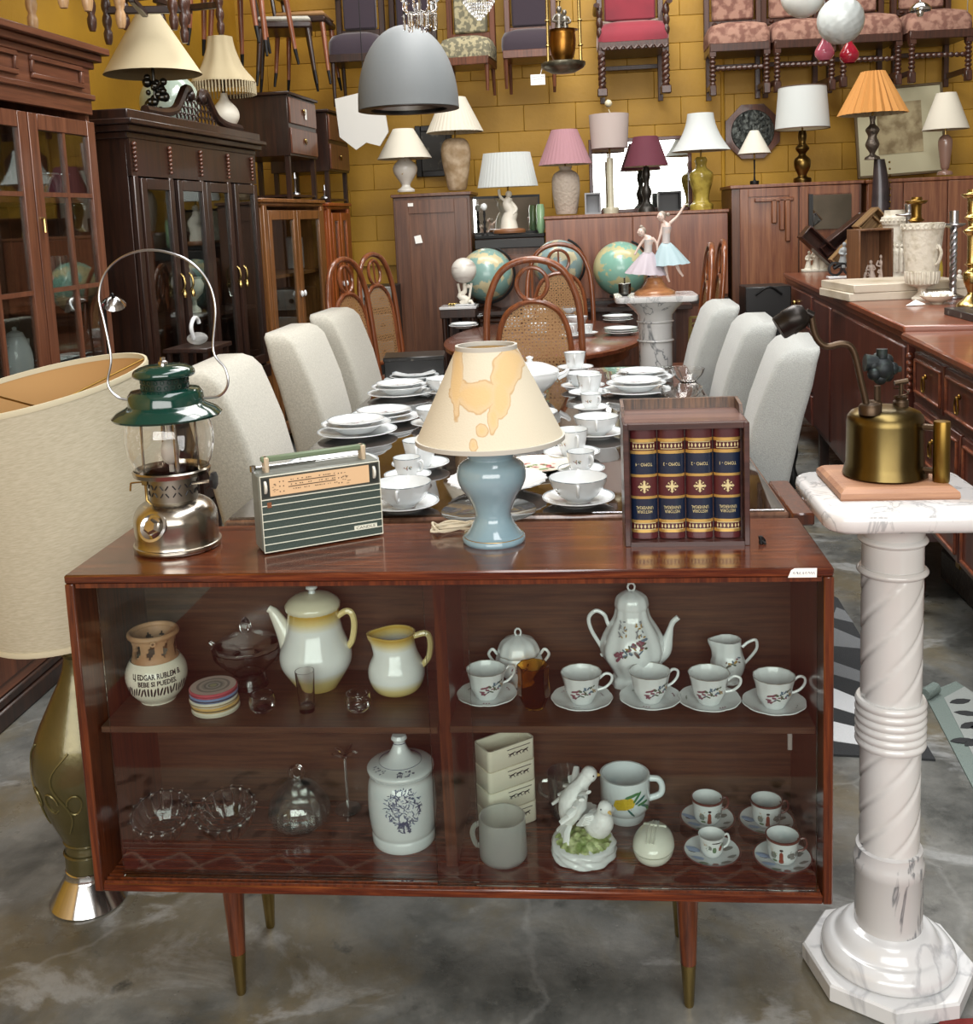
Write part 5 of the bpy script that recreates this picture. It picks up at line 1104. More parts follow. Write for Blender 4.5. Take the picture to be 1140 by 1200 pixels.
s=thing('fluted_bowl','pale fluted glass bowl tipped in front of goblets in bookcase','bowl',inrow(62,322,-.09,zsA+.03),rot=(.7,0,0)); pr=smoothp([(.02,0),(.05,.03),(.07,.07)],3); vessel('bowl',M_cutg,s,pr,.003,30,flute=.03,nf=15)
w=inrow(16,410,-.16,.9+.01); w=inrow(18,398,-.16,.91)
s=thing('bookcase_teapot','tall grey-white china teapot in the left bookcase door','teapot',w); pr=smoothp([(.045,0),(.058,.02),(.060,.09),(.045,.15),(.035,.17)],4); g=G(); g.lathe([(1e-5,0)]+pr+[(1e-5,.171)],30); g.build('pot_body',M_porcg,s)
g=G(); g.tube(bez([(.0,.05,.05),(0,.08,.09),(0,.10,.15)],5),[.014-.0009*i for i in range(11)],8); g.build('spout',M_porcg,s); handle('handle',M_porcg,s,[(.045,.14),(.085,.13),(.08,.06),(.055,.05)],.006,-pi/2)
g=G(); g.lathe([(.036,.171),(.03,.185),(.008,.195),(.010,.205),(1e-5,.21)],20); g.build('lid',M_porcg,s)
for i,(px,zz) in enumerate(((58,.91),(70,.91),(82,.91),(96,.91))):
    for k in range(3):
        w=inrow(px,395,-.13,zz+.018*k); s=thing('stacked_saucer',['bottom','middle','top'][k]+' patterned saucer of the '+['first','second','third','last'][i]+' low pile inside the bookcase','saucer',w,0,'patterned saucers inside the bookcase'); g=G(); g.lathe([(1e-5,0),(.03,0),(.065,.012),(.064,.015),(.03,.004),(1e-5,.004)],24,cap=False); g.build('dish',M_porcg,s)
w=inrow(60,215,-.18,zr1-.01)
for k,(px,c) in enumerate(((52,'c0803a'),(68,'b4343c'),(88,'a02a44'))):
    s=thing('glass_flower_vase',['amber','bright red','dark red'][k]+' fluted glass flower shade high in the bookcase','vase',inrow(px,215,-.16,zr1-.01)); m_=thin_glass('vase_glass%d'%k,c,1.5,.05,.1,.2); g=G(); g.lathe(smoothp([(.018,0),(.014,.03),(.03,.08),(.055,.11),(.060,.105)],3),36,flute=.10,nf=8,cap=False); g.build('shade_glass',m_,s)
# ---- chrome reflector lamp between the cabinets
s=thing('chrome_reflector','small chrome reflector shade peeking between bookcase and dark cabinet','lamp',inrow(133,355,.10)); g=G(); g.at((0,0,0),(.5,.35,0)); g.lathe([(.008,.03),(.018,.027),(.036,.012),(.052,-.006),(.05,-.008),(.033,.010),(.006,.027)],28,cap=False); g.build('reflector',M_chrome,s)
g=G(); g.tube([(0,0,.04),(-.05,.02,.0),(-.06,.03,-.45)],.006,6); g.build('stem',M_iron,s)
# ---- dark carved cabinet
y0=fy(158,300); y1=fy(303,300); zt=FL(158,131)[1]-.10; dk=rowthing('carved_display_cabinet','large dark carved cabinet with four glazed doors and broken pediment','cabinet',0)
dep=.46
carcass(dk,M_dark,y0,y1,.0,zt,dep,(1.0,.72,.62),M_dark)
cornice(dk,M_dark,y0,y1,zt,dep,((.02,-.03,0),(.05,0,.03),(.075,.03,.055),(.045,.055,.10)))
g=G(); g.bb((0,y0,zt-.20),(.02,y1,zt-.03)); g.build('frieze',M_dark,dk,smooth=False)
n=4; st=.05; wdt=(y1-y0-.10)/4
for i in range(4):
    a=y0+.05+i*wdt+.012; b=a+wdt-.024; d=door(dk,M_dark,a,b,.66,zt-.21,.052,1,(),.012+.01*(i in(1,3)))
    g=G(); yh=b-.025 if i%2==0 else a+.025
    if i==1: yh=a+.025
    g.tube(bez([(.030,yh,1.26),(.045,yh,1.24),(.048,yh,1.20),(.030,yh,1.17)],4),.006,6); g.lathe([(.008,1.14),(.012,1.16),(.004,1.18)],8,(.045,yh,0)); g.build('brass_pull',M_brassl,d)
for i in range(5):
    yy=y0+.03+i*wdt+(.0 if i<4 else -.01); g=G()
    for k in range(7): g.ball((.028,yy,zt-.055-.02*k),.012-.0006*k,8,6)
    g.build('carved_bracket',M_mah,dk)
    g=G(); g.bb((0,yy-.022,.6),(.026,yy+.022,zt-.20),.004); g.build('pilaster',M_dark,dk)
g=G(); g.bb((-dep,y0,.56),(.03,y1,.64),.005); g.build('waist_board',M_dark,dk)
for i in range(2): door(dk,M_dark,y0+.05+i*2*wdt,y0+.03+(i+1)*2*wdt,.05,.55,.06,1,(),.004,glass=False,panel=M_dark)
ym=fy(236,150); zp=zt+.10; ps=.80
for s_ in(-1,1):
    q=[(ym+s_*u,zp+v) for u,v in((.09,.0),(.09,.13),(.06,.17),(.07,.215),(.115,.235),(.16,.215),(.22,.15),(.31,.075),(.45,.045),(.72,.045),(.72,0),(.55,.0))]
    q2=[(ym+s_*u,zp+v) for u,v in((.13,0),(.13,.16),(.16,.175),(.21,.12),(.30,.05),(.45,.015),(.72,.01),(.72,.045),(.45,.05),(.31,.085),(.22,.16),(.16,.225),(.115,.245),(.07,.22),(.055,.17),(.085,.13),(.085,0))]
    g=G(); g.tube(bez([(-.02,ym+s_*u*ps,zp+v*ps) for u,v in((.75,.03),(.5,.035),(.33,.07),(.23,.15),(.16,.215),(.10,.215),(.075,.17))],4),.024,8); g.ball((-.02,ym+s_*.09*ps,zp+.18*ps),.030,12,8); g.build('swan_neck_scroll',M_dark,dk)
    g=G()
    for u in(.04,.10,.16,.22,.28):
        for k in range(4):
            if .03+k*.04<.20-.5*max(0,u-.1): g.tube([(-.02,ym+s_*ps*(u+.03*cos(t)),zp+ps*(.03+k*.045+.024*sin(t))) for t in [j*pi/4 for j in range(8)]],.005,5,closed=True)
    g.build('pierced_fretwork',M_dark,dk)
# contents
for px,py,kind in((172,300,'urn'),(228,330,'urn2'),(300,235,'horse')):
    if kind=='urn2':
        s=thing('alabaster_urn','white alabaster urn seen through the dark cabinet glass','urn',inrow(228,352,-.2,1.01)); g=G(); g.lathe([(.035,0),(.03,.02),(.012,.04),(.012,.07),(.05,.11),(.06,.16),(.045,.19),(.05,.20)],24); g.build('urn_body',M_alab,s)
    if kind=='horse':
        s=thing('glass_swan','clear glass swan ornament in the rightmost dark cabinet door','ornament',inrow(286,255,-.12,zt-.62)); g=G(); g.tube(bez([(0,0,.0),(0,.03,.06),(0,-.02,.12),(0,.02,.18)],4),[.02]*13,8); g.ball((0,0,.02),.045,12,8); g.build('swan_body',M_frost,s)
for i in range(4):
    s=thing('wine_glass','small wine glass '+['nearest the alabaster urn','second from the alabaster urn','second from the oak vitrine','nearest the oak vitrine'][i]+' in the dark cabinet','glass',inrow(272+i*7,340,-.15,1.01),0,'wine glasses inside the dark cabinet'); g=G(); g.lathe([(1e-5,0),(.025,.002),(.003,.01),(.003,.05),(.02,.07),(.024,.11)],16,cap=False); g.build('glass_bowl',M_thin,s)
s=thing('glass_swan_dish','white glass swan dish seen low in dark cabinet behind lantern','dish',inrow(232,405,.22,.93),RZ)
g=G(); g.ball((0,0,.03),.05,14,8,sz=.6); g.build('swan_dish_body',M_frost,s); g=G(); g.tube(bez([(0,-.04,.03),(0,-.06,.09),(0,-.02,.13),(0,.02,.12),(0,.03,.10)],4),.010,8); g.build('swan_neck',M_porc,s)
g=G(); g.box((0,0,-.013),(.22,.3,.02),.003); g.build('stand_top',M_dark,s); 
for x,y in((-.09,-.12),(.09,-.12),(-.09,.12),(.09,.12)): g=G(); g.bb((x-.01,y-.01,-.93),(x+.01,y+.01,-.02)); g.build('stand_leg',M_dark,s)
# ---- two honey coloured vitrines
def vitrine(pa,pb,py,label,m,arch=False,grp=None):
    y0=fy(pa,350); y1=fy(pb,350); zt=FL((pa+pb)/2,py)[1]; v=rowthing('oak_vitrine',label,'cabinet',0)
    carcass(v,m,y0,y1,.12,zt,.42,(1.15,.8,.5),M_dark); cornice(v,m,y0,y1,zt,.42,((.015,-.02,0),(.03,0,.025)))
    w_=(y1-y0-.12)/2
    for i in range(2):
        d=door(v,m,y0+.06+i*w_+.005,y0+.06+(i+1)*w_-.005,.16,zt-.05,.06,1,(),.004)
        g=G(); g.ball((.035,y0+.06+w_+(-.03 if i==0 else .03),1.02),.012,10,8,sz=1.8); g.build('porcelain_knob',M_porc,d)
    for a in(y0,y1-.055): g=G(); g.bb((0,a,.1),(.022,a+.055,zt-.02),.003); g.build('corner_stile',m,v)
    for a in(y0+.04,y1-.04):
        for x in(-.38,-.03): g=G(); g.lathe([(.02,0),(.026,.05),(.022,.12)],10,(x,a,0)); g.build('foot',m,v)
    return v,zt
v1,z1_=vitrine(312,382,238,'honey oak vitrine with two glazed doors next to dark cabinet',M_honey)
v2,z2_=vitrine(388,413,242,'farther orange-brown vitrine with arched glazed doors beside back wall',wood('orange_oak','7a3a18','9c5224',.35,'z',8,.3))
for px,py,c in((352,325,'8c3a40'),(348,325,'b0aeb0'),(355,325,'7c7f6a')):
    s=thing('folded_textile',{'8c3a40':'folded red cloth standing','b0aeb0':'folded grey cloth standing','7c7f6a':'folded olive cloth standing'}[c]+' inside the honey oak vitrine','cloth',inrow(px,py,-.2,1.16)); g=G(); g.box((0,0,.12),(.12,.05,.24),.012); g.build('folds',mat('cloth_'+c,c,.9),s)
# ---- stacked bedside chests on turned stands above the vitrines
def bedside(pa,pb,pyb,pyt,zb,label,back=.46):
    y0=fy(pa,180); y1=fy(pb,180); z0=FL(pa,pyb)[1]; z1=FL(pa,pyt)[1]
    v=rowthing('bedside_chest',label,'chest',0); g=G(); g.bb((-back,y0,z0),(0,y1,z1),.003); g.build('chest_body',M_dark,v); g=G(); g.bb((-back-.0,y0-.02,z1),(.02,y1+.02,z1+.02),.004); g.build('chest_top',M_dark,v)
    for k in range(2):
        a=z0+.015+k*(z1-z0)/2; g=G(); g.bb((0,y0+.02,a),(.012,y1-.02,a+(z1-z0)/2-.03),.003); d=g.build('drawer',M_mah,v)
        g=G(); ym=(y0+y1)/2; g.lathe([(.004,0),(.016,.004),(.010,.012)],10,(0,0,0)); g.v=[(.012+z_,ym+x_,a+.10+y_) for x_,y_,z_ in g.v]; g.tube([(.02,ym+.02*cos(t*pi/6),a+.095-.022*sin(t*pi/6)) for t in range(7)],.003,5); g.build('drawer_pull',M_brassl,d)
        if k==1: g=G(); g.box((.018,ym+.03,a+.08),(.002,.035,.07)); g.build('price_tag',M_paper,d,smooth=False)
    zs=zb
    for a in(y0+.03,y1-.03):
        for x in(-back+.03,-.03): g=G(); g.bb((x-.016,a-.016,zs),(x+.016,a+.016,z0)); g.build('leg',M_dark,v,smooth=False)
    g=G(); g.bb((-back+.02,y0+.02,zs+.02),(-.02,y1-.02,zs+.035)); g.build('lower_shelf',M_dark,v,smooth=False)
    return z1
zc1=bedside(340,372,182,112,z1_+.025,'dark two-drawer bedside chest with paper tag on honey vitrine'); zc2=bedside(385,408,200,132,z2_+.025,'smaller dark two-drawer bedside chest nearest the grey pendant')
for px,h_ in((346,.10),(380,.05)):
    s=thing('small_candlestick' ,'small brass candlestick on the vitrine under '+('the tagged bedside chest' if h_>.08 else 'the farther bedside chest'),'candlestick',inrow(px,222,-.06,(z1_ if px<370 else z2_)+.062)); g=G(); g.lathe([(.035,0),(.03,.01),(.008,.02),(.008,h_),(.016,h_+.01),(.006,h_+.05)],14); g.build('stick',M_silver,s)
# ---- lamps on the dark cabinet
zdk=FL(158,131)[1]
w=inrow(183,131,-.12,zdk)
s=thing('glass_ball_lamp','table lamp with big parchment shade over metal cherubs and glass ball','lamp',w)
k=depth(w)/FP
g=G(); g.lathe([(.05,0),(.05,.015),(.02,.03),(1e-5,.03)],20); rr=random.Random(3)
for i in range(26): g.ball((rr.uniform(-.05,.05),rr.uniform(-.04,.04),.03+rr.random()*.19),rr.uniform(.012,.026),8,6)
g.tube([(0,0,.02),(0,0,.30)],.008,8); g.build('cherub_stem',mat('tarnished_silver','4b4a45',.3,.9),s)
shade('lamp_shade',mat('parchment_shade','c3b798',.85),s,.245,.235,.045,.56,40,lining=mat('shade_dark_lining','9a8a68',.9))
s=thing('green_glass_float','large pale green crackled glass ball behind cherub lamp','ornament',inrow(200,133,-.34,zdk)); g=G(); g.ball((0,0,.17),.17,36,20); g.build('glass_ball',mat('pale_green_glass','9fb3a6',.12,noise=(6,'b9cabf',.35,.65),coat=.5),s)
w=inrow(264,137,-.25,zdk+.0); s=thing('fringed_lamp','white baluster table lamp with fringed bell shade on dark cabinet','lamp',w)
g=G(); g.lathe(smoothp([(.05,0),(.055,.02),(.04,.05),(.085,.12),(.08,.18),(.03,.24),(.02,.28)],4),28); g.build('lamp_base',M_alab,s); g=G(); g.tube([(0,0,.27),(0,0,.36)],.012,8); g.build('socket',M_iron,s)
M_fr=mat('beige_silk_shade','b5a888',.8)
g=G(); g.lathe(smoothp([(.20,.34),(.19,.36),(.13,.44),(.09,.55),(.078,.62)],4),48,cap=False,flute=.04,nf=8); sh=g.build('lamp_shade',M_fr,s)
g=G()
for i in range(60): t=i*2*pi/60; g.box((.20*cos(t),.20*sin(t),.305),(.006,.006,.075))
tag(g.build('fringe',mat('ivory_fringe','bfb496',.9),sh,smooth=False),kind='stuff')
# white bent acrylic shade hanging behind the farther chest
w=P(428,140,y=6.2); s=thing('white_acrylic_panel','folded white lamp panel hanging beside the grey pendant','lamp',w); g=G()
pl=[(-.22,.16),(.0,.20),(.14,.16),(.17,-.10),(.10,-.20),(.0,-.17),(-.08,-.22),(-.2,-.12)]
g.prism(pl,-.01,.01,'y'); g.build('white_panel',mat('matt_white','cfcfca',.5),s,smooth=False)
g=G(); g.tube([(0,0,.18),(0,.0,4.59-w.z)],.003,5); g.build('hanging_wire',M_iron,s)
# brown chest low at the left
s=thing('panelled_blanket_chest','dark panelled wooden chest on the floor behind floor lamp','chest',(0,0,0)); a=P(0,862,z=0); b=P(80,790,z=0)
d_=(b-a); d_.z=0; L_=d_.length; an=atan2(d_.y,d_.x); s.location=a-d_*.9; s.rotation_euler=(0,0,an)
g=G(); g.bb((0,.02,.09),(L_*2.6,.5,.42),.004); g.build('chest_body',M_mahx,s)
g=G(); g.bb((-.0,0,0),(L_*2.6,.51,.06),.006); g.bb((0,.01,.06),(L_*2.6,.505,.09),.006); g.build('plinth',M_dark,s)
for k in range(3): g=G(); x0=.04+k*L_*.86; g.bb((x0,.012,.13),(x0+L_*.78,.02,.38),.006); g.build('chest_panel',M_mah,s)
# ================================================================ furniture along the back wall
BY=6.25
def Z_(px,py,y=BY): return P(px,py,y=y).z
def X_(px,py,y=BY): return P(px,py,y=y).x
def blockcab(name,label,cat,x0,x1,ztop,dep,m,z0=.06,y=BY,mside=None,top=True):
    c=thing(name,label,cat,(x0,y,0)); w_=x1-x0
    g=G(); g.bb((0,.022,z0),(w_,dep,ztop-.025),.004); g.build('cabinet_body',mside or m,c)
    if top: g=G(); g.bb((-.012,0,ztop-.025),(w_+.012,dep,ztop),.004); g.build('cabinet_top',m,c)
    for x in(.03,w_-.07): g=G(); g.bb((x,.03,0),(x+.04,.07,z0+.002)); g.bb((x,dep-.07,0),(x+.04,dep-.03,z0+.002)); g.build('foot',m,c,smooth=False)
    return c,w_
def panel(c,m,x0,x1,z0,z1,name='door',inset=None,fr=.07,y=0.0,t=.022):
    d=thing(name,None,None,(0,0,0)); d.parent=c
    if inset:
        g=G(); g.bb((x0,y,z0),(x0+fr,y+t,z1),.002); g.bb((x1-fr,y,z0),(x1,y+t,z1),.002); g.bb((x0+fr,y,z1-fr),(x1-fr,y+t,z1),.002); g.bb((x0+fr,y,z0),(x1-fr,y+t,z0+fr),.002); g.build('door_frame',m,d)
        g=G(); g.bb((x0+fr-.01,y+.008,z0+fr-.01),(x1-fr+.01,y+t,z1-fr+.01),.003); g.build('door_panel',inset,d)
    else: g=G(); g.bb((x0,y,z0),(x1,y+t,z1),.003); g.build('door_leaf',m,d)
    return d
M_wr=wood('wardrobe_wood','4a2b1b','68432d',.4,'z',6,.15)
xa,xb=X_(463,300),X_(553,300); zt=Z_(508,226); wr,w_=blockcab('wardrobe','plain reddish brown wardrobe with framed door and paper tag','wardrobe',xa,xb,zt,.55,M_wr)
d=panel(wr,M_wr,.02,w_-.02,.10,zt-.05,inset=M_wr,fr=.10)
g=G(); x=X_(490,280)-xa; z=Z_(490,280); g.add([(x-.03,-.004,z+.02),(x+.02,-.006,z+.03),(x+.035,-.012,z-.03),(x-.02,-.01,z-.035)],[(0,1,2,3)]); g.box((X_(481,240)-xa,-.003,Z_(481,240)),(.04,.003,.025)); g.build('paper_tag',M_paper,d,smooth=False)
g=G(); g.lathe([(.012,0),(.012,.006)],12); g.v=[(x_+w_-.09,-.004-z_,y_+1.05) for x_,y_,z_ in g.v]; g.build('keyhole_plate',M_brassl,d)
xa,xb=X_(557,300)+.01,X_(637,300); zt=Z_(598,275); cn,w_=blockcab('dark_console','black-topped console below the statue lamp','console',xa,xb,zt,.5,M_iron,mside=M_wr)
g=G(); g.bb((-.01,-.015,zt-.10),(w_+.01,.03,zt-.03),.004); g.build('top_rail',M_black,cn); panel(cn,M_mahx,.02,w_-.02,.35,zt-.15,'front_panel',M_wr,.05)
g=G(); g.bb((.0,-.06,zt-.62),(w_,.02,zt-.56),.01); g.bb((0,-.03,zt-.66),(w_,.02,zt-.62),.01); g.build('moulded_ledge',M_mahx,cn)
xa,xb=X_(640,300),X_(853,300); zt=Z_(745,249); sbd,w_=blockcab('long_sideboard','long flat-fronted red-brown sideboard below the pink and yellow lamps','sideboard',xa,xb,zt,.48,M_red,z0=.30)
seam=X_(742,300)-xa
panel(sbd,wood('sideboard_door_wood','62321e','865236',.35,'z',5,.2),.0,seam-.003,.84,zt-.03,inset=None); panel(sbd,MATS['sideboard_door_wood'],seam+.003,w_,.84,zt-.03,inset=None)
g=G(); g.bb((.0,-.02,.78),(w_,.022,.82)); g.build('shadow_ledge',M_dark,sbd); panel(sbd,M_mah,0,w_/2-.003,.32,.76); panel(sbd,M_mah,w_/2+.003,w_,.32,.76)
# right wardrobes
xa,xb=X_(858,300),X_(1010,300); zt=Z_(935,214)
wd,w_=blockcab('deco_wardrobe','red-brown double wardrobe with stepped relief and mirror hatch','wardrobe',xa,xb,zt,.58,M_red,mside=M_wr)
xm=X_(936,300)-xa; d1=panel(wd,M_red,.06,xm-.006,.12,zt-.03,inset=M_red,fr=.06); d2=panel(wd,M_red,xm+.006,w_-.02,.12,zt-.03,inset=M_red,fr=.06)
for i,(px,yb_) in enumerate(((907,262),(916,270),(923,283))):
    g=G(); x=X_(px,240)-xa; g.bb((x-.02,-.012,Z_(px,yb_)),(x+.02,.01,zt-.11),.008); g.build('relief_bar',M_red,d1)
g=G(); g.bb((X_(884,240)-xa,-.012,zt-.13),(X_(930,240)-xa,.01,zt-.10),.006); g.build('relief_bar',M_red,d1)
M_mirror=mat('mirror','e8ebe8',.02,1)
x0,x1,z0,z1=X_(952,245)-xa,X_(997,245)-xa,Z_(975,268),Z_(975,228)
g=G(); g.bb((x0,-.012,z0),(x1,.0,z1)); g.build('mirror_hatch',M_mirror,d2,smooth=False)
g=G(); g.bb((x0-.03,-.02,z0-.02),(x0,.0,z1+.01)); g.build('mirror_edge',M_black,d2,smooth=False)
xa,xb=X_(1011,300)+.03,X_(1140,300)+.5; zt=Z_(1080,208)
w2,w_=blockcab('panelled_headboard_cabinet','wide red-brown cabinet with flat panels behind the candlesticks','cabinet',xa,xb,zt,.55,M_red)
x=0
for i,px in enumerate((1042,1058,1110,1165)):
    x1=X_(px,260)-xa; panel(w2,M_red,x+.004,x1-.004,.12,zt-.03,inset=(M_red if i in(0,) else None),fr=.05); x=x1
# ---------------------------------------------------------------- lamps
def place(px,py,z,yy=None): return P(px,py,z=z) if yy is None else P(px,py,y=yy)
def lampf(name,label,px,pyb,y,base,shade_,mb,ms,lining=None,flute=0,nf=8,pleat=0,npl=30,sy=1,curve=0,n=32,z=None,trim=None,bs=1):
    """base: [(half px, row)], shade: (r bottom px, row, r top px, row)"""
    w=P(px,pyb,y=y); 
    if z is not None: w.z=z
    k=depth(w)/FP; s=thing(name,label,'lamp',w)
    zz=lambda row:P(px,row,y=y).z-w.z
    pr=[(a*k,max(0,zz(b))) for a,b in base]; pr[0]=(pr[0][0],0); q=smoothp(pr,4) if len(pr)>3 else pr
    g=G(); g.lathe([(1e-5,0)]+q+[(1e-5,q[-1][1])],n,flute=flute,nf=nf,sy=bs); b=g.build('lamp_base',mb,s)
    rb,yb_,rt,yt=shade_; zb=zz(yb_); zt=zz(yt)
    g=G(); g.tube([(0,0,q[-1][1]-.005),(0,0,zb+(zt-zb)*.3)],.007,8); g.build('lamp_stem',M_brassl,s)
    sh=shade('lamp_shade',ms,s,rb*k,zb,rt*k,zt,40,.003,pleat,npl,1,sy,lining=lining or mat('plain_lining','b5a88c',.9),curve=curve*k,trim=trim)
    return s,k,zz,sh
zwr=Z_(508,226)
M_wsh=mat('ivory_shade','cfcabb',.85); M_wsh2=mat('cool_white_shade','c6cccb',.85); M_psh=mat('dusty_pink_shade','a37a82',.85); M_bsh=mat('burgundy_shade','5c2635',.8); M_osh=mat('orange_pleated_shade','bb8444',.8)
lampf('urn_table_lamp','small white urn lamp with crooked ivory shade on left of wardrobe',476,225,6.45,[(10,225),(10,222),(5,217),(13,204),(14,195),(8,188),(5,185)],(32,186,12,151),mat('white_gold_urn','dcd9cf',.2,coat=.4,noise=(30,'b9a06a',.68,.72)),M_wsh)
lampf('tall_vase_lamp','tall textured beige vase lamp with wide pleated shade on wardrobe',536,223,6.5,[(10,223),(12,216),(17,185),(16,170),(11,163),(5,162)],(33,155,14,114),mat('crackled_beige','b9a58a',.6,noise=(12,'98805f',.4,.6),bump=(40,.5)),M_wsh,pleat=.012,npl=40)
zc=Z_(598,275)
s,k,zz,sh=lampf('statue_lamp','white statue lamp with wide oval pleated grey-white shade',597,273,6.42,[(19,273),(19,270),(16,268),(3,267)],(35,219,27,179),mat('oak_foot','7d5232',.4),M_wsh2,pleat=.012,npl=46,sy=.6,bs=.7)
g=G(); g.tube(bez([(0,0,.03),(.0,0,.10),(.02,0,.16),(-.01,0,.22),(.01,0,.27)],5),[.07-.0022*i for i in range(21)],12); g.ball((.005,0,.295),.026,12,8); g.tube(bez([(.02,0,.24),(.06,-.02,.18),(.03,-.04,.14)],4),.012,6); g.tube(bez([(-.02,0,.24),(-.06,-.02,.28),(-.07,0,.33)],4),.011,6); g.build('robed_statue',M_alab,s)
# candle lamp in front of it
w=P(567,283,y=6.2); s=thing('candle_bulb_lamp','thin dark turned candlestick lamp with bare white bulb','lamp',(w.x,6.2,Z_(598,275)-.0)); s.location.y=6.32; zz2=.0
g=G(); g.lathe([(.03,0),(.025,.01),(.008,.02),(.014,.05),(.006,.07),(.013,.10),(.006,.12),(.010,.16),(.006,.19)],14); g.build('turned_stem',M_iron,s); g=G(); g.ball((0,0,.215),.024,14,10,sz=1.2); g.build('bulb',M_porc,s)
# mirror and green vase behind the statue lamp
w=P(622,272,y=6.6); m_=thing('leaning_mirror','framed mirror leaning behind the statue lamp','mirror',(w.x-.02,6.60,zc),.22); g=G(); g.bb((-.50,0,0),(.10,.02,.30)); g.build('mirror_frame',M_black,m_,smooth=False); g=G(); g.bb((-.48,-.004,.02),(.085,.0,.28)); g.build('mirror_glass',M_mirror,m_,smooth=False)
w=P(634,272,y=6.45); s=thing('green_glass_vase','small pale green glass vase at the right end of console','vase',(w.x,6.45,zc)); g=G(); g.lathe([(.02,0),(.035,.04),(.03,.10),(.033,.18),(.025,.22)],20); g.build('vase_body',mat('mint_glass','8fb58c',.2,coat=.4),s)
zs=Z_(745,249)
lampf('pink_shade_lamp','cream carved ceramic lamp with pleated dusty pink shade',664,251,6.42,[(12,251),(13,246),(16,226),(16,210),(13,203),(7,199),(8,195)],(31,193,15,152),mat('carved_cream_ceramic','b3a698',.6,bump=(45,.8)),M_psh,pleat=.012,npl=36)
s,k,zz,sh=lampf('drum_shade_lamp','slim onyx column lamp with open grey-white drum shade',716,250,6.45,[(9,250),(9,243),(4,242),(4,190),(3,186)],(21,174,23,134),mat('onyx_cream','c3bfa8',.3,coat=.3),mat('lilac_white_shade','b8aba6',.85),lining=mat('brown_lining','6b4d45',.9),z=zs)
g=G(); g.tube(bez([(0,0,zz(150)),(.02,0,zz(138)),(.0,0,zz(128))],4),.004,6); g.ball((0,0,zz(121)),.028,14,10); g.build('ball_finial',mat('cream_finial','d6cfb2',.3),s)
lampf('burgundy_lamp','small dark sculpted metal lamp with burgundy shade',758,248,6.35,[(11,248),(9,243),(4,236),(6,225),(3,215),(5,205),(3,195)],(26,195,14,160),mat('dark_pewter','3f3d3a',.4,.8),M_bsh,z=zs)
lampf('yellow_baluster_lamp','yellow crackle-glazed octagonal lamp with white bell shade',822,245,6.42,[(13,245),(13,240),(9,236),(9,228),(13,212),(13,203),(6,196),(7,188),(5,184)],(34,177,15,133),mat('yellow_crackle','b3a04a',.25,noise=(14,'8f7c32',.45,.6),coat=.4),M_wsh2,flute=.03,nf=8,curve=4,z=zs)
# big mirror leaning on the wall behind these
x0,x1,z0,z1=X_(690,200,6.9),X_(808,200,6.9),zs,Z_(745,163,6.9)
m_=thing('wall_mirror','large dark-framed mirror standing behind burgundy and drum-shade lamps','mirror',(x0,6.72,zs)); g=G(); w_=x1-x0; h_=z1-z0; M_fr2=wood('mirror_frame_wood','3a1d16','55291f',.4,'x',8,.2)
for q in((0,0,0,.03,.025,h_),(w_-.03,0,0,w_,.025,h_),(.03,0,0,w_-.03,.025,.03),(.03,0,h_-.03,w_-.03,.025,h_)): g.bb(q[:3],q[3:],.004)
g.build('mirror_frame',M_fr2,m_); g=G(); g.bb((.02,.01,.02),(w_-.02,.018,h_-.02)); g.build('mirror_glass',M_mirror,m_,smooth=False)
def openbox(name,label,px,pw,pyb,ph,y,m,z):
    w=P(px,pyb,y=y); k=depth(w)/FP; s=thing(name,label,'box',(w.x,y,z)); a=pw*k/2; h_=ph*k; g=G()
    for q in((-a,0,0,-a+.012,.12,h_),(a-.012,0,0,a,.12,h_),(-a+.012,0,0,a-.012,.12,.012),(-a+.012,0,h_-.012,a-.012,.12,h_),(-a+.012,.11,.012,a-.012,.12,h_-.012)): g.bb(q[:3],q[3:])
    g.build('box_shell',m,s,smooth=False); return s
openbox('grey_shadow_box','small grey open shadow box beside the pink lamp','%d'%0 and 695,19,250,25,6.33,mat('grey_lacquer','8a8c90',.4),zs)
openbox('black_shadow_box','small black open box between burgundy and yellow lamps',785,27,246,23,6.36,M_black,zs)
# right group
zr=Z_(935,214)
s,k,zz,sh=lampf('desk_lamp','little white cone-shade desk lamp with thin dark stem on wardrobe',884,213,6.4,[(5,213),(5,212),(1.2,210),(1.0,186)],(19,180,5,153),M_iron,mat('white_cone_shade','d2cfc2',.8),z=zr)
lampf('brass_column_lamp','turned brass lamp with large white drum shade on wardrobe',940,213,6.4,[(10,213),(10,209),(5,206),(9,196),(9,187),(4,181),(8,174),(4,168),(5,160),(4,153)],(31,151,27,102),mat('dark_brass','80683a',.3,1,noise=(10,'4b3c22',.4,.6)),M_wsh2,z=zr,trim=mat('brown_trim','5d4a3c',.8))
lampf('orange_pleated_lamp','ornate metal-stemmed lamp with broad orange pleated shade',1022,187,6.1,[(9,187),(8,184),(3,180),(8,170),(5,160),(8,152),(3,145),(4,136)],(38,134,13,84),mat('pewter_ornate','6b6259',.35,.8,bump=(60,.8)),M_osh,pleat=.05,npl=24,z=Z_(1022,187,6.1))
w=P(1030,210,z=zr); s=thing('leather_stand','dark studded leather horn-shaped stand carrying the orange-shaded lamp','stand',(P(1027,250,y=6.1).x,6.1,1.03))
zt_=Z_(1022,187,6.1)-1.03; g=G(); n=14; R_=[]
for i in range(n+1): u=i/n; r_=.075*(.75+.9*u-1.15*u*u) ; R_.append([(r_*cos(t)*1.0+.03*sin(u*2.6),r_*.7*sin(t),zt_*u) for t in [j*pi/8 for j in range(16)]])
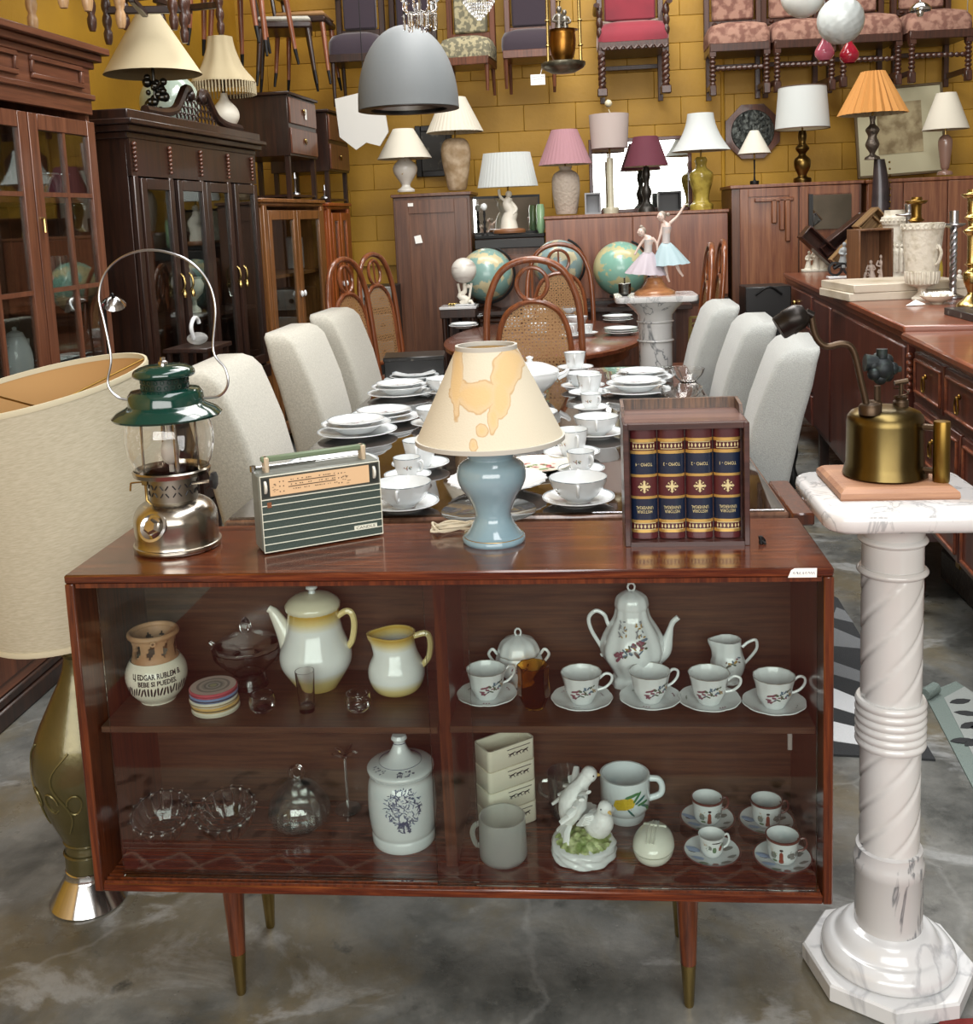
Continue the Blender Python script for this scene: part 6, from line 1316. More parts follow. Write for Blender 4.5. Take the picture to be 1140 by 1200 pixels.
g.rings(R_,cap0=True,cap1=True); g.build('leather_horn',mat('black_leather','241f22',.35,coat=.3,noise=(9,'3a3033',.4,.6)),s)
for i in range(16): u=i/16; g=G(); g.ball((.04+.03*sin(u*2.6)+.02*u,-.07*(.75+.9*u-1.15*u*u)*.62-.003,zt_*(u+.03)),.008,6,5); g.build('stud',M_brass,s)
g=G(); g.bb((-.12,-.12,-.03),(.12,.12,0),.004); g.bb((-.02,-.02,-1.03),(.02,.02,-.03)); g.bb((-.12,-.02,-1.03),(.12,.02,-1.0)); g.build('stand_post',M_dark,s)
lampf('ribbed_glass_lamp','lamp with ribbed pinkish glass column and ivory shade at far right',1107,205,6.4,[(9,205),(8,201),(3,199),(5,195),(8,170),(7,162),(3,158)],(26,152,11,109),mat('pink_ribbed_glass','8d6f62',.2,coat=.5),M_wsh,flute=0,z=Z_(1107,205,6.4))
# framed print
k_=depth(P(1055,205,y=6.85))/FP; w=P(1054,206,y=6.8); s=thing('framed_print','large framed sepia print with pale mount leaning on wall','picture',(w.x,6.72,w.z),rot=(-.10,radians(-2.2),0)); a,h_=50*k_,103*k_
g=G()
for q in((-a,0,0,-a+.02,.025,h_),(a-.02,0,0,a,.025,h_),(-a+.02,0,0,a-.02,.025,.02),(-a+.02,0,h_-.02,a-.02,.025,h_)): g.bb(q[:3],q[3:],.003)
g.build('picture_frame',mat('tarnished_gilt_frame','5f5038',.5,.3),s); g=G(); g.bb((-a+.015,.008,.015),(a-.015,.016,h_-.015)); g.build('mount',mat('cream_mount','cfc4a8',.8),s,smooth=False)
g=G(); g.bb((-a*.5,.004,h_*.25),(a*.5,.008,h_*.82)); pr_=g.build('print',mat('sepia_print','b7a484',.8,noise=(9,'8a7558',.42,.6)),s,smooth=False); g=G(); g.add([(-a+.02,.0,.02),(a-.02,.0,.02),(a-.02,.0,h_-.02),(-a+.02,.0,h_-.02)],[(0,1,2,3)]); g.build('picture_glass',M_pane2,s,smooth=False)
# octagonal plaque
w=P(884,153,y=7.0); k=depth(w)/FP; s=thing('octagonal_plaque','dark octagonal wooden wall plaque with embossed metal relief disc','plaque',(w.x,7.118,w.z)); R_=34*k
g=G(); g.prism([(R_*cos(radians(22.5+45*i)),R_*1.0*sin(radians(22.5+45*i))) for i in range(8)],-.03,0,'y'); g.build('octagon_board',M_mah,s,smooth=False)
g=G(); g.lathe([(R_*.74,0),(R_*.72,.01),(1e-5,.012)],36); g.v=[(a_,-.03-c_,b_) for a_,b_,c_ in g.v]; dd=g.build('relief_disc',mat('embossed_pewter','2f3230',.4,.8,noise=(30,'585c58',.45,.6),bump=(35,1.0)),s)
# dark picture on the left
w=P(507,206,y=6.95); k=depth(w)/FP; s=thing('dark_framed_picture','small dark picture in black carved frame behind the vase lamp','picture',(w.x,7.085,P(507,207,y=7.085).z)); a,h_=22*k,60*k; g=G()
for q in((-a,0,0,-a+.05,.03,h_),(a-.05,0,0,a,.03,h_),(-a+.05,0,0,a-.05,.03,.05),(-a+.05,0,h_-.05,a-.05,.03,h_)): g.bb(q[:3],q[3:],.006)
g.build('picture_frame',M_black,s); g=G(); g.bb((-a+.04,.01,.04),(a-.04,.02,h_-.04)); g.build('painting',mat('dark_still_life','2b2a26',.5,noise=(10,'84806f',.55,.7)),s,smooth=False)
# pipe down the wall
w=P(848,200,y=7.08); tag((lambda g:(g.tube([(w.x,7.105,.0),(w.x,7.105,4.5)],.016,8),g.build('trim_1',M_yellow))[1])(G()),'yellow painted conduit pipe running down the back wall',kind='structure')
# ================================================================ middle of the room: round table, globes, cane chairs, ballerinas
rt=thing('round_table','round reddish wooden table crowded with white crockery','table',(.02,4.66,0)); g=G(); g.lathe([(.02,.71),(.56,.71),(.60,.722),(.60,.742),(.585,.75),(1e-5,.75)],64,sy=1.70); g.build('tabletop',wood('round_table_wood','54291b','77422c',.25,'x',6,.5),rt); g=G(); g.lathe([(.50,.64),(.52,.64),(.52,.71),(.50,.71)],48,sy=1.66); g.build('apron',M_mahx,rt)
g=G(); g.lathe(smoothp([(.05,.05),(.06,.15),(.10,.30),(.05,.45),(.07,.60),(.12,.70)],3),20); g.build('pedestal_column',M_mahx,rt)
for i in range(4): a=i*pi/2+.5; g=G(); g.tube(bez([(.05*cos(a),.05*sin(a),.16),(.2*cos(a),.2*sin(a),.14),(.34*cos(a),.34*sin(a),.03)],4),[.03]*4+[.025]*5,8); g.build('leg',M_mahx,rt)
GR='white plates on the round table'
for px,py,kd,wh in((543,384,'MS','front left on the round table'),(556,372,'MS','at left edge of the round table'),(568,360,'SS','back left on the round table'),(728,392,'MMM','nearest the marble pedestal'),(724,377,'MSM','behind the front right round-table pile'),(722,366,'SMS','farthest right on the round table')):
    stack(px,py,wh,kd,.751,GR,.92)
for px,py,kd,wh in((668,396,'tall','front right of the cane chair'),(676,383,'bowl','beside the right plate piles'),(688,393,'small','on its own saucer by the plate piles'),(667,371,'bowl','behind the cane chair right edge'),(600,385,'bowl','seen through the cane back, left'),(630,392,'bowl','seen through the cane back, middle'),(620,374,'tall','seen through the cane back, rear')):
    w=P(px,py,z=.751); tsaucer(.066,w,'white saucer under the round-table cup '+wh,'saucers on the round table'); tcup(kd,(w.x,w.y,.757),-pi/2+.3,'white round-table cup '+wh,'white cups on the round table')
w=P(634,372,z=.751); s=thing('china_pot','white lidded china pot on the round table behind cane back','teapot',w); g=G(); g.lathe(smoothp([(.04,0),(.075,.03),(.08,.07),(.05,.10),(.03,.115)],4)+[(.008,.12),(.014,.135),(1e-5,.145)],28); g.build('pot_body',M_porc,s)
# bentwood chairs with cane backs
def cane_mat(name,scale=1.0,close=.30):
    m=bpy.data.materials.new(name); m.use_nodes=True; nt=m.node_tree; N=nt.nodes; L_=nt.links; b=N['Principled BSDF']; b.inputs['Base Color'].default_value=srgb('a07a50'); b.inputs['Roughness'].default_value=.6
    return m
M_cane=cane_mat('woven_cane')
def cane_chair(label,loc,rz,loose=True,n=22):
    c=thing('cane_back_chair',label,'chair',loc,rz,'bentwood chairs with cane backs'); Hh=1.28; lean=.10
    def q(x,z): return (x,.0+ (z-.45)*lean,z)
    g=G(); pts=[q(-.235,.0),q(-.235,.5),q(-.230,.95),q(-.20,1.12),q(-.13,1.23),(0,.0+.83*lean,1.27),q(.13,1.23),q(.20,1.12),q(.230,.95),q(.235,.5),q(.235,0)]; g.tube(bez(pts,6),.017,10); g.build('outer_bow',M_bent,c)
    g=G(); pts=[q(-.18,.56),q(-.178,.85),q(-.14,.99),q(-.07,1.05),q(0,1.065),q(.07,1.05),q(.14,.99),q(.178,.85),q(.18,.56)]; g.tube(bez(pts,6),.014,8); g.tube([q(-.235,.56),q(.235,.56)],.014,8); g.build('inner_bow',M_bent,c)
    g=G(); g.tube([q(.075*cos(t*pi/12),1.165+.080*sin(t*pi/12)-.015) for t in range(24)],.011,8,closed=True); g.tube([q(0,1.075),q(0,1.225)],.007,6); g.build('ring_ornament',M_bent,c)
    g=G(); r_=.0030; ins=lambda x,z: abs(x)<.172 and z>.565 and (z<.90 or (x/.172)**2+((z-.90)/.155)**2<1)
    k=int(n*.36/.36); sp=.36/n
    for i in range(-n//2,n//2+1):
        x=i*sp; zt_=.90+.155*sqrt(max(0,1-(x/.172)**2)) if abs(x)<.172 else 0
        if abs(x)<.172:
            a,b_=q(x,.565),q(x,zt_); g.add([(a[0]-r_,a[1],a[2]),(a[0]+r_,a[1],a[2]),(b_[0]+r_,b_[1],b_[2]),(b_[0]-r_,b_[1],b_[2])],[(0,1,2,3)])
    z=.575
    while z<1.05:
        hx=.172*sqrt(max(0,1-max(0,(z-.90)/.155)**2)); a=q(-hx,z); g.add([(-hx,a[1]-.001,a[2]-r_),(hx,a[1]-.001,a[2]-r_),(hx,a[1]-.001,a[2]+r_),(-hx,a[1]-.001,a[2]+r_)],[(0,1,2,3)]); z+=sp
    for s_ in(-1,1):
        cc=-.9
        while cc<1.4:
            # diagonals z = .8 + s*x + cc*.3
            pts=[(x_,.81+s_*x_+cc*.30) for x_ in [i*.344/40-.172 for i in range(41)]]; run=[p_ for p_ in pts if ins(*p_)]
            if len(run)>1:
                a,b_=q(*run[0]),q(*run[-1]); g.add([(a[0],a[1]-.002,a[2]-r_*1.2),(b_[0],b_[1]-.002,b_[2]-r_*1.2),(b_[0],b_[1]-.002,b_[2]+r_*1.2),(a[0],a[1]-.002,a[2]+r_*1.2)],[(0,1,2,3)])
            cc+=sp*1.42/.30
    tag(g.build('cane_panel',M_cane,c,smooth=False),kind='stuff')
    g=G(); g.lathe([(1e-5,.445),(.22,.445),(.235,.455),(.235,.47),(.22,.48),(1e-5,.48)],32,(0,-.20,0)); g.build('seat',M_bent,c)
    for x in(-.17,.17): g=G(); g.tube(bez([(x,-.33,.45),(x*1.1,-.36,.2),(x*1.15,-.38,0)],4),.015,8); g.build('leg',M_bent,c)
    return c
# root faces -y (front toward the camera); the nearest chair turns its back to the camera
cc0=cane_chair('bentwood cane chair with its back to us behind stained lamp shade',(.025,3.42,0),pi)
def cdup(px,py,y,rz,label):
    w=P(px,py,y=y); o=dup(cc0,(w.x,y,0),rz,label); return o
cdup(655,300,5.73,0.1,'bentwood cane chair behind the round table, facing us')
cdup(417,330,4.35,1.25,'bentwood cane chair seen side-on beside the orange-brown vitrine'); cdup(450,330,5.1,1.25,'bentwood cane chair seen side-on nearest the wardrobe')
cdup(816,330,4.4,-1.60,'bentwood cane chair seen edge-on right of ballerina pedestal'); cdup(832,330,5.0,-1.60,'farther bentwood cane chair seen edge-on near right wardrobe')
# globes
def globe(px,py,rp,y,c1,c2,label,zstand,nm='globe'):
    w=P(px,py,y=y); k=depth(w)/FP; r=rp*k; s=thing('terrestrial_globe',label,'globe',(w.x,y,zstand)); zc_=w.z-zstand
    m=mat('globe_'+c1,c1,.3,noise=(9,c2,.50,.53),coat=.4); g=G(); g.ball((0,0,zc_),r,36,22); g.build('globe_ball',m,s)
    g=G(); a0=.4; pts=[(( r*1.07)*sin(a),0,zc_+r*1.07*cos(a)) for a in [a0+i*(pi)/18 for i in range(19)]]; g.tube(pts,.006,6,sy=1.6); g.build('meridian_arm',M_iron,s)
    g=G(); g.lathe([(1e-5,0),(.10,0),(.10,.012),(.03,.03),(.02,max(.04,zc_-r*1.04)),(1e-5,max(.04,zc_-r*1.04))],24); g.build('globe_base',M_dark,s); return s
globe(570,322,31,6.05,'7fa39c','c7bd97','teal terrestrial globe partly behind the moon lamp',.80)
globe(654,310,29,6.03,'8aa5a8','cfc8a8','blue-grey globe behind the far cane chair',.80); globe(727,315,32,6.0,'7fb0a0','bdb78a','large green-blue globe behind the ballerina figurine',.80)
s=thing('globe_bench','low dark bench under the three globes','bench',(0,5.95,0)); g=G(); g.bb((-.75,-.02,.765),(1.05,.26,.80),.004); g.build('bench_top',M_dark,s)
for x in(-.70,.88):
    for y in(.0,.20): g=G(); g.bb((x,y,0),(x+.05,y+.05,.766)); g.build('leg',M_dark,s,smooth=False)
# moon lamp on carved stand
w=P(538,358,y=5.66); zt_=w.z; s=thing('carved_side_table','small dark carved side table with pale marble top','table',(w.x,5.66,0)); g=G(); g.bb((-.13,-.11,zt_-.02),(.13,.11,zt_),.004); g.build('marble_top',M_m1,s); g=G(); g.bb((-.125,-.105,zt_-.08),(.125,.105,zt_-.02),.004); g.build('carved_frieze',M_dark,s)
for x in(-.1,.1):
    for y in(-.08,.08): g=G(); g.lathe([(.014,0),(.018,.1),(.012,.3),(.02,.5),(.014,.6),(.018,zt_-.08)],10,(x,y,0)); g.build('leg',M_dark,s)
w2_=P(545,354,y=5.64); k=depth(w2_)/FP; s=thing('moon_lamp','white banded globe lamp carried by a crouching alabaster figure','lamp',(w2_.x,5.64,zt_)); zc_=P(545,317,y=5.64).z-zt_
g=G(); g.bb((-.07,-.05,0),(.07,.05,.014),.004); g.build('marble_foot',M_m1,s); g=G(); g.ball((0,0,zc_),15*k,28,16); g.build('glass_globe',mat('swirled_opal','d6d4cc',.25,noise=(5,'b3aca4',.5,.65),stretch=(1,1,6),coat=.3),s)
g=G(); zb=zc_-15*k; g.tube(bez([(-.03,0,.012),(.01,0,.04),(-.035,0,.07),(.0,0,.10),(.0,0,zb+.01)],4),[.022,.024,.025,.026,.026,.025,.024,.023,.022,.021,.02,.019,.018,.016,.015,.014,.012],10); g.ball((.028,0,zb-.02),.016,10,8); g.tube([(.03,0,.05),(.05,0,zb)],.009,6); g.tube([(-.03,0,.06),(-.045,0,zb)],.009,6); g.tube([(-.02,0,.03),(.045,0,.03),(.05,0,.012)],.013,6); g.build('crouching_figure',M_alab,s)
g=G(); rr=random.Random(2)
for i in range(8): g.ball((-.10+.01*i,.05+.01*(i%2),.008),.010,6,5)
s=thing('bead_trinkets','string of small gilt beads beside the moon lamp','beads',(w2_.x-.02,5.64,zt_)); g.build('beads',M_brassl,s)
# second pedestal with the ballerinas
yb=3.55; w=P(767,345,y=yb); zt_=w.z; k=depth(w)/FP; s=thing('small_marble_pedestal','white marble pedestal with square top carrying the ballerinas','pedestal',(w.x,yb,0)); r=20*k
g=G(); g.rings([sqr(.195,.16,.03,zt_-.028),sqr(.20,.165,.03,zt_-.02),sqr(.20,.165,.03,zt_)],cap0=True,cap1=True); g.build('square_top',M_m4,s,ang=50)
g=G(); g.lathe([(r*1.0,zt_-.16),(r*1.02,zt_-.10),(r*1.3,zt_-.07),(r*1.65,zt_-.045),(r*1.8,zt_-.03)],40,cap=False); g.build('capital',M_m2,s)
g=G(); g.lathe([(r*.98,.12),(r*.98,zt_-.16)],40,cap=False); g.build('shaft',MATS['grey_veined_marble'],s)
for z_ in(zt_-.14,zt_-.235): g=G(); g.lathe([(r+.008*sin(t*pi/6),z_+.014*t/6) for t in range(7)],40,cap=False); g.build('ring',M_m2,s)
g=G(); g.lathe([(1e-5,0),(.17,0),(.17,.05),(.12,.10),(r,.12)],8); g.build('octagonal_base',M_m1,s)
PX=w.x; bl=thing('ballerina_figurine','porcelain figurine of two ballerinas in grey and pale blue tutus','figurine',(PX-.0,yb-.01,zt_))
kk=depth((PX,yb,zt_))/FP
g=G(); g.lathe([(1e-5,0),(24*kk,0),(24*kk,3*kk),(20*kk,6*kk),(15*kk,8*kk),(10*kk,15*kk),(8*kk,20*kk),(1e-5,20*kk)],32,sy=.8); g.build('wooden_base',wood('figurine_base','8a5836','ae7a4e',.3,'x',14,.5),bl)
M_skin=mat('bisque_skin','cdb8ad',.45); M_bod=mat('bisque_grey_bodice','b9b3b1',.5)
def bal(name,O,hem,hemc,waist,head,chest,armL,armR,legs,msk,hair,rs):
    T=lambda p_:(p_[0]*kk,p_[2]*kk if len(p_)>2 else 0,p_[1]*kk)
    d=thing(name,None,None,(0,0,0)); d.parent=bl
    W_,H_=Vector(T(waist)),Vector(T(hemc)); n=40; R_=[]
    for j in range(9):
        u=j/8; c=W_.lerp(H_,u**.9); rad_=(5+ (rs-5)*(u**.75))*kk; R_.append([(c.x+rad_*cos(2*pi*i/n)*(1+.07*cos(11*2*pi*i/n)*u),c.y+rad_*.75*sin(2*pi*i/n)*(1+.07*cos(11*2*pi*i/n)*u),c.z+hem*kk*cos(2*pi*i/n)*u+.5*kk*cos(22*pi*i/n)*u) for i in range(n)])
    g=G(); g.rings(R_,cap0=True); g.build('tutu',msk,d,ang=70)
    g=G(); g.tube(bez([T(waist),T(((waist[0]+chest[0])/2,(waist[1]+chest[1])/2)),T(chest),T(((chest[0]*.45+head[0]*.55),(chest[1]*.45+head[1]*.55)))],4),[4.2*kk,4.1*kk,4.1*kk,4.3*kk,4.6*kk,5*kk,5.3*kk,5.2*kk,4.8*kk,3.8*kk,2.6*kk,2*kk,1.8*kk],12)
    g.ball(T(head),4.6*kk,16,12,sz=1.15)
    for a_ in(armL,armR): m_=len(a_); pp=bez([T(x) for x in a_],4); g.tube(pp,[(2.0-.9*i/len(pp))*kk for i in range(len(pp))],8); g.ball(pp[-1],1.5*kk,6,5)
    for a_ in legs: pp=bez([T(x) for x in a_],4); g.tube(pp,[(2.6-1.5*i/len(pp))*kk for i in range(len(pp))],8)
    hx,hy=head; g.ball(T((hx-4.4,hy-.6,-2.2)),.8*kk,6,5)
    g.build('dancer_body',M_skin,d,rm=.5*kk)
    g=G(); g.tube(bez([T((waist[0],waist[1]-1)),T(((waist[0]+chest[0])/2,(waist[1]+chest[1])/2)),T((chest[0],chest[1]-1))],4),[5*kk,4.7*kk,4.6*kk,4.6*kk,4.7*kk,4.9*kk,5.2*kk,5.4*kk,5.6*kk],14); g.build('bodice',M_bod,d)
    g=G(); g.ball(T((hx+1.0,hy+1.2,.8)),4.7*kk,14,10,sz=1.1); g.ball(T((hair[0],hair[1])),2.3*kk,10,8); g.build('hair',mat('bisque_hair','8f8478',.5),d)
    g=G(); g.ball(T((hx-2.6,hy+.3,-3.6)),.5*kk,6,4); g.ball(T((hx-.4,hy+.1,-4.4)),.5*kk,6,4); g.build('eyes',M_ink,d)
    g=G(); g.ball(T((hx-1.6,hy-2.2,-4.0)),.7*kk,6,4,sz=.5); g.build('mouth',mat('lips','a0665f',.5),d)
# pixel-like units relative to pedestal top centre (x right, y up)
bal('pink_grey_dancer',0,-2,(-10,24),(-7,50),(-14,73),(-6,65),[(-9,67),(-16,58),(-22,48)],[(-2,66),(3,60),(4,52)],[[(-2,30),(3,16),(7,7,-2)],[(2,34),(8,26),(9,22,3)]],mat('lilac_grey_tutu','a9a0a8',.5),(-14,79),24)
bal('blue_dancer',0,1,(18,34),(14,60),(9,90),(15,79),[(11,82),(8,70),(4,58)],[(19,82),(28,90),(36,102)],[[(12,40),(14,24),(17,14)],[(24,40),(28,28),(33,20)]],mat('pale_blue_tutu','9db4ba',.5),(17,92),22)
# small metal cup on that pedestal
w=P(732,343,y=yb-.03); s=thing('small_metal_cup','tiny dark metal and glass pot beside the ballerinas','cup',(w.x,yb-.03,zt_)); g=G(); g.lathe([(.012,0),(.03,.012),(.032,.06),(.03,.062)],14); g.lathe([(.004,.062),(.004,.085),(.007,.09)],8); g.build('cup_body',mat('dark_chrome','5e5f5c',.2,1),s)
# brass openwork frames leaning beside the pedestal
for i,(px,pw,rz_) in enumerate(((789,.10,.06),(800,.085,.12))):
    w=P(px,458,y=yb+.1-.05*i); zb=.76; s=thing('brass_fretwork_panel',['wider pierced brass fretwork panel leaning beside ballerina pedestal','narrow pierced brass panel leaning outside its twin'][i],'panel',(P(px,455,y=yb+.12-.06*i).x+.09,yb+.12-.06*i,0),.5,rot=(0,.05+.02*i,.5)); M_fb=mat('fretted_brass','b3a46a',.4,.6)
    g=G(); a=.045; z0,z1=.0,.93-.03*i
    for x in(-a,a): g.bb((x-.006,-.006,z0),(x+.006,.006,z1))
    for z_ in(z0,z1): g.bb((-a,-.006,z_-.006),(a,.006,z_+.006))
    g.build('panel_frame',M_fb,s,smooth=False); g=G(); z_=.55
    for j in range(16):
        for x in(-.022,.022): g.tube([(x+.018*cos(t*pi/3),0,z_+.014*sin(t*pi/3)) for t in range(6)],.004,4,closed=True)
        z_+=.026
        if z_>z1-.02: break
    g.build('fretwork',M_fb,s)
# black stereo unit behind the side-on cane chairs
w=P(443,400,y=5.9); s=thing('stereo_tower','grey and silver stereo tower with round knobs behind cane chairs','stereo',(w.x,5.9,0)); zt_=Z_(443,335,5.9)
g=G(); g.bb((-.13,0,0),(.13,.35,zt_-.005),.005); g.build('black_cabinet',M_black,s)
for j in range(3):
    z_=zt_-.16-.2*j; g=G(); g.bb((-.12,-.012,z_),(.12,0,z_+.15),.003); f_=g.build('silver_faceplate',mat('silver_face','8d8d88',.35,.5),s)
    for x in(-.07,.05): g=G(); g.lathe([(.018,0),(.016,.02)],14); g.v=[(x+a_,-.012-c_,z_+.07+b_) for a_,b_,c_ in g.v]; g.build('knob',M_black,f_)
# ================================================================ right side: long cabinet, chest of drawers, antiques on top
TB=1.03
a=P(922,320,z=TB); b=P(1064,381,z=TB); m_=P(973,334,z=TB)
u=(b-a); u.z=0; Lb=u.length; an=atan2(u.y,u.x)   # from far corner toward the camera
M_sb=wood('sideboard_right_wood','42201a','5d3024',.35,'z',6,.3); M_sbt=wood('sideboard_top_wood','5f3123','84492f',.3,'y',7,.35)
s=thing('bureau_cabinet','long dark red-brown bureau along the right covered with antiques','cabinet',(a.x,a.y,0),an)   # local x runs toward the camera, local y to its left... body on +y side
sd=1 if (Vector((-sin(an),cos(an),0)).x>0) else -1; D_=.62
def sy_(v): return sd*v
g=G(); g.bb((0,0,.22),(Lb,sy_(D_),TB-.03),.004); g.build('cabinet_body',M_sb,s)
g=G(); g.bb((-.02,sy_(-.02),TB-.03),(Lb+.02,sy_(D_+.02),TB),.006); g.build('cabinet_top',M_sbt,s); g=G(); g.bb((0,sy_(-.008),TB-.055),(Lb+.01,sy_(D_+.01),TB-.03),.004); g.build('top_moulding',M_sbt,s)
xs=(m_-a).length
for j in range(4):
    z1=TB-.07-j*.19; g=G(); g.bb((.04,sy_(-.012),z1-.17),(xs-.10,sy_(.01),z1),.004); d=g.build('drawer',M_sb,s)
    g=G(); g.ball((xs*.45,sy_(-.024),z1-.08),.016,10,8); g.tube([(xs*.45+.02*cos(t*pi/6),sy_(-.026),z1-.09-.018*sin(t*pi/6)) for t in range(7)],.003,5); g.build('drawer_pull',M_brassl,d)
for x0,x1 in((xs-.06,xs+.5),(xs+.53,Lb-.03)): g=G(); g.bb((x0+.04,sy_(-.01),.25),(x1,sy_(.01),TB-.08),.006); g.build('side_panel',M_sb,s)
for x in(.02,xs-.03,Lb-.08):
    for y in(.02,D_-.07): g=G(); g.bb((x,sy_(y),0),(x+.05,sy_(y+.05),.222)); g.build('foot',M_dark,s,smooth=False)
# chest of drawers, nearest right
TC=1.01; a=P(1060,388,z=TC); b=P(1140,425,z=TC); u=(b-a); u.z=0; an=atan2(u.y,u.x); L_=1.25
s=thing('chest_of_drawers','red-brown chest of drawers with ring pulls at right edge','chest',(a.x+.05*u.x/u.length,a.y+.05*u.y/u.length,0),an)
g=G(); g.bb((.02,sy_(.02),.36),(L_,sy_(.60),TC-.03),.004); g.build('chest_body',M_sb,s)
g=G(); g.bb((-.02,sy_(-.02),TC-.03),(L_+.02,sy_(.60),TC),.008); g.bb((.0,sy_(.0),TC-.045),(L_,sy_(.59),TC-.03),.005); g.build('chest_top',M_sbt,s)
rows=[(TC-.06,.16,3),(TC-.24,.20,2),(TC-.46,.18,2)]
for z1,hh,nc in rows:
    for c in range(nc):
        x0=.06+c*(L_-.08)/nc; x1=x0+(L_-.08)/nc-.02; g=G(); g.bb((x0,sy_(.008),z1-hh),(x1,sy_(.03),z1),.003); d=g.build('drawer',M_sb,s)
        g=G()
        for q in((x0+.02,z1-.03,x1-.02,z1-.02),(x0+.02,z1-hh+.02,x1-.02,z1-hh+.03),(x0+.02,z1-hh+.02,x0+.03,z1-.02),(x1-.03,z1-hh+.02,x1-.02,z1-.02)): g.bb((q[0],sy_(.0),q[1]),(q[2],sy_(.01),q[3]),.003)
        g.build('drawer_moulding',M_sbt,d)
        g=G(); xm=(x0+x1)/2; zm=z1-hh/2; g.tube([(xm+.018*cos(t*pi/8),sy_(-.008),zm-.008+.026*sin(t*pi/8)) for t in range(16)],.0035,6,closed=True); g.ball((xm,sy_(.0),zm+.018),.009,8,6,sy=.7); g.build('ring_pull',M_brass,d)
g=G()
for j in range(6): g.ball((.03,sy_(.0),TC-.08-.025*j),.014-.001*j,8,6)
g.build('carved_corner',M_sbt,s)
for x in(.03,L_-.08):
    for y in(.03,.54): g=G(); g.lathe([(.02,0),(.03,.1),(.02,.2),(.03,.36)],12,(x+.03,sy_(y),0)); g.build('leg',M_sb,s)
# suitcase on the floor
a=P(1101,678,z=.0); b=P(1140,716,z=0); u=b-a; an=atan2(u.y,u.x); s=thing('old_suitcase','old dark leather suitcase on the floor under chest','suitcase',(a.x,a.y,0),an)
M_lt=mat('worn_dark_leather','2a211c',.5,noise=(20,'453830',.5,.7),bump=(60,.4)); g=G(); g.bb((0,0,0),(.75,sy_(.40),.13),.012); g.bb((0,0,.135),(.75,sy_(.40),.20),.012); g.build('suitcase_body',M_lt,s)
for x in(.18,.56): g=G(); g.bb((x,sy_(-.006),.11),(x+.04,sy_(.004),.16),.002); g.build('latch',M_brass,s)
# dark low stool behind the near chairs
w=P(952,515,z=.0); s=thing('black_low_stand','black turned-leg stand below the bureau, behind grey chairs','stand',(1.15,3.9,0)); g=G(); g.bb((-.16,-.16,.42),(.22,.22,.46),.004); g.bb((-.14,-.14,.15),(.2,.2,.17)); g.build('stand_top',M_dark,s)
for x in(-.13,.19):
    for y in(-.13,.19): g=G(); g.lathe(smoothp([(.018,0),(.025,.06),(.012,.12),(.026,.2),(.014,.3),(.02,.42)],3),10,(x,y,0)); g.build('leg',M_iron,s)
w=P(905,385,z=.75); s=thing('black_speaker_box','small dark box standing between ballerina side chairs and bureau','box',(1.42,5.1,0)); g=G(); g.bb((-.14,-.14,0),(.14,.14,.98),.006); g.build('box_body',M_black,s); g=G(); g.tube(bez([(-.08,-.15,.93),(0,-.17,.98),(.08,-.15,.93)],4),.008,6); g.build('handle',M_iron,s)
# ---------------------------------------------------------------- antiques on the bureau
def spot(px,py,z=TB): return P(px,py,z=z)
def on(px,pyb): w=P(px,pyb,z=TB); return w,depth(w)/FP
M_wc=mat('bisque_white_carving','cfcabb',.5,noise=(30,'b3ac98',.5,.7),bump=(40,.4))
# stone slabs
M_slab=mat('pale_marble_slab','c2b9a8',.45,noise=(5,'a3967f',.45,.65))
w=P(1022,353,z=TB); ang=an; sw_=w.copy()
for i in range(2):
    s=thing('marble_slab',['lower pale marble slab on the far end of bureau','upper pale marble slab stacked under the white stein'][i],'slab',(w.x+.02*i,w.y+.02,TB+.038*i),.10+.03*i,'pale marble slabs on the bureau'); g=G(); g.bb((-.10,0,0),(.44,.42,.037),.003); g.build('slab_body',M_slab,s)
TS=TB
def fig(name,label,px,pyb,z,balls,m,cat='figurine',base=True,wbase=14):
    w=P(px,pyb,z=z); k=depth(w)/FP; s=thing(name,label,cat,w)
    g=G()
    for bx_,bz_,r_ in balls: g.ball((bx_*k,random.Random(int(bx_*7+bz_)).uniform(-2,2)*k,bz_*k),r_*k,12,8,sz=1.25)
    g.build('carved_group',m,s,ang=80)
    if base: g=G(); g.lathe([(1e-5,0),(wbase*k,0),(wbase*k,3*k),(1e-5,3*k)],28,sy=.7); g.build('oval_base',m,s)
    return s,k
w=P(957,322,z=TB)
def person(g,x,y0,h,k,lean=0,arms=True):
    """small carved figure: robe, torso, head, arms as one piece"""
    g.tube(bez([(x*k,0,y0*k),((x+lean*.3)*k,0,(y0+h*.35)*k),((x+lean*.6)*k,0,(y0+h*.6)*k),((x+lean)*k,0,(y0+h*.82)*k)],4),[h*.20*k,h*.19*k,h*.17*k,h*.15*k,h*.13*k,h*.12*k,h*.115*k,h*.115*k,h*.12*k,h*.13*k,h*.13*k,h*.10*k,h*.05*k],12)
    g.ball(((x+lean)*k,-.3*k,(y0+h*.91)*k),h*.085*k,12,9,sz=1.2)
    if arms:
        for sg in(-1,1): g.tube(bez([((x+lean+sg*h*.12)*k,0,(y0+h*.76)*k),((x+lean+sg*h*.20)*k,-h*.05*k,(y0+h*.58)*k),((x+lean+sg*h*.06)*k,-h*.15*k,(y0+h*.52)*k)],4),h*.038*k,7)
w,k=on(956,318); s=thing('seated_group_figurine','small white carved group of seated figures at bureau far end','figurine',w); g=G(); g.lathe([(1e-5,0),(17*k,0),(17*k,3*k),(1e-5,3*k)],24,sy=.6)
person(g,-9,2,22,k,1); person(g,0,3,26,k,0); person(g,9,2,30,k,-2); g.build('carved_group',M_wc,s,rm=.7*k)
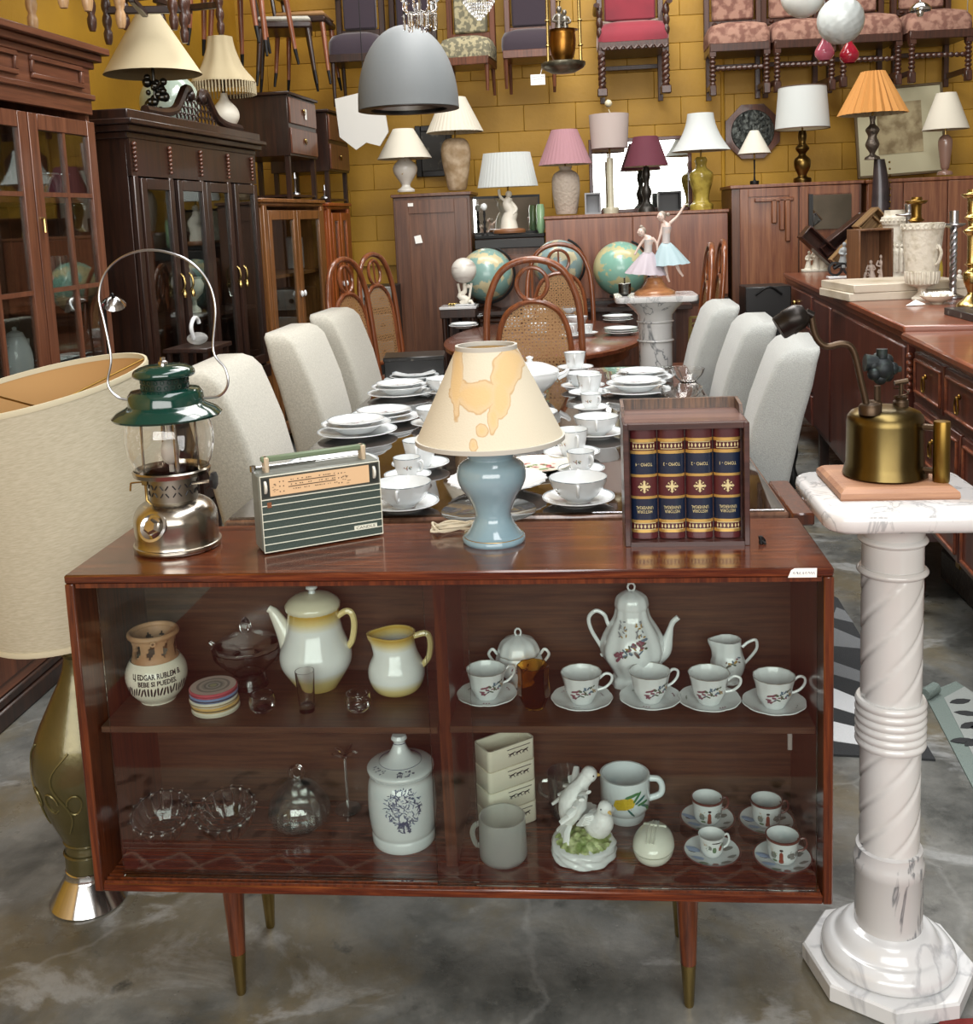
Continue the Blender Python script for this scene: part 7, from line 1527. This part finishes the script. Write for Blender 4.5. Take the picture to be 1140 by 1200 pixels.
w,k=on(990,326); s=thing('motorcyclist_figurine','grey ceramic rider on a small motorcycle with yellow sidecar wheel','figurine',w); g=G(); g.bb((-20*k,-8*k,0),(20*k,8*k,3*k),.003); g.build('base',M_porcg,s)
g=G(); person(g,-3,12,30,k,2); g.build('rider_body',mat('grey_rider','8b9193',.4),s,rm=.7*k)
M_tyre=mat('black_tyre','1b1b1c',.6)
for x in(-12,5): g=G(); g.lathe([(6*k,-1.5*k),(8.5*k,-1*k),(8.5*k,1*k),(6*k,1.5*k),(6*k,-1.5*k)],24,cap=False); g.v=[(x*k+a_,c_-4*k,b_+11.5*k) for a_,b_,c_ in g.v]; g.build('wheel',M_tyre,s)
g=G(); g.tube(bez([(-14*k,-3*k,12*k),(-4*k,-3*k,17*k),(6*k,-3*k,12*k)],4),2.5*k,8); g.tube([(-16*k,-3*k,20*k),(-11*k,-3*k,12*k)],1*k,6); g.build('motorcycle_frame',M_iron,s)
g=G(); g.ball((14*k,-4*k,14*k),8.5*k,16,10,sx=.9,sy=.7); g.build('sidecar',mat('old_gold_paint','a6924a',.5,noise=(60,'6d6030',.5,.6)),s)
w,k=on(1008,330); s=thing('black_horn_cup','tall thin black curved ornament beside the motorcyclist','ornament',w); g=G(); g.tube(bez([(0,0,0),(2*k,0,14*k),(-2*k,0,28*k),(-8*k,0,36*k)],5),[2.2*k-.1*k*i for i in range(16)],8); g.build('curved_horn',M_iron,s)
# heap of dark frames and wooden boxes
def slabf(label,px,py,y,w_,h_,d_,rot,m,nm='wooden_box'):
    p_=P(px,py,y=y); s=thing(nm,label,'box',p_,0,rot=rot); g=G()
    for q in((-w_/2,-d_/2,-h_/2,-w_/2+.01,d_/2,h_/2),(w_/2-.01,-d_/2,-h_/2,w_/2,d_/2,h_/2),(-w_/2+.01,-d_/2,-h_/2,w_/2-.01,d_/2,-h_/2+.01),(-w_/2+.01,-d_/2,h_/2-.01,w_/2-.01,d_/2,h_/2),(-w_/2+.01,d_/2-.01,-h_/2+.01,w_/2-.01,d_/2,h_/2-.01)): g.bb(q[:3],q[3:],.002)
    g.build('box_shell',m,s); return s
M_lw=wood('light_crate_wood','6f5434','9a7b52',.6,'x',9,0); M_dw=wood('dark_frame_wood','24120f','3a1e17',.35,'x',9,.3)
slabf('open black-lined dark wooden case tilted at far end of bureau',960,288,5.42,.29,.10,.08,(0,.75,.2),M_dw,'tilted_case'); slabf('long dark wooden case tilted behind the motorcyclist',988,275,5.50,.38,.08,.10,(0,-.62,.2),M_dw,'tilted_case')
slabf('rough light wooden tray leaning diagonally behind motorcyclist',1002,283,5.30,.39,.09,.06,(0,-.80,.1),M_lw,'wooden_tray'); slabf('light wooden crate leaning highest in the pile',1020,262,5.30,.18,.12,.10,(0,-.72,.2),M_lw,'wooden_crate')
s=slabf('upright brown wooden display box behind the white stein',1019,298,4.25,.20,.30,.14,(0,0,.25),wood('box_brown','4d3220','775234',.5,'z',8,.1),'upright_box'); s.location.z=TB+.15
g=G(); 
for i in range(8): pass
w=P(1022,331,z=TS); k=depth(w)/FP; s=thing('cherub_group','white and pink carved cherub group in front of the upright box','figurine',w); g=G(); person(g,-10,0,16,k,3); person(g,0,2,24,k,-2); person(g,9,0,20,k,1); person(g,13,4,28,k,-3); g.lathe([(1e-5,0),(17*k,0),(16*k,4*k),(1e-5,4*k)],24,sy=.6); g.build('carved_group',mat('pinkish_bisque','c9b8ab',.5),s,ang=80)
w=P(1047,327,z=TS); k=depth(w)/FP; s=thing('relief_stein','tall white stein-shaped vessel with carved figures in relief','vase',w)
pr=smoothp([(17*k,0),(16*k,4*k),(14*k,8*k),(13*k,40*k),(12.5*k,60*k),(14*k,64*k),(14.5*k,72*k),(12*k,73*k),(11*k,80*k)],4); g=G(); g.lathe([(1e-5,0)]+pr+[(1e-5,80*k)],40); g.build('vessel_body',M_wc,s)
g=G()
for i in range(7):
    t=-pi/2+(i-3)*.42; x,y=13*k*cos(t),13*k*sin(t); g.tube(bez([(x,y,9*k),(x*1.04,y*1.04,24*k),(x,y,36*k)],4),[2.6*k,2.4*k,2.2*k,2*k,2*k,2*k,2.2*k,2.4*k,1.6*k],7); g.ball((x*1.02,y*1.02,39*k),2*k,8,6)
g.build('relief_figures',M_wc,s,ang=80)
g=G()
for i in range(20): t=i*2*pi/20; g.ball((14.3*k*cos(t),14.3*k*sin(t),68*k),1.6*k,6,5)
g.build('rim_beading',M_wc,s)
# urn vase
w,k=on(1080,352); s=thing('white_urn_vase','white footed urn vase with fluted bowl and small handles','vase',w)
pr=smoothp([(11*k,0),(11.5*k,3*k),(8*k,6*k),(4.5*k,11*k),(6*k,15*k),(16*k,20*k),(18*k,32*k),(17.5*k,36*k),(18.5*k,38*k),(22.5*k,80*k),(23.5*k,83*k),(23.5*k,90*k)],4); vessel('urn_body',M_wc,s,pr,.006,44)
g=G()
for i in range(22): t=i*2*pi/22; g.tube([((rad(pr,z_)+.001)*cos(t),(rad(pr,z_)+.001)*sin(t),z_) for z_ in(20*k,26*k,34*k)],1.7*k,6)
g.build('fluting',M_wc,s); g=G()
for i in range(18): t=i*2*pi/18; g.at((23.6*k*cos(t),23.6*k*sin(t),86.5*k),(0,pi/2,t)); g.lathe([(1.1*k,0),(2.6*k,.6*k),(2.6*k,0)],8,cap=False)
g.build('rosette_band',M_wc,s)
for a_ in(-1.0,2.1): handle('handle',M_wc,s,[(19*k,42*k),(23*k,46*k),(26*k,56*k),(22*k,64*k),(21*k,60*k)],.007,a_)
# candlesticks
def stick(name,label,px,pyb,pyt,prof,m,z=TB,tw=False):
    w=P(px,pyb,z=z); k=depth(w)/FP; hh=P(px,pyt,y=w.y).z-z; s=thing(name,label,'candlestick',w); q=[(a_*k,b_*hh) for a_,b_ in prof]; g=G()
    if tw: g.lathe([(r_,z_+(z1_-z_)*j/6) if True else 0 for (r_,z_),(r1_,z1_) in zip(q,q[1:]) for j in range(6)]+[q[-1]],28,tw=0,ff=None)
    else: g.lathe([(1e-5,0)]+smoothp(q,4)+[(1e-5,hh)],28)
    g.build('candlestick_body',m,s); return s,k,hh
cb=[(16,0),(16,.03),(13,.06),(8,.09),(4,.13),(5,.17),(8,.22),(9,.30),(5,.33),(5,.36),(8,.38),(5,.40),(5,.60),(6,.62),(10,.66),(5,.69),(5,.74),(9,.77),(6,.80),(6,.92),(9,.93),(12,.95),(12,.965),(7,.97),(6,1)]
stick('brass_candlestick','tall turned brass candlestick at the right edge',1137,362,222,cb,M_brassl); stick('brass_candlestick','brass candlestick rising behind the stein and urn',1072,348,231,cb,M_brass,TB)
s,k,hh=stick('twisted_candlestick','silver rope-twist candlestick with wide drip pan beside urn',1116,350,247,[(12,0),(12,.03),(5,.06),(4,.08)],M_silver)
g=G(); tw=[]
for ph in range(3): g.tube([(2.2*k*cos(t*.5+ph*2.09),2.2*k*sin(t*.5+ph*2.09),hh*(.06+.74*t/40)) for t in range(41)],2.2*k,7)
g.build('rope_shaft',M_silver,s); g=G(); g.lathe([(1e-5,hh*.80),(4*k,hh*.80),(13*k,hh*.84),(13*k,hh*.855),(5*k,hh*.86),(5*k,hh),(3.5*k,hh)],24); g.build('drip_pan',M_silver,s)
s,k,hh=stick('silver_candleholder','silver candle holder with flat pan just behind urn rim',1083,350,238,[(10,0),(10,.03),(3,.06),(3,.82),(5,.86),(14,.875),(14,.89),(5,.895),(5,.99),(3,1)],M_silver); s.location.y+=.25
# yellow can, china pieces, napkin, bowl, books
w,k=on(1104,340); w.y+=.15; s=thing('yellow_oil_can','yellow can with dark oval mark behind the twisted candlestick','can',w); g=G(); g.lathe(smoothp([(11*k,0),(12*k,20*k),(10*k,34*k),(4*k,40*k)],3)+[(1e-5,40*k)],24,sy=.7); g.build('can_body',mat('faded_yellow_paint','b8a23e',.4,noise=(16,'8f7c34',.5,.65)),s); g=G(); g.ball((0,-8.3*k,27*k),3*k,10,8,sy=.3,sz=1.6); g.build('dark_mark',M_ink,s)
w,k=on(1098,356); s=thing('china_bowl','low white china bowl holding crumpled paper by the urn foot','bowl',w); vessel('bowl',M_cream,s,smoothp([(6*k,0),(7*k,1.5*k),(14*k,5*k),(20*k,10*k)],3),.003,32)
s2=thing('crumpled_paper','crumpled white tissue paper lying in the china bowl','paper',(w.x,w.y,TB+6*k)); g=G(); rr=random.Random(12); n=14
vs=[((i/n-.5)*30*k,(j/n-.5)*22*k,rr.uniform(1,9)*k) for j in range(n+1) for i in range(n+1)]; g.add(vs,[(j*(n+1)+i,j*(n+1)+i+1,(j+1)*(n+1)+i+1,(j+1)*(n+1)+i) for j in range(n) for i in range(n)]); g.build('tissue',M_paper,s2,smooth=False,fix=False)
w,k=on(1072,358); s=thing('folded_napkin','white folded paper napkin on the bureau edge','napkin',w,.3); g=G(); g.add([(-16*k,-5*k,1*k),(6*k,-7*k,1*k),(14*k,0,1*k),(-4*k,6*k,1*k),(0,-1*k,7*k)],[(0,1,4),(1,2,4),(2,3,4),(3,0,4),(0,3,2,1)]); g.build('folded_paper',M_paper,s,smooth=False)
w,k=on(1068,349); s=thing('shell_dish','small white scalloped dish left of the urn foot','dish',(w.x-.02,w.y-.02,TB)); g=G(); g.lathe([(1e-5,0),(5*k,0),(11*k,5*k),(10.5*k,6*k),(4*k,1.5*k),(1e-5,1.5*k)],40,ff=lambda t,kk_:1+.12*cos(8*t)*(kk_>1),cap=False); g.build('dish',M_cream,s)
w=P(1133,380,z=TC); s=thing('boxed_game','flat dark box with red edge on chest of drawers','box',(w.x+.10,w.y+.02,TC),an+.0); g=G(); g.bb((-.16,-.12,0),(.16,.12,.025),.002); g.build('box_base',mat('dark_red_card','6f1a2c',.5),s); g=G(); g.bb((-.162,-.122,.02),(.162,.122,.048),.002); g.build('box_lid',mat('black_printed_card','1d1b1c',.4,noise=(30,'6d6a66',.62,.68)),s)
for i,(px,py,r_,c,lb) in enumerate(((1094,336,6,'b9a890','small cream carved bird beside the yellow can'),(1128,345,7,'c2bcb0','white carved bust behind the twisted candlestick'))):
    w,k=on(px,py); w.y+=.06; s=thing('small_carving',lb,'figurine',w); g=G(); person(g,0,0,28,k,1,False); g.lathe([(1e-5,0),(6*k,0),(6*k,2*k),(1e-5,2*k)],16); g.build('carved_figure',mat('carving_'+c,c,.5),s)
w=P(1118,310,z=TB); s=thing('dark_photo_frame','dark photo frame standing behind the candlesticks on bureau','frame',(w.x+.02,P(1118,345,z=TB).y+.35,TB)); g=G(); g.bb((-.07,0,0),(.10,.02,.17),.003); g.build('frame_body',M_black,s); g=G(); g.bb((-.055,-.003,.015),(.085,.0,.155)); g.build('picture',mat('grey_photo','6d6d68',.5),s,smooth=False)
# ================================================================ chairs and lamps hung from wall and roof
M_tap=mat('pink_floral_tapestry','7c574c',.9,noise=(16,'a37e6e',.42,.55),bump=(60,.3)); M_vel=mat('crimson_velvet','8f1f33',.7,sheen=.5,noise=(3,'7a182b',.4,.6)); M_grt=mat('grey_green_tapestry','6d6a58',.9,noise=(30,'a39b7d',.48,.56)); M_pur=mat('dark_plum_velvet','2c1f2c',.8,sheen=.4)
def turned(g,x,y,z0,z1,r,n=7,tw=False,rope=False):
    if rope:
        for ph in range(2): g.tube([(x+r*.5*cos(t*.7+ph*pi),y+r*.5*sin(t*.7+ph*pi),z0+(z1-z0)*t/30) for t in range(31)],r*.72,7)
    else:
        pr=[]; 
        for i in range(n*4+1): u=i/(n*4); pr.append((r*(.62+.38*abs(sin(pi*n*u)))*(1 if u>.12 else .9),z0+(z1-z0)*u))
        g.lathe(pr,12,(x,y,0))
def wallchair(name,label,px,seat_row,y,wpx,legpx,ms,group=None,arms=False,rz=0,rope=False,turn=True,backh=.75,mw=None,plain=False,lean=0):
    mw=mw or M_chairw; w=P(px,seat_row,y=y); k=depth((w.x,y,w.z))/FP; W_=wpx*k; H_=legpx*k
    s=thing(name,label,'chair',(w.x,y,w.z-H_),rz,group); D_=W_*.92; hs=H_
    g=G(); g.rings([sqr(W_/2*.98,D_/2*.98,.04,hs-.02),sqr(W_/2,D_/2,.05,hs+.02),sqr(W_/2*.99,D_/2*.99,.06,hs+.08),sqr(W_/2*.90,D_/2*.88,.08,hs+.125),sqr(W_/2*.6,D_/2*.55,.08,hs+.15)],cap0=True,cap1=True); g.v=[(a,b+D_/2,c) for a,b,c in g.v]; g.build('seat_cushion',ms,s,ang=70)
    g=G(); g.bb((-W_/2+.01,.0,hs-.075),(W_/2-.01,D_,hs-.015),.004); g.build('seat_rail',mw,s)
    if arms:
        g=G()
        for i in range(9): g.tube(bez([(-W_/2+.03+i*W_/9.5,-.005,hs-.05),(-W_/2+.05+i*W_/9.5,-.012,hs-.075),(-W_/2+.07+i*W_/9.5,-.005,hs-.055)],3),.010,6)
        g.build('carved_apron',mw,s)
    for sx in(-1,1):
        g=G(); x=sx*(W_/2-.03)
        if plain: g.tube([(x,.03,hs-.03),(x*1.0,.03,0)],[.020,.012],8)
        else:
            turned(g,x,.03,.07,hs-.10,.026,7,rope=rope); g.box((x,.03,hs-.06),(.05,.05,.10),.003); g.box((x,.03,.04),(.05,.05,.08) if not rope else (.075,.09,.06),.006)
        g.build('leg',mw,s)
        g=G(); x=sx*(W_/2-.04)
        if plain: g.tube([(x,D_-.03,hs-.03),(x,D_+.02,0)],[.018,.012],8)
        else: g.bb((x-.02,D_-.05,0),(x+.02,D_-.01,hs-.02),.003)
        g.build('leg',mw,s)
    if not plain:
        g=G()
        if rope is False:
            R_=[]; n=50
            for i in range(n+1): u=i/n; R_.append((.011+.009*abs(sin(u*pi*9)),u))
            xs=[-W_/2+.05+(W_-.1)*u for _,u in R_]; g.tube([(x,.03,hs*.50) for x in xs],[r for r,_ in R_],8)
        for sx in(-1,1): g.bb((sx*(W_/2-.035)-.012,.04,.06 if not rope else .05),(sx*(W_/2-.035)+.012,D_-.03,.10),.003)
        g.bb((-W_/2+.05,D_-.045,hs*.6),(W_/2-.05,D_-.02,hs*.6+.035),.003); g.build('stretcher',mw,s)
    # back
    g=G()
    for sx in(-1,1): g.bb((sx*(W_/2-.03)-.022,D_-.045,hs-.02),(sx*(W_/2-.03)+.022,D_,hs+backh),.004)
    g.bb((-W_/2+.03,D_-.04,hs+.16),(W_/2-.03,D_-.01,hs+.21),.004); g.bb((-W_/2+.03,D_-.04,hs+backh-.06),(W_/2-.03,D_-.01,hs+backh),.004); g.build('back_frame',mw,s)
    g=G(); g.bb((-W_/2+.07,D_-.06,hs+.21),(W_/2-.07,D_-.01,hs+backh-.06),.012); g.build('back_panel',ms,s)
    if not plain and not arms:
        g=G()
        for i in range(6): g.ball((-W_/2+.09+i*(W_-.18)/5,D_-.045,hs+.185),.02,8,6,sz=.7)
        g.build('carved_rail',mw,s)
    if arms:
        for sx in(-1,1):
            x=sx*(W_/2+.0); g=G(); turned(g,x-sx*.02,.03,hs+.02,hs+.24,.026,3); g.tube(bez([(x,D_-.03,hs+.27),(x,D_*.5,hs+.275),(x,.02,hs+.26),(x,-.04,hs+.25)],4),.024,8,sy=.7); g.build('armrest',mw,s)
        g=G(); g.tube(bez([(-W_/2+.05,D_-.06,hs+.20),(0,D_-.06,hs+.165),(W_/2-.05,D_-.06,hs+.20)],5),.016,8); g.build('pale_back_rail',mat('bare_wood_rail','8f7f74',.5),s)
    return s
wallchair('carved_armchair','crimson velvet carved armchair hung high on the back wall','%d'%0 and 742,45,6.55,84,66,M_vel,arms=True,rope=True,backh=.9)
GW='carved tapestry dining chairs hung on the wall'
wallchair('tapestry_chair','pink tapestry chair with bobbin legs, leftmost of the row on the wall',867,47,6.55,72,62,M_tap,GW)
wallchair('tapestry_chair','pink tapestry chair behind the hanging white balls',944,43,6.55,74,62,M_tap,GW,rz=.10)
wallchair('tapestry_chair','pink tapestry chair right of the golf-ball lamp',1022,37,6.55,74,62,M_tap,GW,rz=.08)
wallchair('tapestry_chair','pink tapestry chair at the far right end of the wall row',1104,32,6.55,76,62,M_tap,GW,rz=.08)
wallchair('plum_dining_chair','dark plum buttoned dining chair hung left of the brass lantern',620,55,6.5,66,46,M_pur,plain=True,backh=.9,mw=M_mah)
wallchair('green_tapestry_chair','grey-green patterned chair hung right of the grey pendant',543,64,6.45,62,42,M_grt,plain=True,backh=.8,mw=M_mah,rz=-.1)
wallchair('plum_dining_chair','dark plum chair hung left of the grey pendant',414,60,6.3,62,62,M_pur,plain=True,backh=1.0,mw=M_dark)
wallchair('plum_dining_chair','dark plum chair directly behind the crystal chandelier',478,62,6.6,60,50,M_pur,plain=True,backh=1.0,mw=M_dark)
# ---- chairs stacked above the cabinets, top left
def cafechair(label,px,py,off,rz,m,tip=True,sc=1.0,kind='cafe_chair',ht=.46,seat=None,group='wooden chairs stored above the left cabinets'):
    a_,z_=FL(px,py,off); w=O0+NV*off+DV*a_; s=thing(kind,label,'chair',(w.x,w.y,z_),RZ+rz,group); W_=.40*sc; H_=ht*sc
    for x in(-1,1):
        for y in(-1,1):
            g=G(); 
            if kind=='turned_chair': turned(g,x*W_*.45,y*W_*.45,0,H_-.02,.024,6)
            else: g.tube([(x*W_*.50,y*W_*.50,.10),(x*W_*.42,y*W_*.42,H_)],[.014,.021],10)
            l=g.build('leg',m,s)
            if kind!='turned_chair': g=G(); g.tube([(x*W_*.535,y*W_*.535,0),(x*W_*.50,y*W_*.50,.10)],[.009,.0138],10); g.build('leg_tip',M_iron,l)
    g=G(); g.box((0,0,H_+.025),(W_,W_,.05),.012); g.build('seat_frame',M_dark,s); g=G(); g.box((0,0,H_+.065),(W_*.96,W_*.96,.04),.018); g.build('seat_pad',seat or M_cane,s)
    g=G()
    for y in(-1,1): g.tube(bez([(-W_*.45,y*W_*.44,H_),(-W_*.52,y*W_*.44,H_+.25),(-W_*.62,y*W_*.42,H_+.48)],4),.016,8)
    g.box((-W_*.60,0,H_+.44),(.02,W_*.9,.10),.004); g.box((-W_*.54,0,H_+.28),(.018,W_*.85,.04),.003); g.build('back_frame',M_dark,s)
    if kind=='turned_chair':
        g=G()
        for y in(-1,1): g.box((0,y*W_*.45,.16),(W_*.9,.03,.035),.004)
        g.box((0,0,.14),(.03,W_*.9,.03),.004); g.build('stretcher',M_dark,s)
    return s
M_tan=wood('tan_leg_wood','6d3c26','93583c',.35,'z',9,.3); M_pale=wood('pale_turned_wood','9a7550','bd9a70',.4,'z',9,.2)
cafechair('chair with rosy tapered legs above the fringed lamp',270,58,-.20,.2,M_tan); cafechair('chair with rosy tapered legs over the tagged bedside chest',298,74,-.18,-.15,M_tan,sc=1.0); cafechair('chair with dark-tipped legs nearest the acrylic lamp panel',362,104,-.22,.1,M_tan)
cafechair('dark ladder-back chair standing on the tagged bedside chest',338,104,-.25,.3,M_dark,seat=M_up,ht=.40)
cafechair('chair with dark bobbin-turned legs hanging over the parchment lamp',165,44,.02,.3,M_chairw,kind='turned_chair'); cafechair('bobbin-legged chair above the carved cabinet pediment',205,38,-.15,-.1,M_chairw,kind='turned_chair')
cafechair('chair with pale unfinished legs above the bookcase cornice',70,26,.12,.15,M_pale,kind='turned_chair'); cafechair('pale-legged chair at the very top left corner',-14,6,.05,-.2,M_pale,kind='turned_chair')
# rack that carries them
g=G()
a0=fy(-20,100); a1=fy(400,100); zr_=2.42
rk=rowthing('storage_rack','dark timber rail rack above the left cabinets','rack',0)
for x in(-.42,.0):
    g=G(); g.bb((x-.02,a0,3.20),(x+.02,a1,3.24)); g.build('rail',M_dark,rk,smooth=False)
for yv in(a0+.1,(a0+a1)/2,a1-.05):
    for x in(-.42,): g=G(); g.bb((x-.02,yv,3.24),(x+.02,yv+.04,4.6)); g.build('hanger',M_dark,rk,smooth=False)
# ---- grey dome pendant
yd=3.3; w=P(479,128,y=yd); k=depth(w)/FP; s=thing('dome_pendant','large matt grey dome pendant lamp with silver inside','lamp',w)
R_=59*k; hd=P(470,30,y=yd).z-w.z
pr=[(R_*cos(u*pi/2*.985),hd*sin(u*pi/2)**.92 if u>0 else 0) for u in [i/14 for i in range(15)]]
pr=[(max(r_,.02),z_) for r_,z_ in pr]
g=G(); g.lathe(pr,56,cap=False); g.build('dome_shell',mat('matt_grey_paint','6e7375',.6),s)
g=G(); g.lathe([(R_,0),(R_,-.004),(R_*.76,-.004),(R_*.76,.02)],56,cap=False); g.lathe([(r_*.985,z_*.97+.001) for r_,z_ in pr],56,cap=False); g.build('black_rim',M_black,s)
g=G(); g.lathe([(R_*.74,.012),(R_*.6,.09),(R_*.3,.15),(.02,.17)],40,cap=False); g.build('silver_reflector',mat('satin_silver','a5a09b',.35,1),s)
g=G(); g.tube([(0,0,hd),(0,0,4.59-w.z)],.006,6); g.build('cable',M_black,s)
# ---- crystal chandeliers
def chandelier(label,px,pyb,y,rp,hp,arms=True,nm='crystal_chandelier'):
    w=P(px,pyb,y=y); k=depth(w)/FP; s=thing(nm,label,'chandelier',w)
    g=G(); g.tube([(0,0,hp*.35*k),(0,0,4.59-w.z)],.006,6); g.build('chain',M_silver,s)
    if arms:
        for i in range(7):
            t=i*2*pi/7; g=G(); z0=hp*.62*k; g.tube(bez([(0,0,z0),(rp*.4*k*cos(t),rp*.4*k*sin(t),z0-4*k),(rp*.8*k*cos(t),rp*.8*k*sin(t),z0),(rp*.8*k*cos(t),rp*.8*k*sin(t),z0+9*k)],4),1.5*k,7); g.lathe([(1*k,0),(4*k,1.5*k),(4.4*k,3*k)],12,(rp*.8*k*cos(t),rp*.8*k*sin(t),z0+8*k)); g.build('crystal_arm',M_cutg,s)
            for j in range(4):
                u=t+(j-1.5)*.33; rr_=rp*(.8 if j%2 else .55)*k; g=G(); zt_=z0-(1+3*(j%2))*k; g.lathe([(1e-5,-hp*.30*k),(1.3*k,-hp*.27*k),(1.5*k,-hp*.03*k),(1e-5,0)],6,(rr_*cos(u),rr_*sin(u),zt_)); g.build('crystal_prism',mat('crystal','f4f6f6',.02,trans=1,ior=1.55),s,ang=20)
    else:
        g=G()
        for j in range(7):
            r_=rp*k*(1-.11*j if j<4 else .66-.17*(j-3)); n=int(34*(r_/(rp*k)))+4; z_=hp*.55*k-j*3.2*k
            for i in range(n): t=2*pi*i/n; g.lathe([(1e-5,-1.5*k),(1.3*k,0),(1e-5,1.5*k)],6,(r_*cos(t),r_*sin(t),z_),cap=False)
        tag(g.build('crystal_beads',mat('crystal','f4f6f6',.02,trans=1,ior=1.55),s,smooth=False),kind='stuff')
        g=G(); g.lathe([(rp*k,hp*.56*k),(rp*k,hp*.60*k)],30,cap=False); g.lathe([(rp*.66*k,hp*.40*k),(rp*.64*k,hp*.43*k)],24,cap=False); g.build('metal_ring',M_silver,s)
chandelier('crystal prism chandelier hanging in front of the dome pendant',494,52,2.6,24,62)
chandelier('beaded basket chandelier hanging beside the green tapestry chair',562,26,3.8,18,42,False)
# ---- brass lantern with pot
yl=4.2; w=P(660,80,y=yl); k=depth(w)/FP; s=thing('brass_cage_lantern','round brass three-rod hanging lantern tray with price card','lantern',w)
g=G(); g.lathe([(1e-5,-6*k),(14*k,-5*k),(24*k,0),(26*k,3*k),(26*k,6*k),(23*k,7*k),(1e-5,6*k)],40); g.build('round_tray',mat('grey_patinated_brass','7d7b6c',.35,.9,noise=(14,'5a574a',.4,.6)),s)
for i in range(3):
    t=-.35+i*2*pi/3; g=G(); g.tube([(22*k*cos(t),22*k*sin(t),6*k),(21*k*cos(t),21*k*sin(t),105*k)],1.9*k,9)
    for z_ in(24,52,80): g.ball((22*k*cos(t),22*k*sin(t),z_*k),3*k,10,8,sz=.6)
    g.build('brass_rod',M_brassl,s)
g=G(); g.tube([(0,0,105*k),(0,0,4.59-w.z)],.008,6); g.lathe([(21*k,104*k),(22*k,107*k),(4*k,112*k),(1e-5,112*k)],24); g.build('top_ring_chain',M_brassl,s)
g=G(); g.box((-30*k,-.02,-12*k),(17*k,.003,12*k)); g.tube([(-24*k,0,4*k),(-27*k,-.01,-6*k)],.002,4); g.build('price_card',M_paper,s,smooth=False)
g=G()
for (x0,z0,n_) in((-36,-9,7),(-36,-12,6),(-33,-15,4)):
    for i in range(n_): g.tube([((x0+i*1.9)*k,-.0225,z0*k),((x0+i*1.9+.5)*k,-.0225,(z0+1.1)*k),((x0+i*1.9+1.1)*k,-.0225,(z0-.2)*k)],.0009,4)
g.build('card_writing',M_inkblue,s,smooth=False)
s=thing('bronze_pot','bronze flared pot standing in the brass cage lantern','pot',(w.x,w.y,w.z+7*k)); vessel('pot_body',mat('bright_bronze','94682e',.3,1,noise=(9,'6b4a22',.4,.65)),s,smoothp([(9*k,0),(11*k,2*k),(14*k,10*k),(15.5*k,24*k),(15*k,34*k),(19*k,36*k)],4),.004,32)
s=thing('metal_statuette','small grey metal figure group standing in the bronze pot','figurine',(w.x,w.y,w.z+10*k)); g=G(); person(g,-4,22,38,k,1); person(g,4,22,34,k,-1); g.lathe([(1e-5,0),(8*k,0),(6*k,24*k),(1e-5,24*k)],16); g.build('statuette',mat('grey_metal_figure','7c7870',.35,.8),s,ang=80)
# ---- ball lamps and drops
def hang(nm,label,px,py,y,rp,m,bump=False,drop=False):
    w=P(px,py,y=y); k=depth(w)/FP; s=thing(nm,label,'lamp',w); r=rp*k; g=G()
    if drop: g.lathe(smoothp([(r*.55,-r*.95),(r*.95,-r*.5),(r*1.0,0),(r*.7,r*.6),(r*.35,r*1.1),(r*.10,r*1.7),(r*.08,r*2.0)],4),28,cap=False)
    elif bump:
        n,m_=56,34; R2=[]
        for j in range(1,m_):
            ph=pi*j/m_; nn=max(6,int(14*sin(ph))); row=[]
            for i in range(n):
                t=2*pi*i/n; d=(cos(ph*16)*cos(t*nn)); q=r*(1-.05*max(0,d)); row.append((q*sin(ph)*cos(t),q*sin(ph)*sin(t),-q*cos(ph)))
            R2.append(row)
        g.rings(R2,cap0=True,cap1=True)
    else: g.ball((0,0,0),r,36,22)
    g.build('glass_shade',m,s,ang=80); g=G(); zt_=r*(2.0 if drop else .97); g.tube([(0,0,zt_),(0,0,4.59-w.z)],.004,6); g.lathe([(.022,zt_-.005),(.022,zt_+.03),(.008,zt_+.045)],14); g.build('cord',M_silver,s); return s
M_opal=mat('opal_white_glass','cfd3cf',.25,coat=.4)
hang('round_pendant','smooth white glass ball pendant at the top, left one',941,-6,4.6,26,M_opal); hang('dimpled_pendant','white dimpled golf-ball pendant lamp among the wall chairs',985,24,4.4,27,mat('dimpled_white_glass','b9c0bf',.3,coat=.3),True)
hang('pink_drop_pendant','pale pink glass drop pendant under white balls',966,60,4.8,11,mat('pink_glass','c0627a',.15,coat=.5),drop=True); hang('red_drop_pendant','red glass drop pendant under dimpled ball',995,63,4.8,11,mat('red_glass_opaque','a31c33',.12,coat=.6),drop=True)
w=P(1078,10,y=4.6); k=depth(w)/FP; s=thing('chrome_pendant','small chrome mushroom pendant lamp near top right','lamp',w); g=G(); g.lathe([(12*k,-3*k),(12.5*k,0),(9*k,4*k),(4*k,7*k),(1e-5,8*k)],28,cap=False); g.lathe([(3*k,-9*k),(4*k,-6*k),(4*k,0),(1e-5,1*k)],14); g.tube([(0,0,7*k),(0,0,4.59-w.z)],.005,6); g.build('chrome_cap',M_chrome,s)
w=P(1132,86,y=6.7); k=depth(w)/FP; s=thing('small_wall_lamp','tiny metal lamp under the far right wall chair','lamp',w); g=G(); g.lathe([(4*k,-3*k),(5*k,0),(2*k,4*k),(1e-5,5*k)],14); g.tube([(0,0,4*k),(.0,.0,4.59-w.z)],.004,5); g.build('metal_cap',M_silver,s)
